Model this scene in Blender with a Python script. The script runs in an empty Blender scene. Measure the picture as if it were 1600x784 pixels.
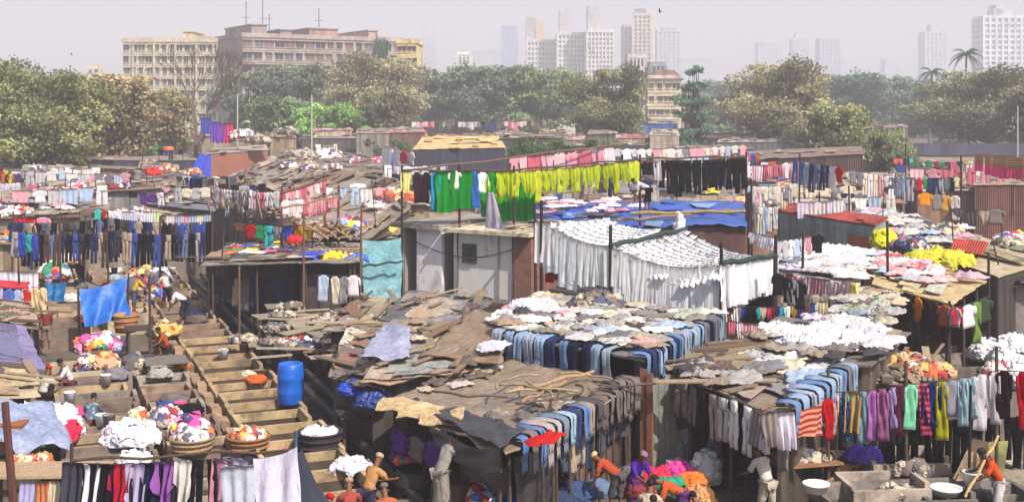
import bpy, bmesh, math, random
from mathutils import Vector, Matrix, noise
R = random.Random(11)
SC = bpy.context.scene
COL = SC.collection
H, F, YH = 9.0, 1900.0, 170.0     # camera height, focal length in photo pixels, horizon row
V3 = Vector
def at(px, py, z):                 # ground position seen at a pixel, at height z
    d = (H - z) * F / (py - YH)
    return V3(((px - 800) / F * d, d, z))
def far(px, py, d):
    return V3(((px - 800) / F * d, d, H - (py - YH) / F * d))
def c(r, g, b, k=1.0):
    f = lambda v: ((v / 255.0) / 12.92 if v <= 10 else ((v / 255.0 + .055) / 1.055) ** 2.4) * k
    return (f(r), f(g), f(b), 1.0)
def jit(col, a=.12, rr=None):
    rr = rr or R
    k = 1 + rr.uniform(-a, a)
    return tuple(max(0, min(1, col[i] * k * (1 + rr.uniform(-a, a) * .35))) for i in range(3)) + (1,)
# ---------------------------------------------------------------- materials
MATS = {}
def nt(name):
    m = bpy.data.materials.new(name); m.use_nodes = True
    t = m.node_tree; t.nodes.clear()
    out = t.nodes.new('ShaderNodeOutputMaterial'); b = t.nodes.new('ShaderNodeBsdfPrincipled')
    t.links.new(b.outputs[0], out.inputs[0]); MATS[name] = m
    return m, t, b, out
def N(t, k, **kw):
    n = t.nodes.new(k)
    for a, v in kw.items():
        if a in n.inputs.keys(): n.inputs[a].default_value = v
        else: setattr(n, a, v)
    return n
def mixc(t, blend, fac, a, b):
    m = t.nodes.new('ShaderNodeMix'); m.data_type = 'RGBA'; m.blend_type = blend
    for i, v in ((0, fac), (6, a), (7, b)):
        if hasattr(v, 'is_linked') or isinstance(v, bpy.types.NodeSocket): t.links.new(v, m.inputs[i])
        else: m.inputs[i].default_value = v
    return m.outputs[2]
def ramp(t, src, stops):
    r = t.nodes.new('ShaderNodeValToRGB'); e = r.color_ramp.elements
    while len(e) < len(stops): e.new(.5)
    for i, (p, col) in enumerate(stops):
        e[i].position = p; e[i].color = col if isinstance(col, tuple) else (col, col, col, 1)
    t.links.new(src, r.inputs[0]); return r.outputs[0]
def nz(t, scale, detail=4, rough=.6, coord='Object', stretch=None, off=True):
    tc = t.nodes.new('ShaderNodeTexCoord'); src = tc.outputs[coord]
    if stretch:
        mp = t.nodes.new('ShaderNodeMapping'); mp.inputs['Scale'].default_value = stretch
        t.links.new(src, mp.inputs[0]); src = mp.outputs[0]
    n = t.nodes.new('ShaderNodeTexNoise'); n.inputs['Scale'].default_value = scale
    n.inputs['Detail'].default_value = detail; n.inputs['Roughness'].default_value = rough
    if off:                      # each object samples its own part of the pattern
        n.noise_dimensions = '4D'; oi = t.nodes.new('ShaderNodeObjectInfo')
        ml = N(t, 'ShaderNodeMath', operation='MULTIPLY'); ml.inputs[1].default_value = 50
        t.links.new(oi.outputs['Random'], ml.inputs[0]); t.links.new(ml.outputs[0], n.inputs['W'])
    t.links.new(src, n.inputs['Vector']); return n.outputs[0]
def bump(t, b, h, dist=.02, strength=.6, base=None):
    n = t.nodes.new('ShaderNodeBump'); n.inputs['Distance'].default_value = dist; n.inputs['Strength'].default_value = strength
    t.links.new(h, n.inputs['Height'])
    if base: t.links.new(base, n.inputs['Normal'])
    t.links.new(n.outputs[0], b.inputs['Normal']); return n.outputs[0]
def oc(t): return t.nodes.new('ShaderNodeObjectInfo').outputs['Color']
def setup(name, rough=.8, spots=((.3, .65), (.7, 1.1)), scale=3, bscale=25, bd=.01, stain=None, stretch=None, spec=.3, coord='Object', fine=None):
    m, t, b, o = nt(name)
    n = nz(t, scale, 6, .65, coord, stretch)
    g = ramp(t, n, spots)
    col = mixc(t, 'MULTIPLY', 1.0, oc(t), g)
    if stain:
        s = nz(t, stain[0], 5, .7, coord, stretch); sm = ramp(t, s, ((stain[1], 0.0), (stain[1] + .12, 1.0)))
        col = mixc(t, 'MIX', sm, col, stain[2]) if len(stain) < 4 else mixc(t, 'MIX', N_mul(t, sm, stain[3]), col, stain[2])
    if fine:
        f = ramp(t, nz(t, fine, 3, .7, coord), ((.35, .7), (.65, 1.2)))
        col = mixc(t, 'MULTIPLY', 1.0, col, f)
    t.links.new(col, b.inputs['Base Color']); b.inputs['Roughness'].default_value = rough
    b.inputs['Specular IOR Level'].default_value = spec
    bump(t, b, nz(t, bscale, 4, .6, coord, stretch), bd)
    return m, t, b, o
def N_mul(t, s, k):
    m = N(t, 'ShaderNodeMath', operation='MULTIPLY'); t.links.new(s, m.inputs[0]); m.inputs[1].default_value = k
    return m.outputs[0]
# cloth
m, t, b, o = nt('cloth')
col = mixc(t, 'MULTIPLY', 1.0, oc(t), ramp(t, nz(t, 5, 3, .6), ((.3, .86), (.7, 1.06))))
t.links.new(col, b.inputs['Base Color']); b.inputs['Roughness'].default_value = .9; b.inputs['Specular IOR Level'].default_value = .1
bump(t, b, nz(t, 9, 3, .55, stretch=(2.5, 2.5, .7)), .05, .5)
tr = t.nodes.new('ShaderNodeBsdfTranslucent'); t.links.new(col, tr.inputs[0]); mx = t.nodes.new('ShaderNodeMixShader'); mx.inputs[0].default_value = .3
t.links.new(b.outputs[0], mx.inputs[1]); t.links.new(tr.outputs[0], mx.inputs[2]); t.links.new(mx.outputs[0], o.inputs[0])
# a mass of thrown clothes: each keeps its own dye
m, t, b, o = nt('scrap_cloth'); vc = t.nodes.new('ShaderNodeVertexColor'); vc.layer_name = 'dye'; t.links.new(vc.outputs[0], b.inputs['Base Color']); b.inputs['Roughness'].default_value = .9
# striped cloth
m, t, b, o = nt('striped_cloth')
tc = t.nodes.new('ShaderNodeTexCoord'); w = N(t, 'ShaderNodeTexWave', bands_direction='Z'); w.inputs['Scale'].default_value = 2.6; w.inputs['Distortion'].default_value = 1.5
t.links.new(tc.outputs['Object'], w.inputs[0])
col = mixc(t, 'MULTIPLY', ramp(t, w.outputs[1], ((.4, 0.0), (.55, 1.0))), oc(t), c(150, 95, 90))
t.links.new(col, b.inputs['Base Color']); b.inputs['Roughness'].default_value = .9
# dotted / checked cloth
m, t, b, o = nt('patterned_cloth')
tc = t.nodes.new('ShaderNodeTexCoord'); v = N(t, 'ShaderNodeTexVoronoi'); v.inputs['Scale'].default_value = 9
t.links.new(tc.outputs['Object'], v.inputs['Vector'])
hs = N(t, 'ShaderNodeHueSaturation'); hs.inputs['Hue'].default_value = .62; hs.inputs['Value'].default_value = .5
t.links.new(oc(t), hs.inputs['Color'])
col = mixc(t, 'MIX', ramp(t, v.outputs['Distance'], ((.38, 0.0), (.46, 1.0))), oc(t), hs.outputs[0])
t.links.new(col, b.inputs['Base Color']); b.inputs['Roughness'].default_value = .9
# heaps of mixed laundry: cells of several garment colours
def heap_mat(name, cols, scale=5.5):
    m, t, b, o = nt(name)
    tc = t.nodes.new('ShaderNodeTexCoord')
    nn = N(t, 'ShaderNodeTexNoise'); nn.inputs['Scale'].default_value = 2.5; t.links.new(tc.outputs['Object'], nn.inputs[0])
    va = N(t, 'ShaderNodeVectorMath', operation='ADD'); t.links.new(tc.outputs['Object'], va.inputs[0]); t.links.new(nn.outputs[1], va.inputs[1])
    v = N(t, 'ShaderNodeTexVoronoi'); v.inputs['Scale'].default_value = scale; t.links.new(va.outputs[0], v.inputs['Vector'])
    sp = t.nodes.new('ShaderNodeSeparateColor'); t.links.new(v.outputs['Color'], sp.inputs[0])
    n = len(cols); st = [(i / n, cc) for i, cc in enumerate(cols)]
    r = ramp(t, sp.outputs[0], st)
    t.nodes[-1].color_ramp.interpolation = 'CONSTANT'
    t.links.new(r, b.inputs['Base Color']); b.inputs['Roughness'].default_value = .9; b.inputs['Specular IOR Level'].default_value = .1
    bump(t, b, nz(t, 12, 4, .6), .05, .7)
heap_mat('bright_heap', [c(225, 60, 140), c(235, 225, 225), c(60, 90, 180), c(226, 220, 222), c(225, 190, 80), c(230, 230, 240), c(190, 40, 50), c(228, 150, 190), c(220, 214, 216), c(70, 130, 100), c(60, 56, 80)])
heap_mat('white_heap', [c(235, 235, 240), c(225, 220, 225), c(240, 240, 240), c(210, 190, 195), c(232, 232, 236)])
heap_mat('mixed_heap', [c(225, 220, 220), c(90, 85, 95), c(215, 190, 190), c(60, 70, 110), c(150, 40, 50), c(230, 225, 215), c(160, 150, 140)])
heap_mat('dull_heap', [c(120, 105, 90), c(70, 65, 65), c(150, 140, 125), c(95, 80, 75), c(180, 165, 140), c(50, 55, 70)])
heap_mat('warm_heap', [c(215, 90, 30), c(225, 170, 60), c(190, 60, 40), c(200, 140, 90)])
setup('wood', .85, ((.25, .55), (.75, 1.2)), 4, 30, .01, stretch=(6, 6, .6), fine=20)
setup('plank', .85, ((.25, .6), (.75, 1.15)), 4, 30, .01, stretch=(.8, 6, 6), fine=20)
setup('concrete', .9, ((.3, .5), (.72, 1.15)), 1.9, 30, .02, (1.4, .5, c(70, 60, 52), .65))
setup('plaster', .9, ((.3, .84), (.7, 1.06)), .9, 14, .004, (.9, .52, c(120, 110, 100), .6), stretch=(1, 1, .45))
setup('tarp', .5, ((.3, .7), (.7, 1.15)), 1.2, 7, .05, (1.5, .6, c(120, 105, 85), .5), spec=.5, fine=7)
setup('sheeting', .75, ((.3, .6), (.7, 1.15)), 1.3, 18, .02, (1.9, .56, c(112, 82, 62), .65), fine=9)
setup('paint', .6, ((.3, .75), (.7, 1.1)), 1.5, 25, .004, (1.2, .62, c(96, 72, 58), .5), fine=8)
setup('plastic', .42, ((.3, .68), (.7, 1.08)), 3.5, 8, .002, spec=.5)
setup('bark', .95, ((.3, .6), (.7, 1.1)), 3, 15, .03)
setup('skin', .6, ((.3, .9), (.7, 1.05)), 6, 40, .001)
setup('hair', .7, ((.3, .8), (.7, 1.1)), 20, 60, .004)
setup('weave', .85, ((.3, .6), (.7, 1.1)), 6, 20, .01, stretch=(1, 1, 6), fine=30)
setup('facade', .85, ((.3, .72), (.7, 1.08)), .12, 3, .02, (.3, .54, c(96, 84, 78), .6), stretch=(1, 1, .35), fine=.8)
# corrugated sheets and boards use the face's own metres (UV)
def ribbed(name, scale, dist, rustc, rust, prof='SIN'):
    m, t, b, o = nt(name)
    uv = N(t, 'ShaderNodeUVMap'); w = N(t, 'ShaderNodeTexWave', bands_direction='X', wave_profile=prof)
    w.inputs['Scale'].default_value = scale; w.inputs['Distortion'].default_value = .3; t.links.new(uv.outputs[0], w.inputs[0])
    g = ramp(t, nz(t, 1.3, 6, .7), ((.3, .6), (.7, 1.15)))
    col = mixc(t, 'MULTIPLY', 1.0, oc(t), g)
    sx = t.nodes.new('ShaderNodeSeparateXYZ'); t.links.new(uv.outputs[0], sx.inputs[0]); fl = N(t, 'ShaderNodeMath', operation='FLOOR')
    t.links.new(N_mul(t, sx.outputs[0], 3.5 if prof == 'SAW' else 1.1), fl.inputs[0]); wn = N(t, 'ShaderNodeTexWhiteNoise', noise_dimensions='1D'); t.links.new(fl.outputs[0], wn.inputs['W'])
    col = mixc(t, 'MULTIPLY', 1.0, col, ramp(t, wn.outputs[0], ((0, .62), (1, 1.25))))
    col = mixc(t, 'MIX', N_mul(t, ramp(t, nz(t, 2.2, 6, .75), ((rust, 0.0), (rust + .1, 1.0))), .8), col, rustc)
    col = mixc(t, 'MULTIPLY', 1.0, col, ramp(t, nz(t, 11, 3, .7), ((.35, .78), (.65, 1.15))))
    t.links.new(col, b.inputs['Base Color']); b.inputs['Roughness'].default_value = .65; b.inputs['Specular IOR Level'].default_value = .35
    bb = bump(t, b, w.outputs[1], dist, 1.0); bump(t, b, nz(t, 20, 4, .6), .01, .5, bb)
ribbed('corrugated', 2.2, .05, c(112, 66, 44), .55)
ribbed('boards', 1.1, .03, c(70, 52, 40), .6, 'SAW')
# brick
m, t, b, o = nt('brick')
tc = t.nodes.new('ShaderNodeTexCoord')
br = N(t, 'ShaderNodeTexBrick'); br.inputs['Scale'].default_value = 4.2; br.inputs['Mortar Size'].default_value = .025
br.inputs['Color1'].default_value = c(150, 82, 62); br.inputs['Color2'].default_value = c(118, 62, 50); br.inputs['Mortar'].default_value = c(150, 135, 120)
uv = N(t, 'ShaderNodeUVMap'); t.links.new(uv.outputs[0], br.inputs[0])
col = mixc(t, 'MULTIPLY', 1.0, br.outputs[0], ramp(t, nz(t, 3, 5, .7), ((.3, .6), (.7, 1.15))))
t.links.new(col, b.inputs['Base Color']); b.inputs['Roughness'].default_value = .9; bump(t, b, br.outputs[1], .01)
# ground
m, t, b, o = nt('ground_dirt')
col = ramp(t, nz(t, .25, 8, .7, off=False), ((.3, c(70, 62, 54)), (.5, c(104, 92, 78)), (.7, c(128, 114, 96))))
col = mixc(t, 'MULTIPLY', 1.0, col, ramp(t, nz(t, 2.5, 6, .75, off=False), ((.35, .6), (.65, 1.1))))
t.links.new(col, b.inputs['Base Color']); b.inputs['Roughness'].default_value = .9
bump(t, b, nz(t, 3, 6, .7, off=False), .08)
# water in the basins
m, t, b, o = nt('wash_water')
t.links.new(mixc(t, 'MULTIPLY', 1.0, oc(t), ramp(t, nz(t, 2), ((.3, .7), (.7, 1.1)))), b.inputs['Base Color'])
b.inputs['Roughness'].default_value = .4; b.inputs['Specular IOR Level'].default_value = .15; bump(t, b, nz(t, 7), .02, .3)
# window glass of far buildings
m, t, b, o = nt('window_glass')
t.links.new(oc(t), b.inputs['Base Color']); b.inputs['Roughness'].default_value = .25
# foliage: leaf colour varies leaf clump by leaf clump
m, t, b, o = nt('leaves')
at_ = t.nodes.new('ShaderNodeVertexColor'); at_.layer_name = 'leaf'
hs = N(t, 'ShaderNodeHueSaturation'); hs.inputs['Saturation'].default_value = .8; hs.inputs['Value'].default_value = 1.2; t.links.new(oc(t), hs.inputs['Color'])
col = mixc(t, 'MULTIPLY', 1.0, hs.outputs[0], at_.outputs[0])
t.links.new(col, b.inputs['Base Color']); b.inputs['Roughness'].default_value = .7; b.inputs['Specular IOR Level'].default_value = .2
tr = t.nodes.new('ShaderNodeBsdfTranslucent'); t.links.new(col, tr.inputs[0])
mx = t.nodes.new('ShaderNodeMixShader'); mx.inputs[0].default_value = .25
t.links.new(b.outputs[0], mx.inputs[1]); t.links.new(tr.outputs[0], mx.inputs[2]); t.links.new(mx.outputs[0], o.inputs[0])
# ---------------------------------------------------------------- object helpers
def reg(o, label=None, cat=None, group=None, kind=None):
    if label: o['label'] = label
    if cat: o['category'] = cat
    if group: o['group'] = group
    if kind: o['kind'] = kind
    return o
def mk(name, mesh, mat=None, parent=None, color=None, loc=None):
    o = bpy.data.objects.new(name, mesh); COL.objects.link(o)
    if mat and not mesh.materials: mesh.materials.append(MATS[mat])
    if parent is not None: o.parent = parent
    if color: o.color = color
    if loc is not None: o.location = loc
    return o
def root(name, loc, rz=0, **kw):
    o = bpy.data.objects.new(name, None); COL.objects.link(o); o.location = loc; o.rotation_euler[2] = rz
    o.empty_display_size = .2
    return reg(o, **kw)
class MB:
    def __init__(s, org=(0, 0, 0)): s.v = []; s.f = []; s.uv = []; s.o = V3(org)
    def add(s, pts, faces, uvs=None):
        b = len(s.v); s.v += [tuple(V3(p) - s.o) for p in pts]; s.f += [tuple(b + i for i in f) for f in faces]
        for k, f in enumerate(faces):
            if uvs: s.uv += [uvs[i] for i in f]
            else:
                q = [V3(pts[i]) for i in f]; e = (q[1] - q[0]); n = e.cross(q[-1] - q[0])
                if n.length > 1e-9:
                    n.normalize()
                    if abs(n.z) > .8: ux, uy = V3((1, 0, 0)), V3((0, 1, 0))
                    else: ux = V3((n.y, -n.x, 0)).normalized(); uy = V3((0, 0, 1))
                else: ux, uy = V3((1, 0, 0)), V3((0, 0, 1))
                s.uv += [(p.dot(ux), p.dot(uy)) for p in q]
    def box(s, lo, hi, M=None):
        x0, y0, z0 = lo; x1, y1, z1 = hi
        p = [V3(q) for q in ((x0, y0, z0), (x1, y0, z0), (x1, y1, z0), (x0, y1, z0), (x0, y0, z1), (x1, y0, z1), (x1, y1, z1), (x0, y1, z1))]
        if M: p = [M @ q for q in p]
        s.add(p, [(0, 3, 2, 1), (4, 5, 6, 7), (0, 1, 5, 4), (1, 2, 6, 5), (2, 3, 7, 6), (3, 0, 4, 7)])
        return s
    def tube(s, pts, rad, n=6, cap=True):
        pts = [V3(p) for p in pts]; rings = []
        for i, p in enumerate(pts):
            d = (pts[min(i + 1, len(pts) - 1)] - pts[max(i - 1, 0)])
            d = d.normalized() if d.length > 1e-9 else V3((0, 0, 1))
            a = d.cross(V3((0, 0, 1)) if abs(d.z) < .9 else V3((1, 0, 0))).normalized(); b = d.cross(a)
            r = rad[i] if isinstance(rad, (list, tuple)) else rad
            rings.append([p + a * (r * math.cos(2 * math.pi * k / n)) + b * (r * math.sin(2 * math.pi * k / n)) for k in range(n)])
        f = []
        for i in range(len(pts) - 1):
            for k in range(n): f.append((i * n + k, i * n + (k + 1) % n, (i + 1) * n + (k + 1) % n, (i + 1) * n + k))
        if cap: f += [tuple(range(n))[::-1], tuple((len(pts) - 1) * n + k for k in range(n))]
        s.add([q for r in rings for q in r], f); return s
    def lathe(s, prof, n=20, cz=(0, 0, 0)):
        cx, cy, c0 = cz; pts = []
        for r, z in prof:
            for k in range(n): pts.append((cx + r * math.cos(2 * math.pi * k / n), cy + r * math.sin(2 * math.pi * k / n), c0 + z))
        f = []
        for i in range(len(prof) - 1):
            for k in range(n): f.append((i * n + k, i * n + (k + 1) % n, (i + 1) * n + (k + 1) % n, (i + 1) * n + k))
        s.add(pts, f); return s
    def mesh(s, name, mat=None, smooth=False):
        m = bpy.data.meshes.new(name); m.from_pydata(s.v, [], s.f)
        u = m.uv_layers.new(name='uv')
        u.data.foreach_set('uv', [x for p in s.uv for x in p])
        if mat: m.materials.append(MATS[mat])
        if smooth: m.polygons.foreach_set('use_smooth', [True] * len(m.polygons))
        m.update(); return m
def wallbox(mb, a, b, z0, za, zb, th=.08):          # a vertical wall panel from a to b with a sloping top
    a = V3(a); b = V3(b); d = V3((b.x - a.x, b.y - a.y, 0))
    if d.length < .01: return
    n = V3((-d.y, d.x, 0)).normalized() * th
    L = d.length; p = []
    for q, zt in ((a, za), (b, zb)):
        for off in (V3((0, 0, 0)), n):
            p += [V3((q.x, q.y, z0)) + off, V3((q.x, q.y, zt)) + off]
    mb.add(p, [(0, 4, 5, 1), (2, 3, 7, 6), (0, 1, 3, 2), (4, 6, 7, 5), (1, 5, 7, 3), (0, 2, 6, 4)])
def bil(P, s, t): return (P[0] * (1 - s) + P[1] * s) * (1 - t) + (P[3] * (1 - s) + P[2] * s) * t
def sheet(P, org, th=.03, amp=.04, nf=1.2, nu=None, nv=None, ragged=.0, sag=0, seed=0, fold=0, droop=0):
    """a wavy slab over four corners (front left, front right, back right, back left)"""
    P = [V3(p) for p in P]
    W = ((P[1] - P[0]).length + (P[2] - P[3]).length) / 2; D = ((P[3] - P[0]).length + (P[2] - P[1]).length) / 2
    nu = nu or max(3, min(26, int(W / .35))); nv = nv or max(3, min(22, int(D / .35)))
    up = (P[1] - P[0]).cross(P[3] - P[0]).normalized()
    top = []; uv = []
    for j in range(nv + 1):
        for i in range(nu + 1):
            s, t = i / nu, j / nv
            if ragged:
                if j in (0, nv): t += ragged / D * noise.noise(V3((s * W * 1.7, seed, j)))
                if i in (0, nu): s += ragged / W * noise.noise(V3((t * D * 1.7, seed + 9, i)))
            p = bil(P, s, t)
            h = amp * noise.noise(V3((p.x * nf, p.y * nf, seed))) + amp * .5 * noise.noise(V3((p.x * nf * 2.7, p.y * nf * 2.7, seed + 3)))
            if fold:
                h += fold * (1 - abs(noise.noise(V3((s * W * .9 + t * 1.5, t * D * .35, seed)))) * 3)
            h -= sag * 4 * s * (1 - s) * 1 * (4 * t * (1 - t))
            if droop: h -= droop * max(0, (abs(2 * s - 1) - .8) * 5) ** 2 + droop * max(0, (abs(2 * t - 1) - .8) * 5) ** 2
            top.append(p + up * h); uv.append((s * W, t * D))
    n = len(top); mb = MB(org)
    pts = top + [p - V3((0, 0, th)) for p in top]; w = nu + 1; f = []
    for j in range(nv):
        for i in range(nu):
            a = j * w + i
            f.append((a, a + 1, a + w + 1, a + w)); f.append((n + a, n + a + w, n + a + w + 1, n + a + 1))
    for i in range(nu):
        f.append((n + i, n + i + 1, i + 1, i)); a = nv * w + i; f.append((a, a + 1, n + a + 1, n + a))
    for j in range(nv):
        a = j * w; f.append((a, a + w, n + a + w, n + a)); a = j * w + nu; f.append((n + a, n + a + w, a + w, a))
    mb.add(pts, f, uv + uv)
    return mb
GREY = [c(158, 142, 126), c(170, 154, 136), c(140, 128, 118), c(182, 168, 148), c(152, 132, 114), c(130, 122, 116), c(166, 144, 120), c(144, 138, 138), c(190, 178, 160)]
RUST = [c(142, 108, 88), c(154, 118, 94), c(128, 96, 82)]
def ordn(n):
    w = ['first', 'second', 'third', 'fourth', 'fifth', 'sixth', 'seventh', 'eighth', 'ninth', 'tenth']
    if n < 10: return w[n]
    n += 1
    return f"{n}{'th' if 10 <= n % 100 <= 20 else {1: 'st', 2: 'nd', 3: 'rd'}.get(n % 10, 'th')}"
ROOFS = {}
def shack(key, P, label, roof='sheeting', rc=None, wall='boards', wc=None, open_sides=(), patches=6, over=.3, group=None, cat='shack', th=.05,
          amp=.05, fold=0, posts=True, zb=0, name='shack', patchmats=('sheeting', 'corrugated', 'sheeting', 'wood'), pal=None, wallz=.1, ragged=.12, sag=.05, droop=0, seed=None, nu=None, nv=None, pa=.16):
    """P: roof corners in world space: front left, front right, back right, back left"""
    P = [V3(p) for p in P]; rr = random.Random(key if seed is None else seed)
    ctr = sum(P, V3()) / 4; org = V3((ctr.x, ctr.y, zb))
    r = root(name, org, label=label, cat=cat, group=group)
    rc = rc or rr.choice(GREY); wc = wc or rr.choice(GREY + RUST)
    mb = sheet(P, org, th, amp, 1.1, ragged=ragged, seed=rr.random() * 50, fold=fold, sag=sag, droop=droop, nu=nu, nv=nv)
    mk('roof', mb.mesh('roof', roof, smooth=fold > 0), None, r, rc)
    Wd = ((P[1] - P[0]).length + (P[2] - P[3]).length) / 2; Dp = ((P[3] - P[0]).length + (P[2] - P[1]).length) / 2
    ins = [bil(P, s, t) for s, t in ((over / Wd, over / Dp), (1 - over / Wd, over / Dp), (1 - over / Wd, 1 - over / Dp), (over / Wd, 1 - over / Dp))]
    names = ('front', 'right', 'back', 'left')
    for k in range(4):
        a, b = ins[k], ins[(k + 1) % 4]
        if names[k] in open_sides:
            if posts:
                L = (b - a).length; n = max(1, int(L / 1.6))
                for i in range(n + 1):
                    q = a.lerp(b, i / n)
                    if not 0 < i < n: q = a.lerp(b, .03 if i == 0 else .97)
                    pb = MB(org); pb.tube([(q.x + rr.uniform(-.05, .05), q.y, zb), (q.x, q.y, q.z - .04)], [.05, .04], 6)
                    mk('post', pb.mesh('post', 'wood'), None, r, c(84, 70, 58))
        else:
            mb = MB(org); wallbox(mb, a, b, zb, a.z - wallz, b.z - wallz)
            mk('wall', mb.mesh('wall', wall), None, r, jit(wc, .1, rr))
    pal = pal or GREY + GREY + RUST[:1]
    for i in range(int(patches * 1.6)):
        sw, tw = min(.5, rr.uniform(.5, 1.3) / Wd), min(.97, rr.uniform(1.6, 4.2) / Dp); s0, t0 = rr.uniform(-.03, 1 - sw), rr.uniform(-.03, 1.02 - tw)
        if rr.random() < .25: sw, tw = min(.7, tw * Dp / Wd), min(.4, sw * Wd / Dp); s0, t0 = rr.uniform(-.02, 1 - sw), rr.uniform(-.02, 1 - tw)
        q = [bil(P, s0, t0), bil(P, s0 + sw, t0 + rr.uniform(-.04, .04)), bil(P, s0 + sw + rr.uniform(-.04, .04), t0 + tw), bil(P, s0 + rr.uniform(-.04, .04), t0 + tw)]
        h = .03 + .009 * (i % 18)
        q = [p + V3((0, 0, h + rr.uniform(0, .035))) for p in q]
        mb = sheet(q, org, .02, pa * .22, 1.6, ragged=.07, seed=rr.random() * 90, nu=6, nv=6)
        mk('roof_sheet', mb.mesh('roof_sheet', rr.choice(patchmats)), None, r, jit(rr.choice(pal), .18, rr))
    ROOFS[key] = (P, .05 + .014 * min(patches, 11) + amp, rr, label)
    return r
def roofpt(key, s, t, dz=0):
    P, h, rr, l = ROOFS[key]; return bil(P, s, t) + V3((0, 0, h * .8 + dz))
# ---------------------------------------------------------------- garments (one mesh per cut, shared by its copies)
def ring_strip(mb, path, half, depth, xo=0, seed=0, n=8, wob=.02):
    """a flattened tube of cloth along a path of (y, z) points"""
    pts = []
    m = len(path)
    for i, (y, z) in enumerate(path):
        hw = half[i] if isinstance(half, (list, tuple)) else half
        a = path[min(i + 1, m - 1)]; b_ = path[max(i - 1, 0)]
        ty, tz = a[0] - b_[0], a[1] - b_[1]; L = math.hypot(ty, tz) or 1; ny, nz_ = -tz / L, ty / L
        x0 = xo[i] if isinstance(xo, (list, tuple)) else xo
        for k in range(n):
            an = 2 * math.pi * k / n
            x = x0 + hw * math.cos(an); dd = depth * math.sin(an) + wob * noise.noise(V3((x * 9 + seed, i * .33, seed)))
            pts.append((x, y + ny * dd, z + nz_ * dd))
    f = []
    for i in range(m - 1):
        for k in range(n): f.append((i * n + k, i * n + (k + 1) % n, (i + 1) * n + (k + 1) % n, (i + 1) * n + k))
    f += [tuple(range(n))[::-1], tuple((m - 1) * n + k for k in range(n))]
    mb.add(pts, f)
def path_hang(L, n, y0=0, seed=0, z0=0):
    return [(y0 + .03 * noise.noise(V3((seed, i * .4, 1))), z0 - L * i / n) for i in range(n + 1)]
GM = {}
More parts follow.
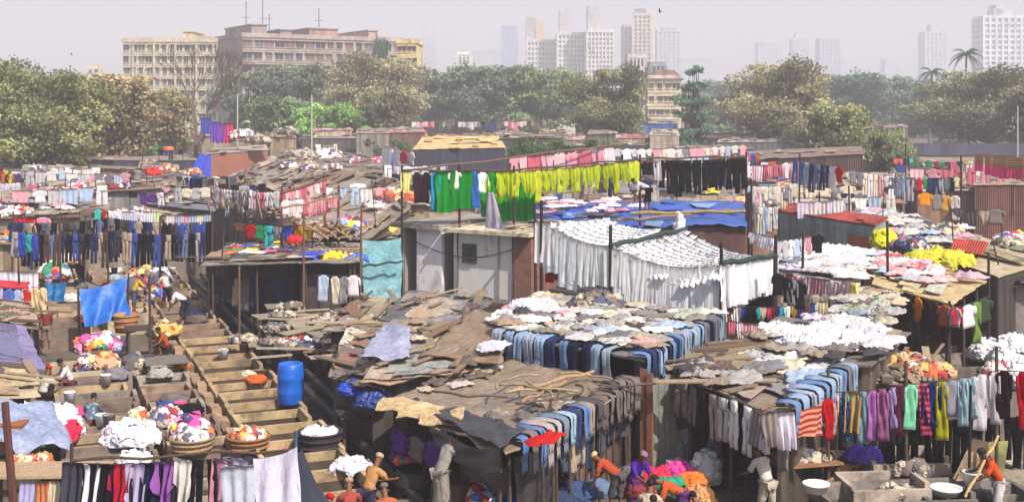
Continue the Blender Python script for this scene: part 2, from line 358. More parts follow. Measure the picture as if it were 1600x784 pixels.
def gmesh(kind, var):
    k = (kind, var)
    if k in GM: return GM[k]
    rr = random.Random(hash(kind) % 1 + var * 7 + len(kind)); sd = var * 3.7 + len(kind)
    mb = MB()
    if kind == 'trousers':
        ring_strip(mb, [(y, z) for y, z in path_hang(.3, 3, 0, sd)], [.2, .2, .2, .2], .045, 0, sd)
        for s in (-1, 1):
            sp = rr.uniform(.0, .05)
            ring_strip(mb, path_hang(.78, 7, .01 * s, sd + s, -.26), [.1, .1, .1, .098, .098, .1, .1, .105], .035, [s * (.1 + sp * i / 7) for i in range(8)], sd + s)
    elif kind == 'drape':            # trousers laid over a roof edge: the waist on the roof, the legs hanging
        pth = [(.5, .03), (.3, .03), (.12, .025), (.0, .0), (-.045, -.06)] + [(-.05 + .02 * noise.noise(V3((sd, i, 0))), -.08 - .13 * i) for i in range(1, 6)]
        kk = rr.uniform(.85, 1.1); pth = pth[:5] + [(y, -.06 + (z + .06) * kk) for y, z in pth[5:]]
        ring_strip(mb, pth, [.17, .19, .19, .185, .18, .175, .17, .17, .175, .18], .009, 0, sd, 14, .05)
        ring_strip(mb, [(y - .022, z) for y, z in pth[3:-1 - var % 2]], .085, .008, [(-.05 if var % 2 else .06) + .02 * math.sin(i + sd) for i in range(len(pth[3:-1 - var % 2]))], sd + 4, 10, .03)
    elif kind == 'shirt':
        ring_strip(mb, path_hang(.68, 7, 0, sd), [.1, .24, .235, .225, .225, .23, .24, .25], .04, 0, sd, 10, .05)
        for s in (-1, 1):
            L = rr.choice((.25, .5))
            ring_strip(mb, path_hang(L, 4, -.01, sd + s, -.07), [.05, .07, .065, .06, .055], .03, [s * (.22 + .05 * min(1, i / 2)) for i in range(5)], sd + s * 2)
    elif kind == 'kurta':
        ring_strip(mb, path_hang(1.0, 9, 0, sd), [.1, .2, .19, .185, .18, .185, .19, .2, .205, .21], .04, 0, sd, 14, .1)
        for s in (-1, 1):
            ring_strip(mb, path_hang(.5, 4, -.01, sd + s, -.07), [.05, .05, .045, .045, .04], .03, [s * (.165 + .015 * min(1, i / 2)) for i in range(5)], sd + s * 2)
    elif kind in ('sheet', 'towel', 'pointed'):
        W, L = {'sheet': (.5, 1.0), 'towel': (.3, .7), 'pointed': (.22, .5)}[kind]
        nu, nv = 12, 8; pts = []; f = []
        for side in (0, 1):
            Ls = L * (1 if side == 0 else .82)
            for j in range(nv + 1):
                for i in range(nu + 1):
                    s = i / nu; t = j / nv; zz = -Ls * t * (1 + .06 * noise.noise(V3((s * 3, sd, side))))
                    if kind == 'pointed': zz *= (.45 + .75 * (1 - abs(2 * s - 1)))
                    amp = .02 + .07 * t
                    y = (-.02 if side == 0 else .02) + amp * math.sin(s * (14 + var) + sd + side) * .8 + .04 * noise.noise(V3((s * 4, t * 2, sd + side)))
                    x = (s - .5) * 2 * W * (1 - .1 * t + .04 * noise.noise(V3((t * 2, sd, 5)))) * (1 - (.0 if side == 0 else .03))
                    pts.append((x, y + (-.03 if side == 0 else .05) * t, zz))
        q = (nu + 1) * (nv + 1)
        for side in (0, 1):
            for j in range(nv):
                for i in range(nu):
                    a = side * q + j * (nu + 1) + i; f.append((a, a + 1, a + nu + 2, a + nu + 1))
        for i in range(nu): f.append((i, i + 1, q + i + 1, q + i))
        mb.add(pts, f)
    elif kind == 'laid':             # a garment spread on a roof or on the ground
        nu, nv = 14, 11; pts = []; f = []
        for layer in (0, 1):
            for j in range(nv + 1):
                for i in range(nu + 1):
                    s, t = i / nu - .5, j / nv - .5
                    an = math.atan2(t, s); rr_ = (.92 + .32 * noise.noise(V3((math.cos(an) * 1.1, math.sin(an) * 1.1, sd)))) * (1 - .1 * (2 * min(abs(s), abs(t))) ** 2) * ((1, .75, 1.1, .6, 1)[var % 5] if abs(t) < .2 else (1, 1, .7, .75, .9)[var % 5])
                    h = .16 * abs(noise.noise(V3((s * 3.2, t * 3.2, sd)))) + .16 * abs(noise.noise(V3((s * 9 + t * 4, t * 4, sd)))) + .03
                    e = max(abs(s), abs(t)) * 2; h *= (1 - .6 * e ** 3)
                    pts.append((s * 1.0 * rr_, t * .8 * rr_, h if layer == 0 else h - .025))
        q = (nu + 1) * (nv + 1); w = nu + 1
        for j in range(nv):
            for i in range(nu):
                a = j * w + i; f += [(a, a + 1, a + w + 1, a + w), (q + a, q + a + w, q + a + w + 1, q + a + 1)]
        for i in range(nu): a = nv * w + i; f += [(i, q + i, q + i + 1, i + 1), (a, a + 1, q + a + 1, q + a)]
        for j in range(nv): a = j * w + nu; b2 = j * w; f += [(a, q + a, q + a + w, a + w), (b2, b2 + w, q + b2 + w, q + b2)]
        mb.add(pts, f)
    m = mb.mesh(kind, None, smooth=True); GM[k] = m
    return m
def garment(kind, color, loc, rz=0, sc=(1, 1, 1), mat='cloth', var=None, rr=R, name=None, label=None, group=None, rx=0, ry=0):
    var = rr.randrange(5) if var is None else var
    key = (kind, var, mat)
    if key not in GM:
        m = gmesh(kind, var).copy(); m.materials.append(MATS[mat]); GM[key] = m
    nm = name or {'drape': 'trousers', 'kurta': 'long_tunic', 'pointed': 'cloth', 'laid': 'spread_garment'}.get(kind, kind)
    o = mk(nm, GM[key], None, None, color, loc)
    o.rotation_euler = (rx, ry, rz); o.scale = sc
    cat = {'laid': 'laid-out garment', 'drape': 'trousers', 'kurta': 'long tunic', 'pointed': 'cloth'}.get(kind, kind)
    reg(o, label, cat, group)
    return o
CN = {'jeans': [('light blue', c(168, 190, 212)), ('blue', c(110, 142, 184)), ('dark blue', c(48, 62, 105)), ('pale grey blue', c(160, 172, 190)), ('navy', c(34, 40, 66)), ('grey', c(120, 120, 130)), ('light blue', c(150, 176, 204))],
      'lightjeans': [('light blue', c(165, 190, 210)), ('pale blue', c(185, 205, 215)), ('blue', c(100, 130, 180)), ('dark blue', c(55, 68, 110)), ('grey blue', c(130, 145, 165))],
      'darks': [('black', c(26, 26, 32)), ('navy', c(34, 40, 66)), ('dark grey', c(62, 60, 66)), ('dark blue', c(44, 56, 96)), ('grey', c(118, 114, 118)), ('brown', c(88, 70, 62)), ('blue', c(60, 84, 160)), ('beige', c(176, 160, 140)), ('black', c(30, 28, 34)), ('pale grey', c(170, 168, 172)), ('slate', c(90, 96, 112)), ('faded blue', c(110, 126, 164))],
      'whites': [('white', c(226, 226, 230)), ('off-white', c(216, 212, 206)), ('white', c(230, 230, 232)), ('pale lilac', c(210, 206, 222))],
      'pale': [('white', c(236, 234, 234)), ('pale grey', c(196, 194, 196)), ('cream', c(228, 216, 192)), ('pink', c(226, 170, 180)), ('pale blue', c(180, 200, 220)), ('grey', c(140, 138, 144)), ('off-white', c(222, 218, 212))],
      'mixed': [('red', c(196, 30, 44)), ('white', c(236, 234, 234)), ('blue', c(44, 80, 170)), ('green', c(40, 140, 90)), ('yellow', c(222, 190, 60)), ('pink', c(222, 90, 140)), ('grey', c(130, 128, 134)), ('black', c(30, 30, 36)), ('cream', c(222, 208, 180)), ('purple', c(100, 60, 140)), ('orange', c(222, 110, 50)), ('turquoise', c(60, 180, 190)), ('brown', c(110, 78, 62)), ('white', c(240, 238, 238))],
      'greys': [('grey', c(128, 120, 118)), ('pale grey', c(176, 170, 166)), ('dark grey', c(84, 80, 84)), ('beige', c(168, 152, 136)), ('taupe', c(120, 106, 98))],
      'roofcloth': [('pale grey', c(176, 172, 170)), ('cream', c(206, 196, 172)), ('grey', c(130, 126, 128)), ('dark grey', c(84, 80, 84)), ('tan', c(176, 156, 130)), ('off-white', c(214, 208, 200)), ('sage', c(150, 156, 136)), ('taupe', c(120, 112, 106)), ('pale grey', c(190, 186, 182))],
      'black': [('black', c(20, 20, 26)), ('black', c(28, 26, 32))],
      'lime': [('lime yellow', c(196, 208, 40)), ('lime yellow', c(186, 200, 44)), ('bright lime', c(204, 214, 70))],
      'pinks': [('pink', c(224, 160, 172)), ('white', c(236, 230, 230)), ('pale pink', c(232, 196, 200)), ('rose', c(206, 110, 124))]}
def hang(p0, p1, items, place, group, sag=.12, rope=True, ropecol=c(70, 60, 52), kind_word=None, same=False, sc=1.0, zjit=.02, rr=None, seed=1, rotj=.25, endname=None, roper=.012):
    """hang a row of garments on a rope from p0 to p1; items: (kind, colour name, rgb, scale, mat)"""
    rr = rr or random.Random(seed); p0 = V3(p0); p1 = V3(p1); d = p1 - p0; L = d.length
    rz = math.atan2(d.y, d.x); pt = lambda s: p0.lerp(p1, s) - V3((0, 0, sag * 4 * s * (1 - s)))
    if rope:
        mb = MB(p0); mb.tube([pt(i / 12) for i in range(13)], roper, 5)
        reg(mk('clothesline', mb.mesh('clothesline', 'wood'), None, None, ropecol, p0), f'rope carrying the {place}', 'clothesline', 'ropes of the clotheslines')
    n = len(items); out = []
    cnt = {}
    for it in items:
        cnt[(it[0], it[1])] = cnt.get((it[0], it[1]), 0) + 1
    seen = {}; kind_word = {'pair of jeans': 'jeans'}.get(kind_word, kind_word)
    for i, it in enumerate(items):
        kind, cn, col = it[:3]; k = it[3] if len(it) > 3 and it[3] else 1.0; mat = it[4] if len(it) > 4 else 'cloth'
        s = (i + .5 + (rr.uniform(-.16, .16) if n > 3 else 0)) / n; word = {'drape': 'trousers', 'trousers': 'trousers', 'pointed': 'cloth', 'kurta': 'long tunic'}.get(kind, kind)
        if mat == 'striped_cloth': cn = cn + ' striped'
        if mat == 'patterned_cloth': cn = cn + ' patterned'
        if same: lab = f'{cn} {kind_word or word} hanging in the {place}'
        elif cnt.get((it[0], it[1]), 1) == 1: lab = f'only {cn} {kind_word or word} in the {place}'
        else:
            j = seen.get((it[0], it[1]), 0); seen[(it[0], it[1])] = j + 1
            lab = f'{ordn(j)} {cn} {kind_word or word} from the {endname or "left"}, {place}'
        if len(lab.split()) > 16: lab = lab.replace(' from the left,', ' on the').replace(' from the near,', ' on the')
        if len(lab.split()) > 16: lab = lab.replace('row of trousers over the ', '').replace('row of jeans over the ', '').replace('row of ', '').replace(', from its', '')
        if len(lab.split()) > 16: lab = lab.replace('white and grey ', '').replace('garments ', '')
        ks = k * sc
        wsc = min(1.4, L / n / (.42 * ks)) if kind in ('trousers', 'shirt', 'kurta', 'drape') else L / n / {'sheet': .98, 'towel': .6, 'pointed': .44}[kind] / ks
        o = garment(kind, jit(col, .08, rr), pt(s) - V3((0, 0, zjit * rr.random())), rz + rr.uniform(-rotj, rotj), (ks * max(.55, min(1.5, wsc)) * rr.uniform(.82, 1.12), ks * rr.uniform(.7, 1.3), ks * rr.uniform(.86, 1.12)), mat, rr=rr, label=lab, group=group, ry=rr.uniform(-.07, .07))
        out.append(o)
    return out
def pick(palette, n, kinds, seed, sc=(.85, 1.1), mats=None):
    rr = random.Random(seed); out = []
    for i in range(n):
        cn, col = rr.choice(CN[palette]); out.append((rr.choice(kinds), cn, col, rr.uniform(*sc), rr.choice(mats) if mats else 'cloth'))
    return out
LAIDN = {}
LAID = []
def laid_rows(key, nx, ny, palette, place, group, seed, size=1.0, s0=.02, s1=.98, t0=.04, t1=.96):
    rr = random.Random(seed); P = ROOFS[key][0]; nrm = (P[1] - P[0]).cross(P[3] - P[0]).normalized(); e = (P[1] - P[0]).normalized(); base = math.atan2(e.y, e.x)
    for j in range(ny):
        for i in range(nx):
            cn, col = rr.choice(CN[palette]); p = roofpt(key, s0 + (s1 - s0) * (i + .5 + rr.uniform(-.25, .25)) / nx, t0 + (t1 - t0) * (j + .5 + rr.uniform(-.2, .2)) / ny, .003 * rr.random() * nx)
            o = garment('laid', jit(col, .12, rr), p, 0, (size * rr.uniform(.7, 1.0), size * rr.uniform(1.1, 1.5), size * rr.uniform(.6, 1.0)), label=f'{cn} garment laid in the rows {place}', group=group, rr=rr)
            o.rotation_mode = 'QUATERNION'; o.rotation_quaternion = nrm.to_track_quat('Z', 'Y') @ Matrix.Rotation(base + rr.uniform(-.25, .25) + math.pi * rr.randint(0, 1), 3, 'Z').to_quaternion(); LAID.append(o)
def laid(key, n, palette, place, group, seed, s0=0, s1=1, t0=0, t1=1, size=(.7, 1.2), lift=.0):
    """garments spread over a roof"""
    rr = random.Random(seed); P = ROOFS[key][0]
    e = (P[1] - P[0]).normalized(); f = (P[3] - P[0]); nrm = e.cross(f).normalized()
    q = nrm.to_track_quat('Z', 'Y').to_euler() if nrm.z > 0 else (0, 0, 0)
    for i in range(n):
        cn, col = rr.choice(CN[palette])
        p = roofpt(key, rr.uniform(s0, s1), rr.uniform(t0, t1), lift + .002 * i)
        k = rr.uniform(*size)
        lab = f'{cn} garment spread flat {place}'
        o = garment('laid', jit(col, .1, rr), p, 0, (k, k * rr.uniform(.7, 1.2), k * rr.uniform(.6, 1.0)), label=lab, group=group, rr=rr)
        o.rotation_mode = 'QUATERNION'
        o.rotation_quaternion = nrm.to_track_quat('Z', 'Y') @ Matrix.Rotation(rr.uniform(0, 6.28), 3, 'Z').to_quaternion(); LAID.append(o)
PALH = {'bright_heap': 'brights', 'white_heap': 'whites2', 'mixed_heap': 'mixedheap', 'dull_heap': 'dulls', 'warm_heap': 'warms'}
CN['brights'] = [('', c(*q)) for q in ((215, 70, 140), (235, 228, 230), (70, 96, 170), (232, 226, 230), (225, 190, 70), (190, 36, 50), (230, 150, 190), (226, 220, 224), (60, 140, 110), (70, 60, 100), (236, 120, 60), (150, 170, 220))]
CN['whites2'] = [('', c(*q)) for q in ((226, 226, 230), (216, 214, 222), (230, 230, 232), (196, 188, 196), (210, 210, 226))]
CN['mixedheap'] = [('', c(*q)) for q in ((226, 222, 222), (96, 92, 104), (216, 190, 190), (70, 80, 120), (150, 50, 60), (228, 222, 214), (170, 160, 150))]
CN['dulls'] = [('', c(*q)) for q in ((150, 136, 118), (90, 84, 84), (170, 160, 146), (110, 96, 90), (190, 176, 152), (70, 76, 92))]
CN['warms'] = [('', c(*q)) for q in ((200, 96, 56), (206, 166, 90), (170, 70, 56), (190, 150, 116), (214, 196, 140), (220, 210, 200), (120, 90, 84))]
def heap(loc, sx, sy, sz, mat, label, name='laundry_heap', cat='laundry heap', seed=0, color=None, group=None, crease=.32, sub=5):
    if mat == 'cloth' and color and sub == 5: CN['one'] = [('', jit(color, .15)) for _ in range(5)]; PALH['one'] = 'one'; mat = 'one'
    if mat not in PALH: return heap0(loc, sx, sy, sz, mat, label, name, cat, seed, color, group, crease, sub)
    rr = random.Random(int(seed * 31) + 7); mb = MB(); dye = []; pal = CN[PALH[mat]]; big = (sx * sy) ** .5; n = int(16 + 26 * min(1.4, big)); m0 = gmesh('laid', 0); nv_ = 15 * 12; g0 = max(.3, min(.62, big * .62))
    def addm(co, faces, colr): b0 = len(mb.v); mb.v += [tuple(q) for q in co]; mb.f += [tuple(b0 + i for i in f) for f in faces]; mb.uv += [(0, 0)] * sum(len(f) for f in faces); dye.extend([tuple(colr)] * sum(len(f) for f in faces))
    bm = bmesh.new(); bmesh.ops.create_icosphere(bm, subdivisions=3, radius=1); vv = [V3((v.co.x * sx * .93, v.co.y * sy * .93, v.co.z * sz * (.9 if v.co.z > 0 else .2))) * (1 + .25 * noise.noise(v.co * 2 + V3((seed, 0, 0)))) for v in bm.verts]; addm(vv, [[v.index for v in f.verts] for f in bm.faces], pal[rr.randrange(len(pal))][1]); bm.free()
    for i in range(n):
        a = rr.uniform(0, 6.28); e = math.asin(rr.uniform(.0, 1.0)); d = V3((math.cos(a) * math.cos(e), math.sin(a) * math.cos(e), math.sin(e)))
        nrm = V3((d.x / sx, d.y / sy, d.z / sz + .15)).normalized(); M = (nrm.to_track_quat('Z', 'Y') @ Matrix.Rotation(rr.uniform(0, 6.28), 3, 'Z').to_quaternion()).to_matrix()
        gm = gmesh('laid', rr.randrange(5)); k = g0 * rr.uniform(.7, 1.25); bx, by = rr.uniform(.5, 1.5), rr.uniform(.5, 1.5); pc = V3((d.x * sx, d.y * sy, d.z * sz)) * rr.uniform(.86, 1.0)
        co = []
        for v in list(gm.vertices)[:nv_]:
            q = v.co; x, y = q.x * k, q.y * k * 1.1; co.append(pc + M @ V3((x, y, q.z * k * 1.7 - (x * x * bx + y * y * by) * .8 / big)))
        addm(co, [tuple(p.vertices) for p in gm.polygons if max(p.vertices) < nv_], jit(pal[rr.randrange(len(pal))][1], .1, rr))
    m = mb.mesh(name, 'scrap_cloth', True); at3 = m.color_attributes.new('dye', 'FLOAT_COLOR', 'CORNER'); at3.data.foreach_set('color', [x for cc in dye for x in cc])
    return reg(mk(name, m, None, None, None, loc), label, cat, group)
def heap0(loc, sx, sy, sz, mat, label, name='laundry_heap', cat='laundry heap', seed=0, color=None, group=None, crease=.32, sub=5):
    bm = bmesh.new(); bmesh.ops.create_icosphere(bm, subdivisions=sub, radius=1)
    for v in bm.verts:
        p = v.co.copy(); q = p * 1.6 + V3((seed, seed * 2, 0))
        h = 1 + crease * (noise.noise(q) + .55 * (1 - 2 * abs(noise.noise(q * 2.3))) + .3 * (1 - 2 * abs(noise.noise(q * 5))) - .4)
        v.co = V3((p.x * h * sx, p.y * h * sy, (p.z * h * sz if p.z > 0 else p.z * sz * .25)))
    m = bpy.data.meshes.new(name); bm.to_mesh(m); bm.free(); m.polygons.foreach_set('use_smooth', [True] * len(m.polygons))
    o = mk(name, m, mat, None, color, loc); return reg(o, label, cat, group)
POLE = {}
def pole(p, z1, label, r=.045, color=None, group='poles holding up the clotheslines', lean=None, name='bamboo_pole', cat='pole'):
    p = V3(p); lean = lean if lean is not None else (R.uniform(-.1, .1), R.uniform(-.1, .1))
    L = z1 - p.z; mb = MB()
    mb.tube([(lean[0] * t, lean[1] * t, L * t) for t in (0, .33, .66, 1)], [r, r * .95, r * .9, r * .8], 7)
    return reg(mk(name, mb.mesh(name, 'wood'), None, None, color or jit(c(74, 58, 48), .2), p), label, cat, group)
def beam(p0, p1, r, label, color=None, group=None, name='bamboo_pole', cat='pole'):
    mb = MB(p0); p0 = V3(p0); p1 = V3(p1)
    n = 6; mb.tube([p0.lerp(p1, i / n) + V3((0, 0, .04 * math.sin(i * 2.1))) for i in range(n + 1)], [r * (1 - .03 * i) for i in range(n + 1)], 7)
    return reg(mk(name, mb.mesh(name, 'wood'), None, None, color or jit(c(120, 98, 76), .2), p0), label, cat, group)
PLK = []
for i in range(4):
    rr = random.Random(i); mb = MB()
    mb.box((-1, -.09 - .03 * i, 0), (1, .09 + .03 * i, .035)); PLK.append(mb.mesh('plank', 'plank'))
STN = []
for i in range(3):
    bm = bmesh.new(); bmesh.ops.create_icosphere(bm, subdivisions=2, radius=.14)
    for v in bm.verts: v.co *= 1 + .5 * noise.noise(v.co * 9 + V3((i, 0, 0))); v.co.z *= .6
    m = bpy.data.meshes.new('stone'); bm.to_mesh(m); bm.free(); m.materials.append(MATS['concrete']); STN.append(m)
def litter(key, n, place, seed, planks=.5, pal=None, s0=.02, s1=.98, t0=.02, t1=.98):
    """loose planks, poles, stones and rags that weigh a roof down"""
    rr = random.Random(seed * 13 + 5); P = ROOFS[key][0]
    nrm = (P[1] - P[0]).cross(P[3] - P[0]).normalized(); q0 = nrm.to_track_quat('Z', 'Y')
    for i in range(n):
        p = roofpt(key, rr.uniform(s0, s1), rr.uniform(t0, t1)); u = rr.random()
        if u < planks + .22:
            o = mk('plank', rr.choice(PLK), None, None, jit(rr.choice([c(150, 130, 105), c(120, 100, 82), c(170, 152, 124), c(95, 80, 68), c(140, 120, 98)]), .15, rr), p)
            o.scale = (rr.uniform(.4, 1.5), rr.uniform(.4, 1.0), 1); reg(o, f'loose weathered plank lying {place}', 'plank', 'loose planks lying on the roofs')
        elif u < planks + .36:
            o = mk('stone', rr.choice(STN), None, None, jit(c(130, 118, 104), .2, rr), p); k = rr.uniform(.7, 1.5); o.scale = (k, k * 1.2, k)
            reg(o, f'stone weighing down the sheets {place}', 'stone', 'stones on the roofs')
        else:
            o = garment('laid', jit(rr.choice(pal or [c(160, 150, 138), c(110, 102, 98), c(200, 190, 174), c(96, 98, 108), c(176, 150, 128), c(140, 112, 98)]), .15, rr), p, 0, (1, 1, 1), rr=rr, name='rag', label=f'crumpled dull rag lying {place}', group='rags thrown on the roofs')
            o['category'] = 'rag'; k = rr.uniform(.4, .9); o.scale = (k, k, k)
        dd = P[3] - P[0]; al = math.atan2(dd.y, dd.x) + rr.gauss(0, .2) + (math.pi / 2 if rr.random() < .2 else 0) if o.name.startswith('plank') else rr.uniform(0, 6.28)
        o.rotation_mode = 'QUATERNION'; o.rotation_quaternion = q0 @ Matrix.Rotation(al, 3, 'Z').to_quaternion()
# ---------------------------------------------------------------- people
def skinned(name, verts, edges, rootv, mat, sub=1):
    m = bpy.data.meshes.new(name); names = list(verts)
    m.from_pydata([verts[k][0] for k in names], [(names.index(a), names.index(b)) for a, b in edges], [])
    o = bpy.data.objects.new(name, m); COL.objects.link(o)
    md = o.modifiers.new('s', 'SKIN'); md.use_smooth_shade = True
    for i, k in enumerate(names):
        r = verts[k][1]; r = r if isinstance(r, tuple) else (r, r)
        m.skin_vertices[0].data[i].radius = r; m.skin_vertices[0].data[i].use_root = (k == rootv)
    s = o.modifiers.new('b', 'SUBSURF'); s.levels = sub; s.render_levels = sub
    dg = bpy.context.evaluated_depsgraph_get(); e = bpy.data.meshes.new_from_object(o.evaluated_get(dg))
    bpy.data.objects.remove(o); e.name = name
    e.materials.clear(); e.materials.append(MATS[mat])
    e.polygons.foreach_set('use_smooth', [True] * len(e.polygons)); return e
POSES = {   # pelvis height, torso lean (forward), head nod, arms (shoulder swing fwd, elbow bend), thigh swing, knee bend   (radians; left, right)
    'stand': dict(ph=.9, lean=.05, nod=.1, arm=((.15, .3), (.25, .5)), out=.15, thigh=(.05, -.1), knee=(.05, .05)),
    'work': dict(ph=.86, lean=.5, nod=.4, arm=((.55, .6), (.7, .7)), out=.12, thigh=(.25, .0), knee=(.25, .1)),
    'bend': dict(ph=.84, lean=1.15, nod=.3, arm=((.25, .25), (.5, .3)), out=.1, thigh=(.3, .05), knee=(.25, .1)),
    'sit': dict(ph=.45, lean=.3, nod=.3, arm=((.7, .7), (.8, .8)), out=.2, thigh=(1.5, 1.5), knee=(1.5, 1.5)),
    'squat': dict(ph=.3, lean=.45, nod=.35, arm=((.6, .6), (.7, .8)), out=.2, thigh=(2.0, 1.9), knee=(2.35, 2.25)),
    'carry': dict(ph=.9, lean=.12, nod=.1, arm=((2.5, 1.2), (2.4, 1.3)), out=.3, thigh=(.3, -.25), knee=(.1, .3)),
}
def person(loc, face, pose, top, legs, label, height=1.65, skin=c(112, 72, 52), hairc=c(18, 15, 15), topmat='cloth', wrap=None, robe=False, bare=False, woman=False):
    """face: heading in radians, 0 looks along +Y (away from the camera)"""
    q = POSES[pose]; k = height / 1.65; V = {}
    loc = V3(loc)
    ph = q['ph']; ln = q['lean']
    fw = lambda y, z, x=0: V3((x, y, z))
    pel = fw(0, ph); up = V3((0, math.sin(ln), math.cos(ln))); fr = V3((0, math.cos(ln), -math.sin(ln)))
    wst = pel + up * .16; chest = pel + up * .38; neck = pel + up * .52
    hu = V3((0, math.sin(ln * .7 + q['nod']), math.cos(ln * .7 + q['nod']))); hf = V3((0, hu.z, -hu.y))
    hd = neck + hu * .13
    V['pel'] = (pel, (.14, .1)); V['wst'] = (wst, (.12, .085)); V['chest'] = (chest, (.145, .095)); V['neckb'] = (neck - up * .05, (.09, .06))
    V['neck'] = (neck + hu * .03, .048); V['jaw'] = (hd - hu * .02 + hf * .025, (.062, .07)); V['skull'] = (hd + hu * .07, (.075, .088)); V['crown'] = (hd + hu * .125, (.05, .06))
    V['nose'] = (hd + hf * .105 + hu * .01, .013)
    E = [('pel', 'wst'), ('wst', 'chest'), ('chest', 'neckb'), ('neckb', 'neck'), ('neck', 'jaw'), ('jaw', 'skull'), ('skull', 'crown'), ('jaw', 'nose')]
    cloth = {}
    for s, nm, (sw, el), th, kn in ((-1, 'l', q['arm'][0], q['thigh'][0], q['knee'][0]), (1, 'r', q['arm'][1], q['thigh'][1], q['knee'][1])):
        sh = neck - up * .07 + V3((s * .18, 0, 0))
        da = V3((s * q['out'], math.sin(sw), -math.cos(sw))).normalized(); elb = sh + da * .28
        fa = sw + el; db = V3((s * q['out'] * -.3, math.sin(fa), -math.cos(fa))).normalized(); wr = elb + db * .24
        V['sh' + nm] = (sh, .052); V['el' + nm] = (elb, .04); V['wr' + nm] = (wr, .026); V['pa' + nm] = (wr + db * .07, (.036, .02))
        E += [('neckb', 'sh' + nm), ('sh' + nm, 'el' + nm), ('el' + nm, 'wr' + nm), ('wr' + nm, 'pa' + nm)]
        side = V3((1, 0, 0)); dn = db.cross(side).normalized()
        for fi in range(4):
            b0 = wr + db * .1 + side * ((fi - 1.5) * .021); l = (.055, .066, .062, .048)[fi]
            V[f'f{nm}{fi}'] = (b0, .0095); V[f'g{nm}{fi}'] = (b0 + db * l * .5 - dn * .008, .009); V[f'h{nm}{fi}'] = (b0 + db * l * .85 - dn * .03, .0075)
            E += [('pa' + nm, f'f{nm}{fi}'), (f'f{nm}{fi}', f'g{nm}{fi}'), (f'g{nm}{fi}', f'h{nm}{fi}')]
        t0 = wr + db * .045 - side * s * .035; V['t' + nm] = (t0, .011); V['u' + nm] = (t0 + db * .035 - side * s * .02, .009)
        E += [('wr' + nm, 't' + nm), ('t' + nm, 'u' + nm)]
        hp = pel + V3((s * .085, 0, -.04)); dt = V3((s * .06, math.sin(th), -math.cos(th))).normalized(); knp = hp + dt * .42
        sa = th - kn; ds = V3((0, math.sin(sa), -math.cos(sa))); an = knp + ds * .4
        V['hp' + nm] = (hp, .085); V['kn' + nm] = (knp, .055); V['cf' + nm] = (knp + ds * .13, .052); V['an' + nm] = (an, .034); V['to' + nm] = (an + V3((0, .15, -.03)), (.04, .022)); V['he' + nm] = (an + V3((0, -.04, -.03)), .03)
        E += [('pel', 'hp' + nm), ('hp' + nm, 'kn' + nm), ('kn' + nm, 'cf' + nm), ('cf' + nm, 'an' + nm), ('an' + nm, 'to' + nm), ('an' + nm, 'he' + nm)]
    low = min(v[0].z for n_, v in V.items() if n_[:2] in ('to', 'he', 'an')) - .025
    sh_ = V3((0, 0, -low))
    V = {n_: (v[0] + sh_, v[1]) for n_, v in V.items()}
    r = root('person', loc, face, label=label, cat='person'); r.scale = (k, k, k)
    r.rotation_euler[2] = face
    mk('body', skinned('body', V, E, 'pel', 'skin'), None, r, skin)
    def hull(names, edges, grow, rt, nm, col, mat, over={}):
        vv = {}
        for n_ in names:
            p, rad = V[n_]; rad = rad if isinstance(rad, tuple) else (rad, rad)
            g = over.get(n_, grow); vv[n_] = (p, tuple(x + g for x in rad))
        me = skinned(nm, vv, edges, rt, mat, 2)
        for v in me.vertices: v.co += v.normal * (.02 * noise.noise(V3((v.co.x * 14, v.co.y * 14, v.co.z * 7 + loc.x))) + .012 * noise.noise(v.co * 30))
        mk(nm, me, None, r, col)
    if not bare:
        nn = ['pel', 'wst', 'chest', 'neckb', 'shl', 'shr', 'ell', 'elr']; ee = [('pel', 'wst'), ('wst', 'chest'), ('chest', 'neckb'), ('neckb', 'shl'), ('neckb', 'shr'), ('shl', 'ell'), ('shr', 'elr')]
        hull(nn, ee, .022, 'chest', 'shirt', top, topmat, {'pel': .045, 'ell': .02, 'elr': .02})
    nn = ['pel', 'hpl', 'hpr', 'knl', 'knr', 'cfl', 'cfr']; ee = [('pel', 'hpl'), ('pel', 'hpr'), ('hpl', 'knl'), ('hpr', 'knr'), ('knl', 'cfl'), ('knr', 'cfr')]
    hull(nn, ee, .03, 'pel', 'trousers' if not robe else 'wrap_skirt', legs, 'cloth', {'pel': .012, 'cfl': .035, 'cfr': .035})
    hp = V['skull'][0]
    if robe or woman:                     # a skirt or long cloth from the waist to the shins
        mb = MB(); kn = (V['knl'][0] + V['knr'][0]) / 2; an = (V['anl'][0] + V['anr'][0]) / 2; pts = []
        stops = [(V['wst'][0] + V3((0, 0, .05)), .13, .1), (V['pel'][0], .165, .135), (kn * .5 + V['pel'][0] * .5, .17, .15), (kn, .185, .165), (an + V3((0, 0, .12)), .2, .18)]
        for i, (cc, a, b2) in enumerate(stops):
            for j in range(16):
                an_ = 2 * math.pi * j / 16; w = 1 + .08 * math.sin(j * 3 + i)
                pts.append(cc + V3((a * w * math.cos(an_), b2 * w * math.sin(an_), 0)))
        mb.add(pts, [(i * 16 + j, i * 16 + (j + 1) % 16, (i + 1) * 16 + (j + 1) % 16, (i + 1) * 16 + j) for i in range(4) for j in range(16)])
        mk('skirt', mb.mesh('skirt', 'cloth', True), None, r, legs)
    # hair or head cloth, eyes
    bm = bmesh.new(); bmesh.ops.create_uvsphere(bm, u_segments=14, v_segments=10, radius=1)
    cutv = -.15
    for v in list(bm.verts):
        if v.co.y > .35 and v.co.z < .45: v.co *= .8
        if v.co.z < cutv - (.6 if wrap else .35) and v.co.y > -.2: v.co *= .7
    bm.transform(Matrix.Diagonal((.086, .104, .098, 1)) if not wrap else Matrix.Diagonal((.094, .11, .07, 1)))
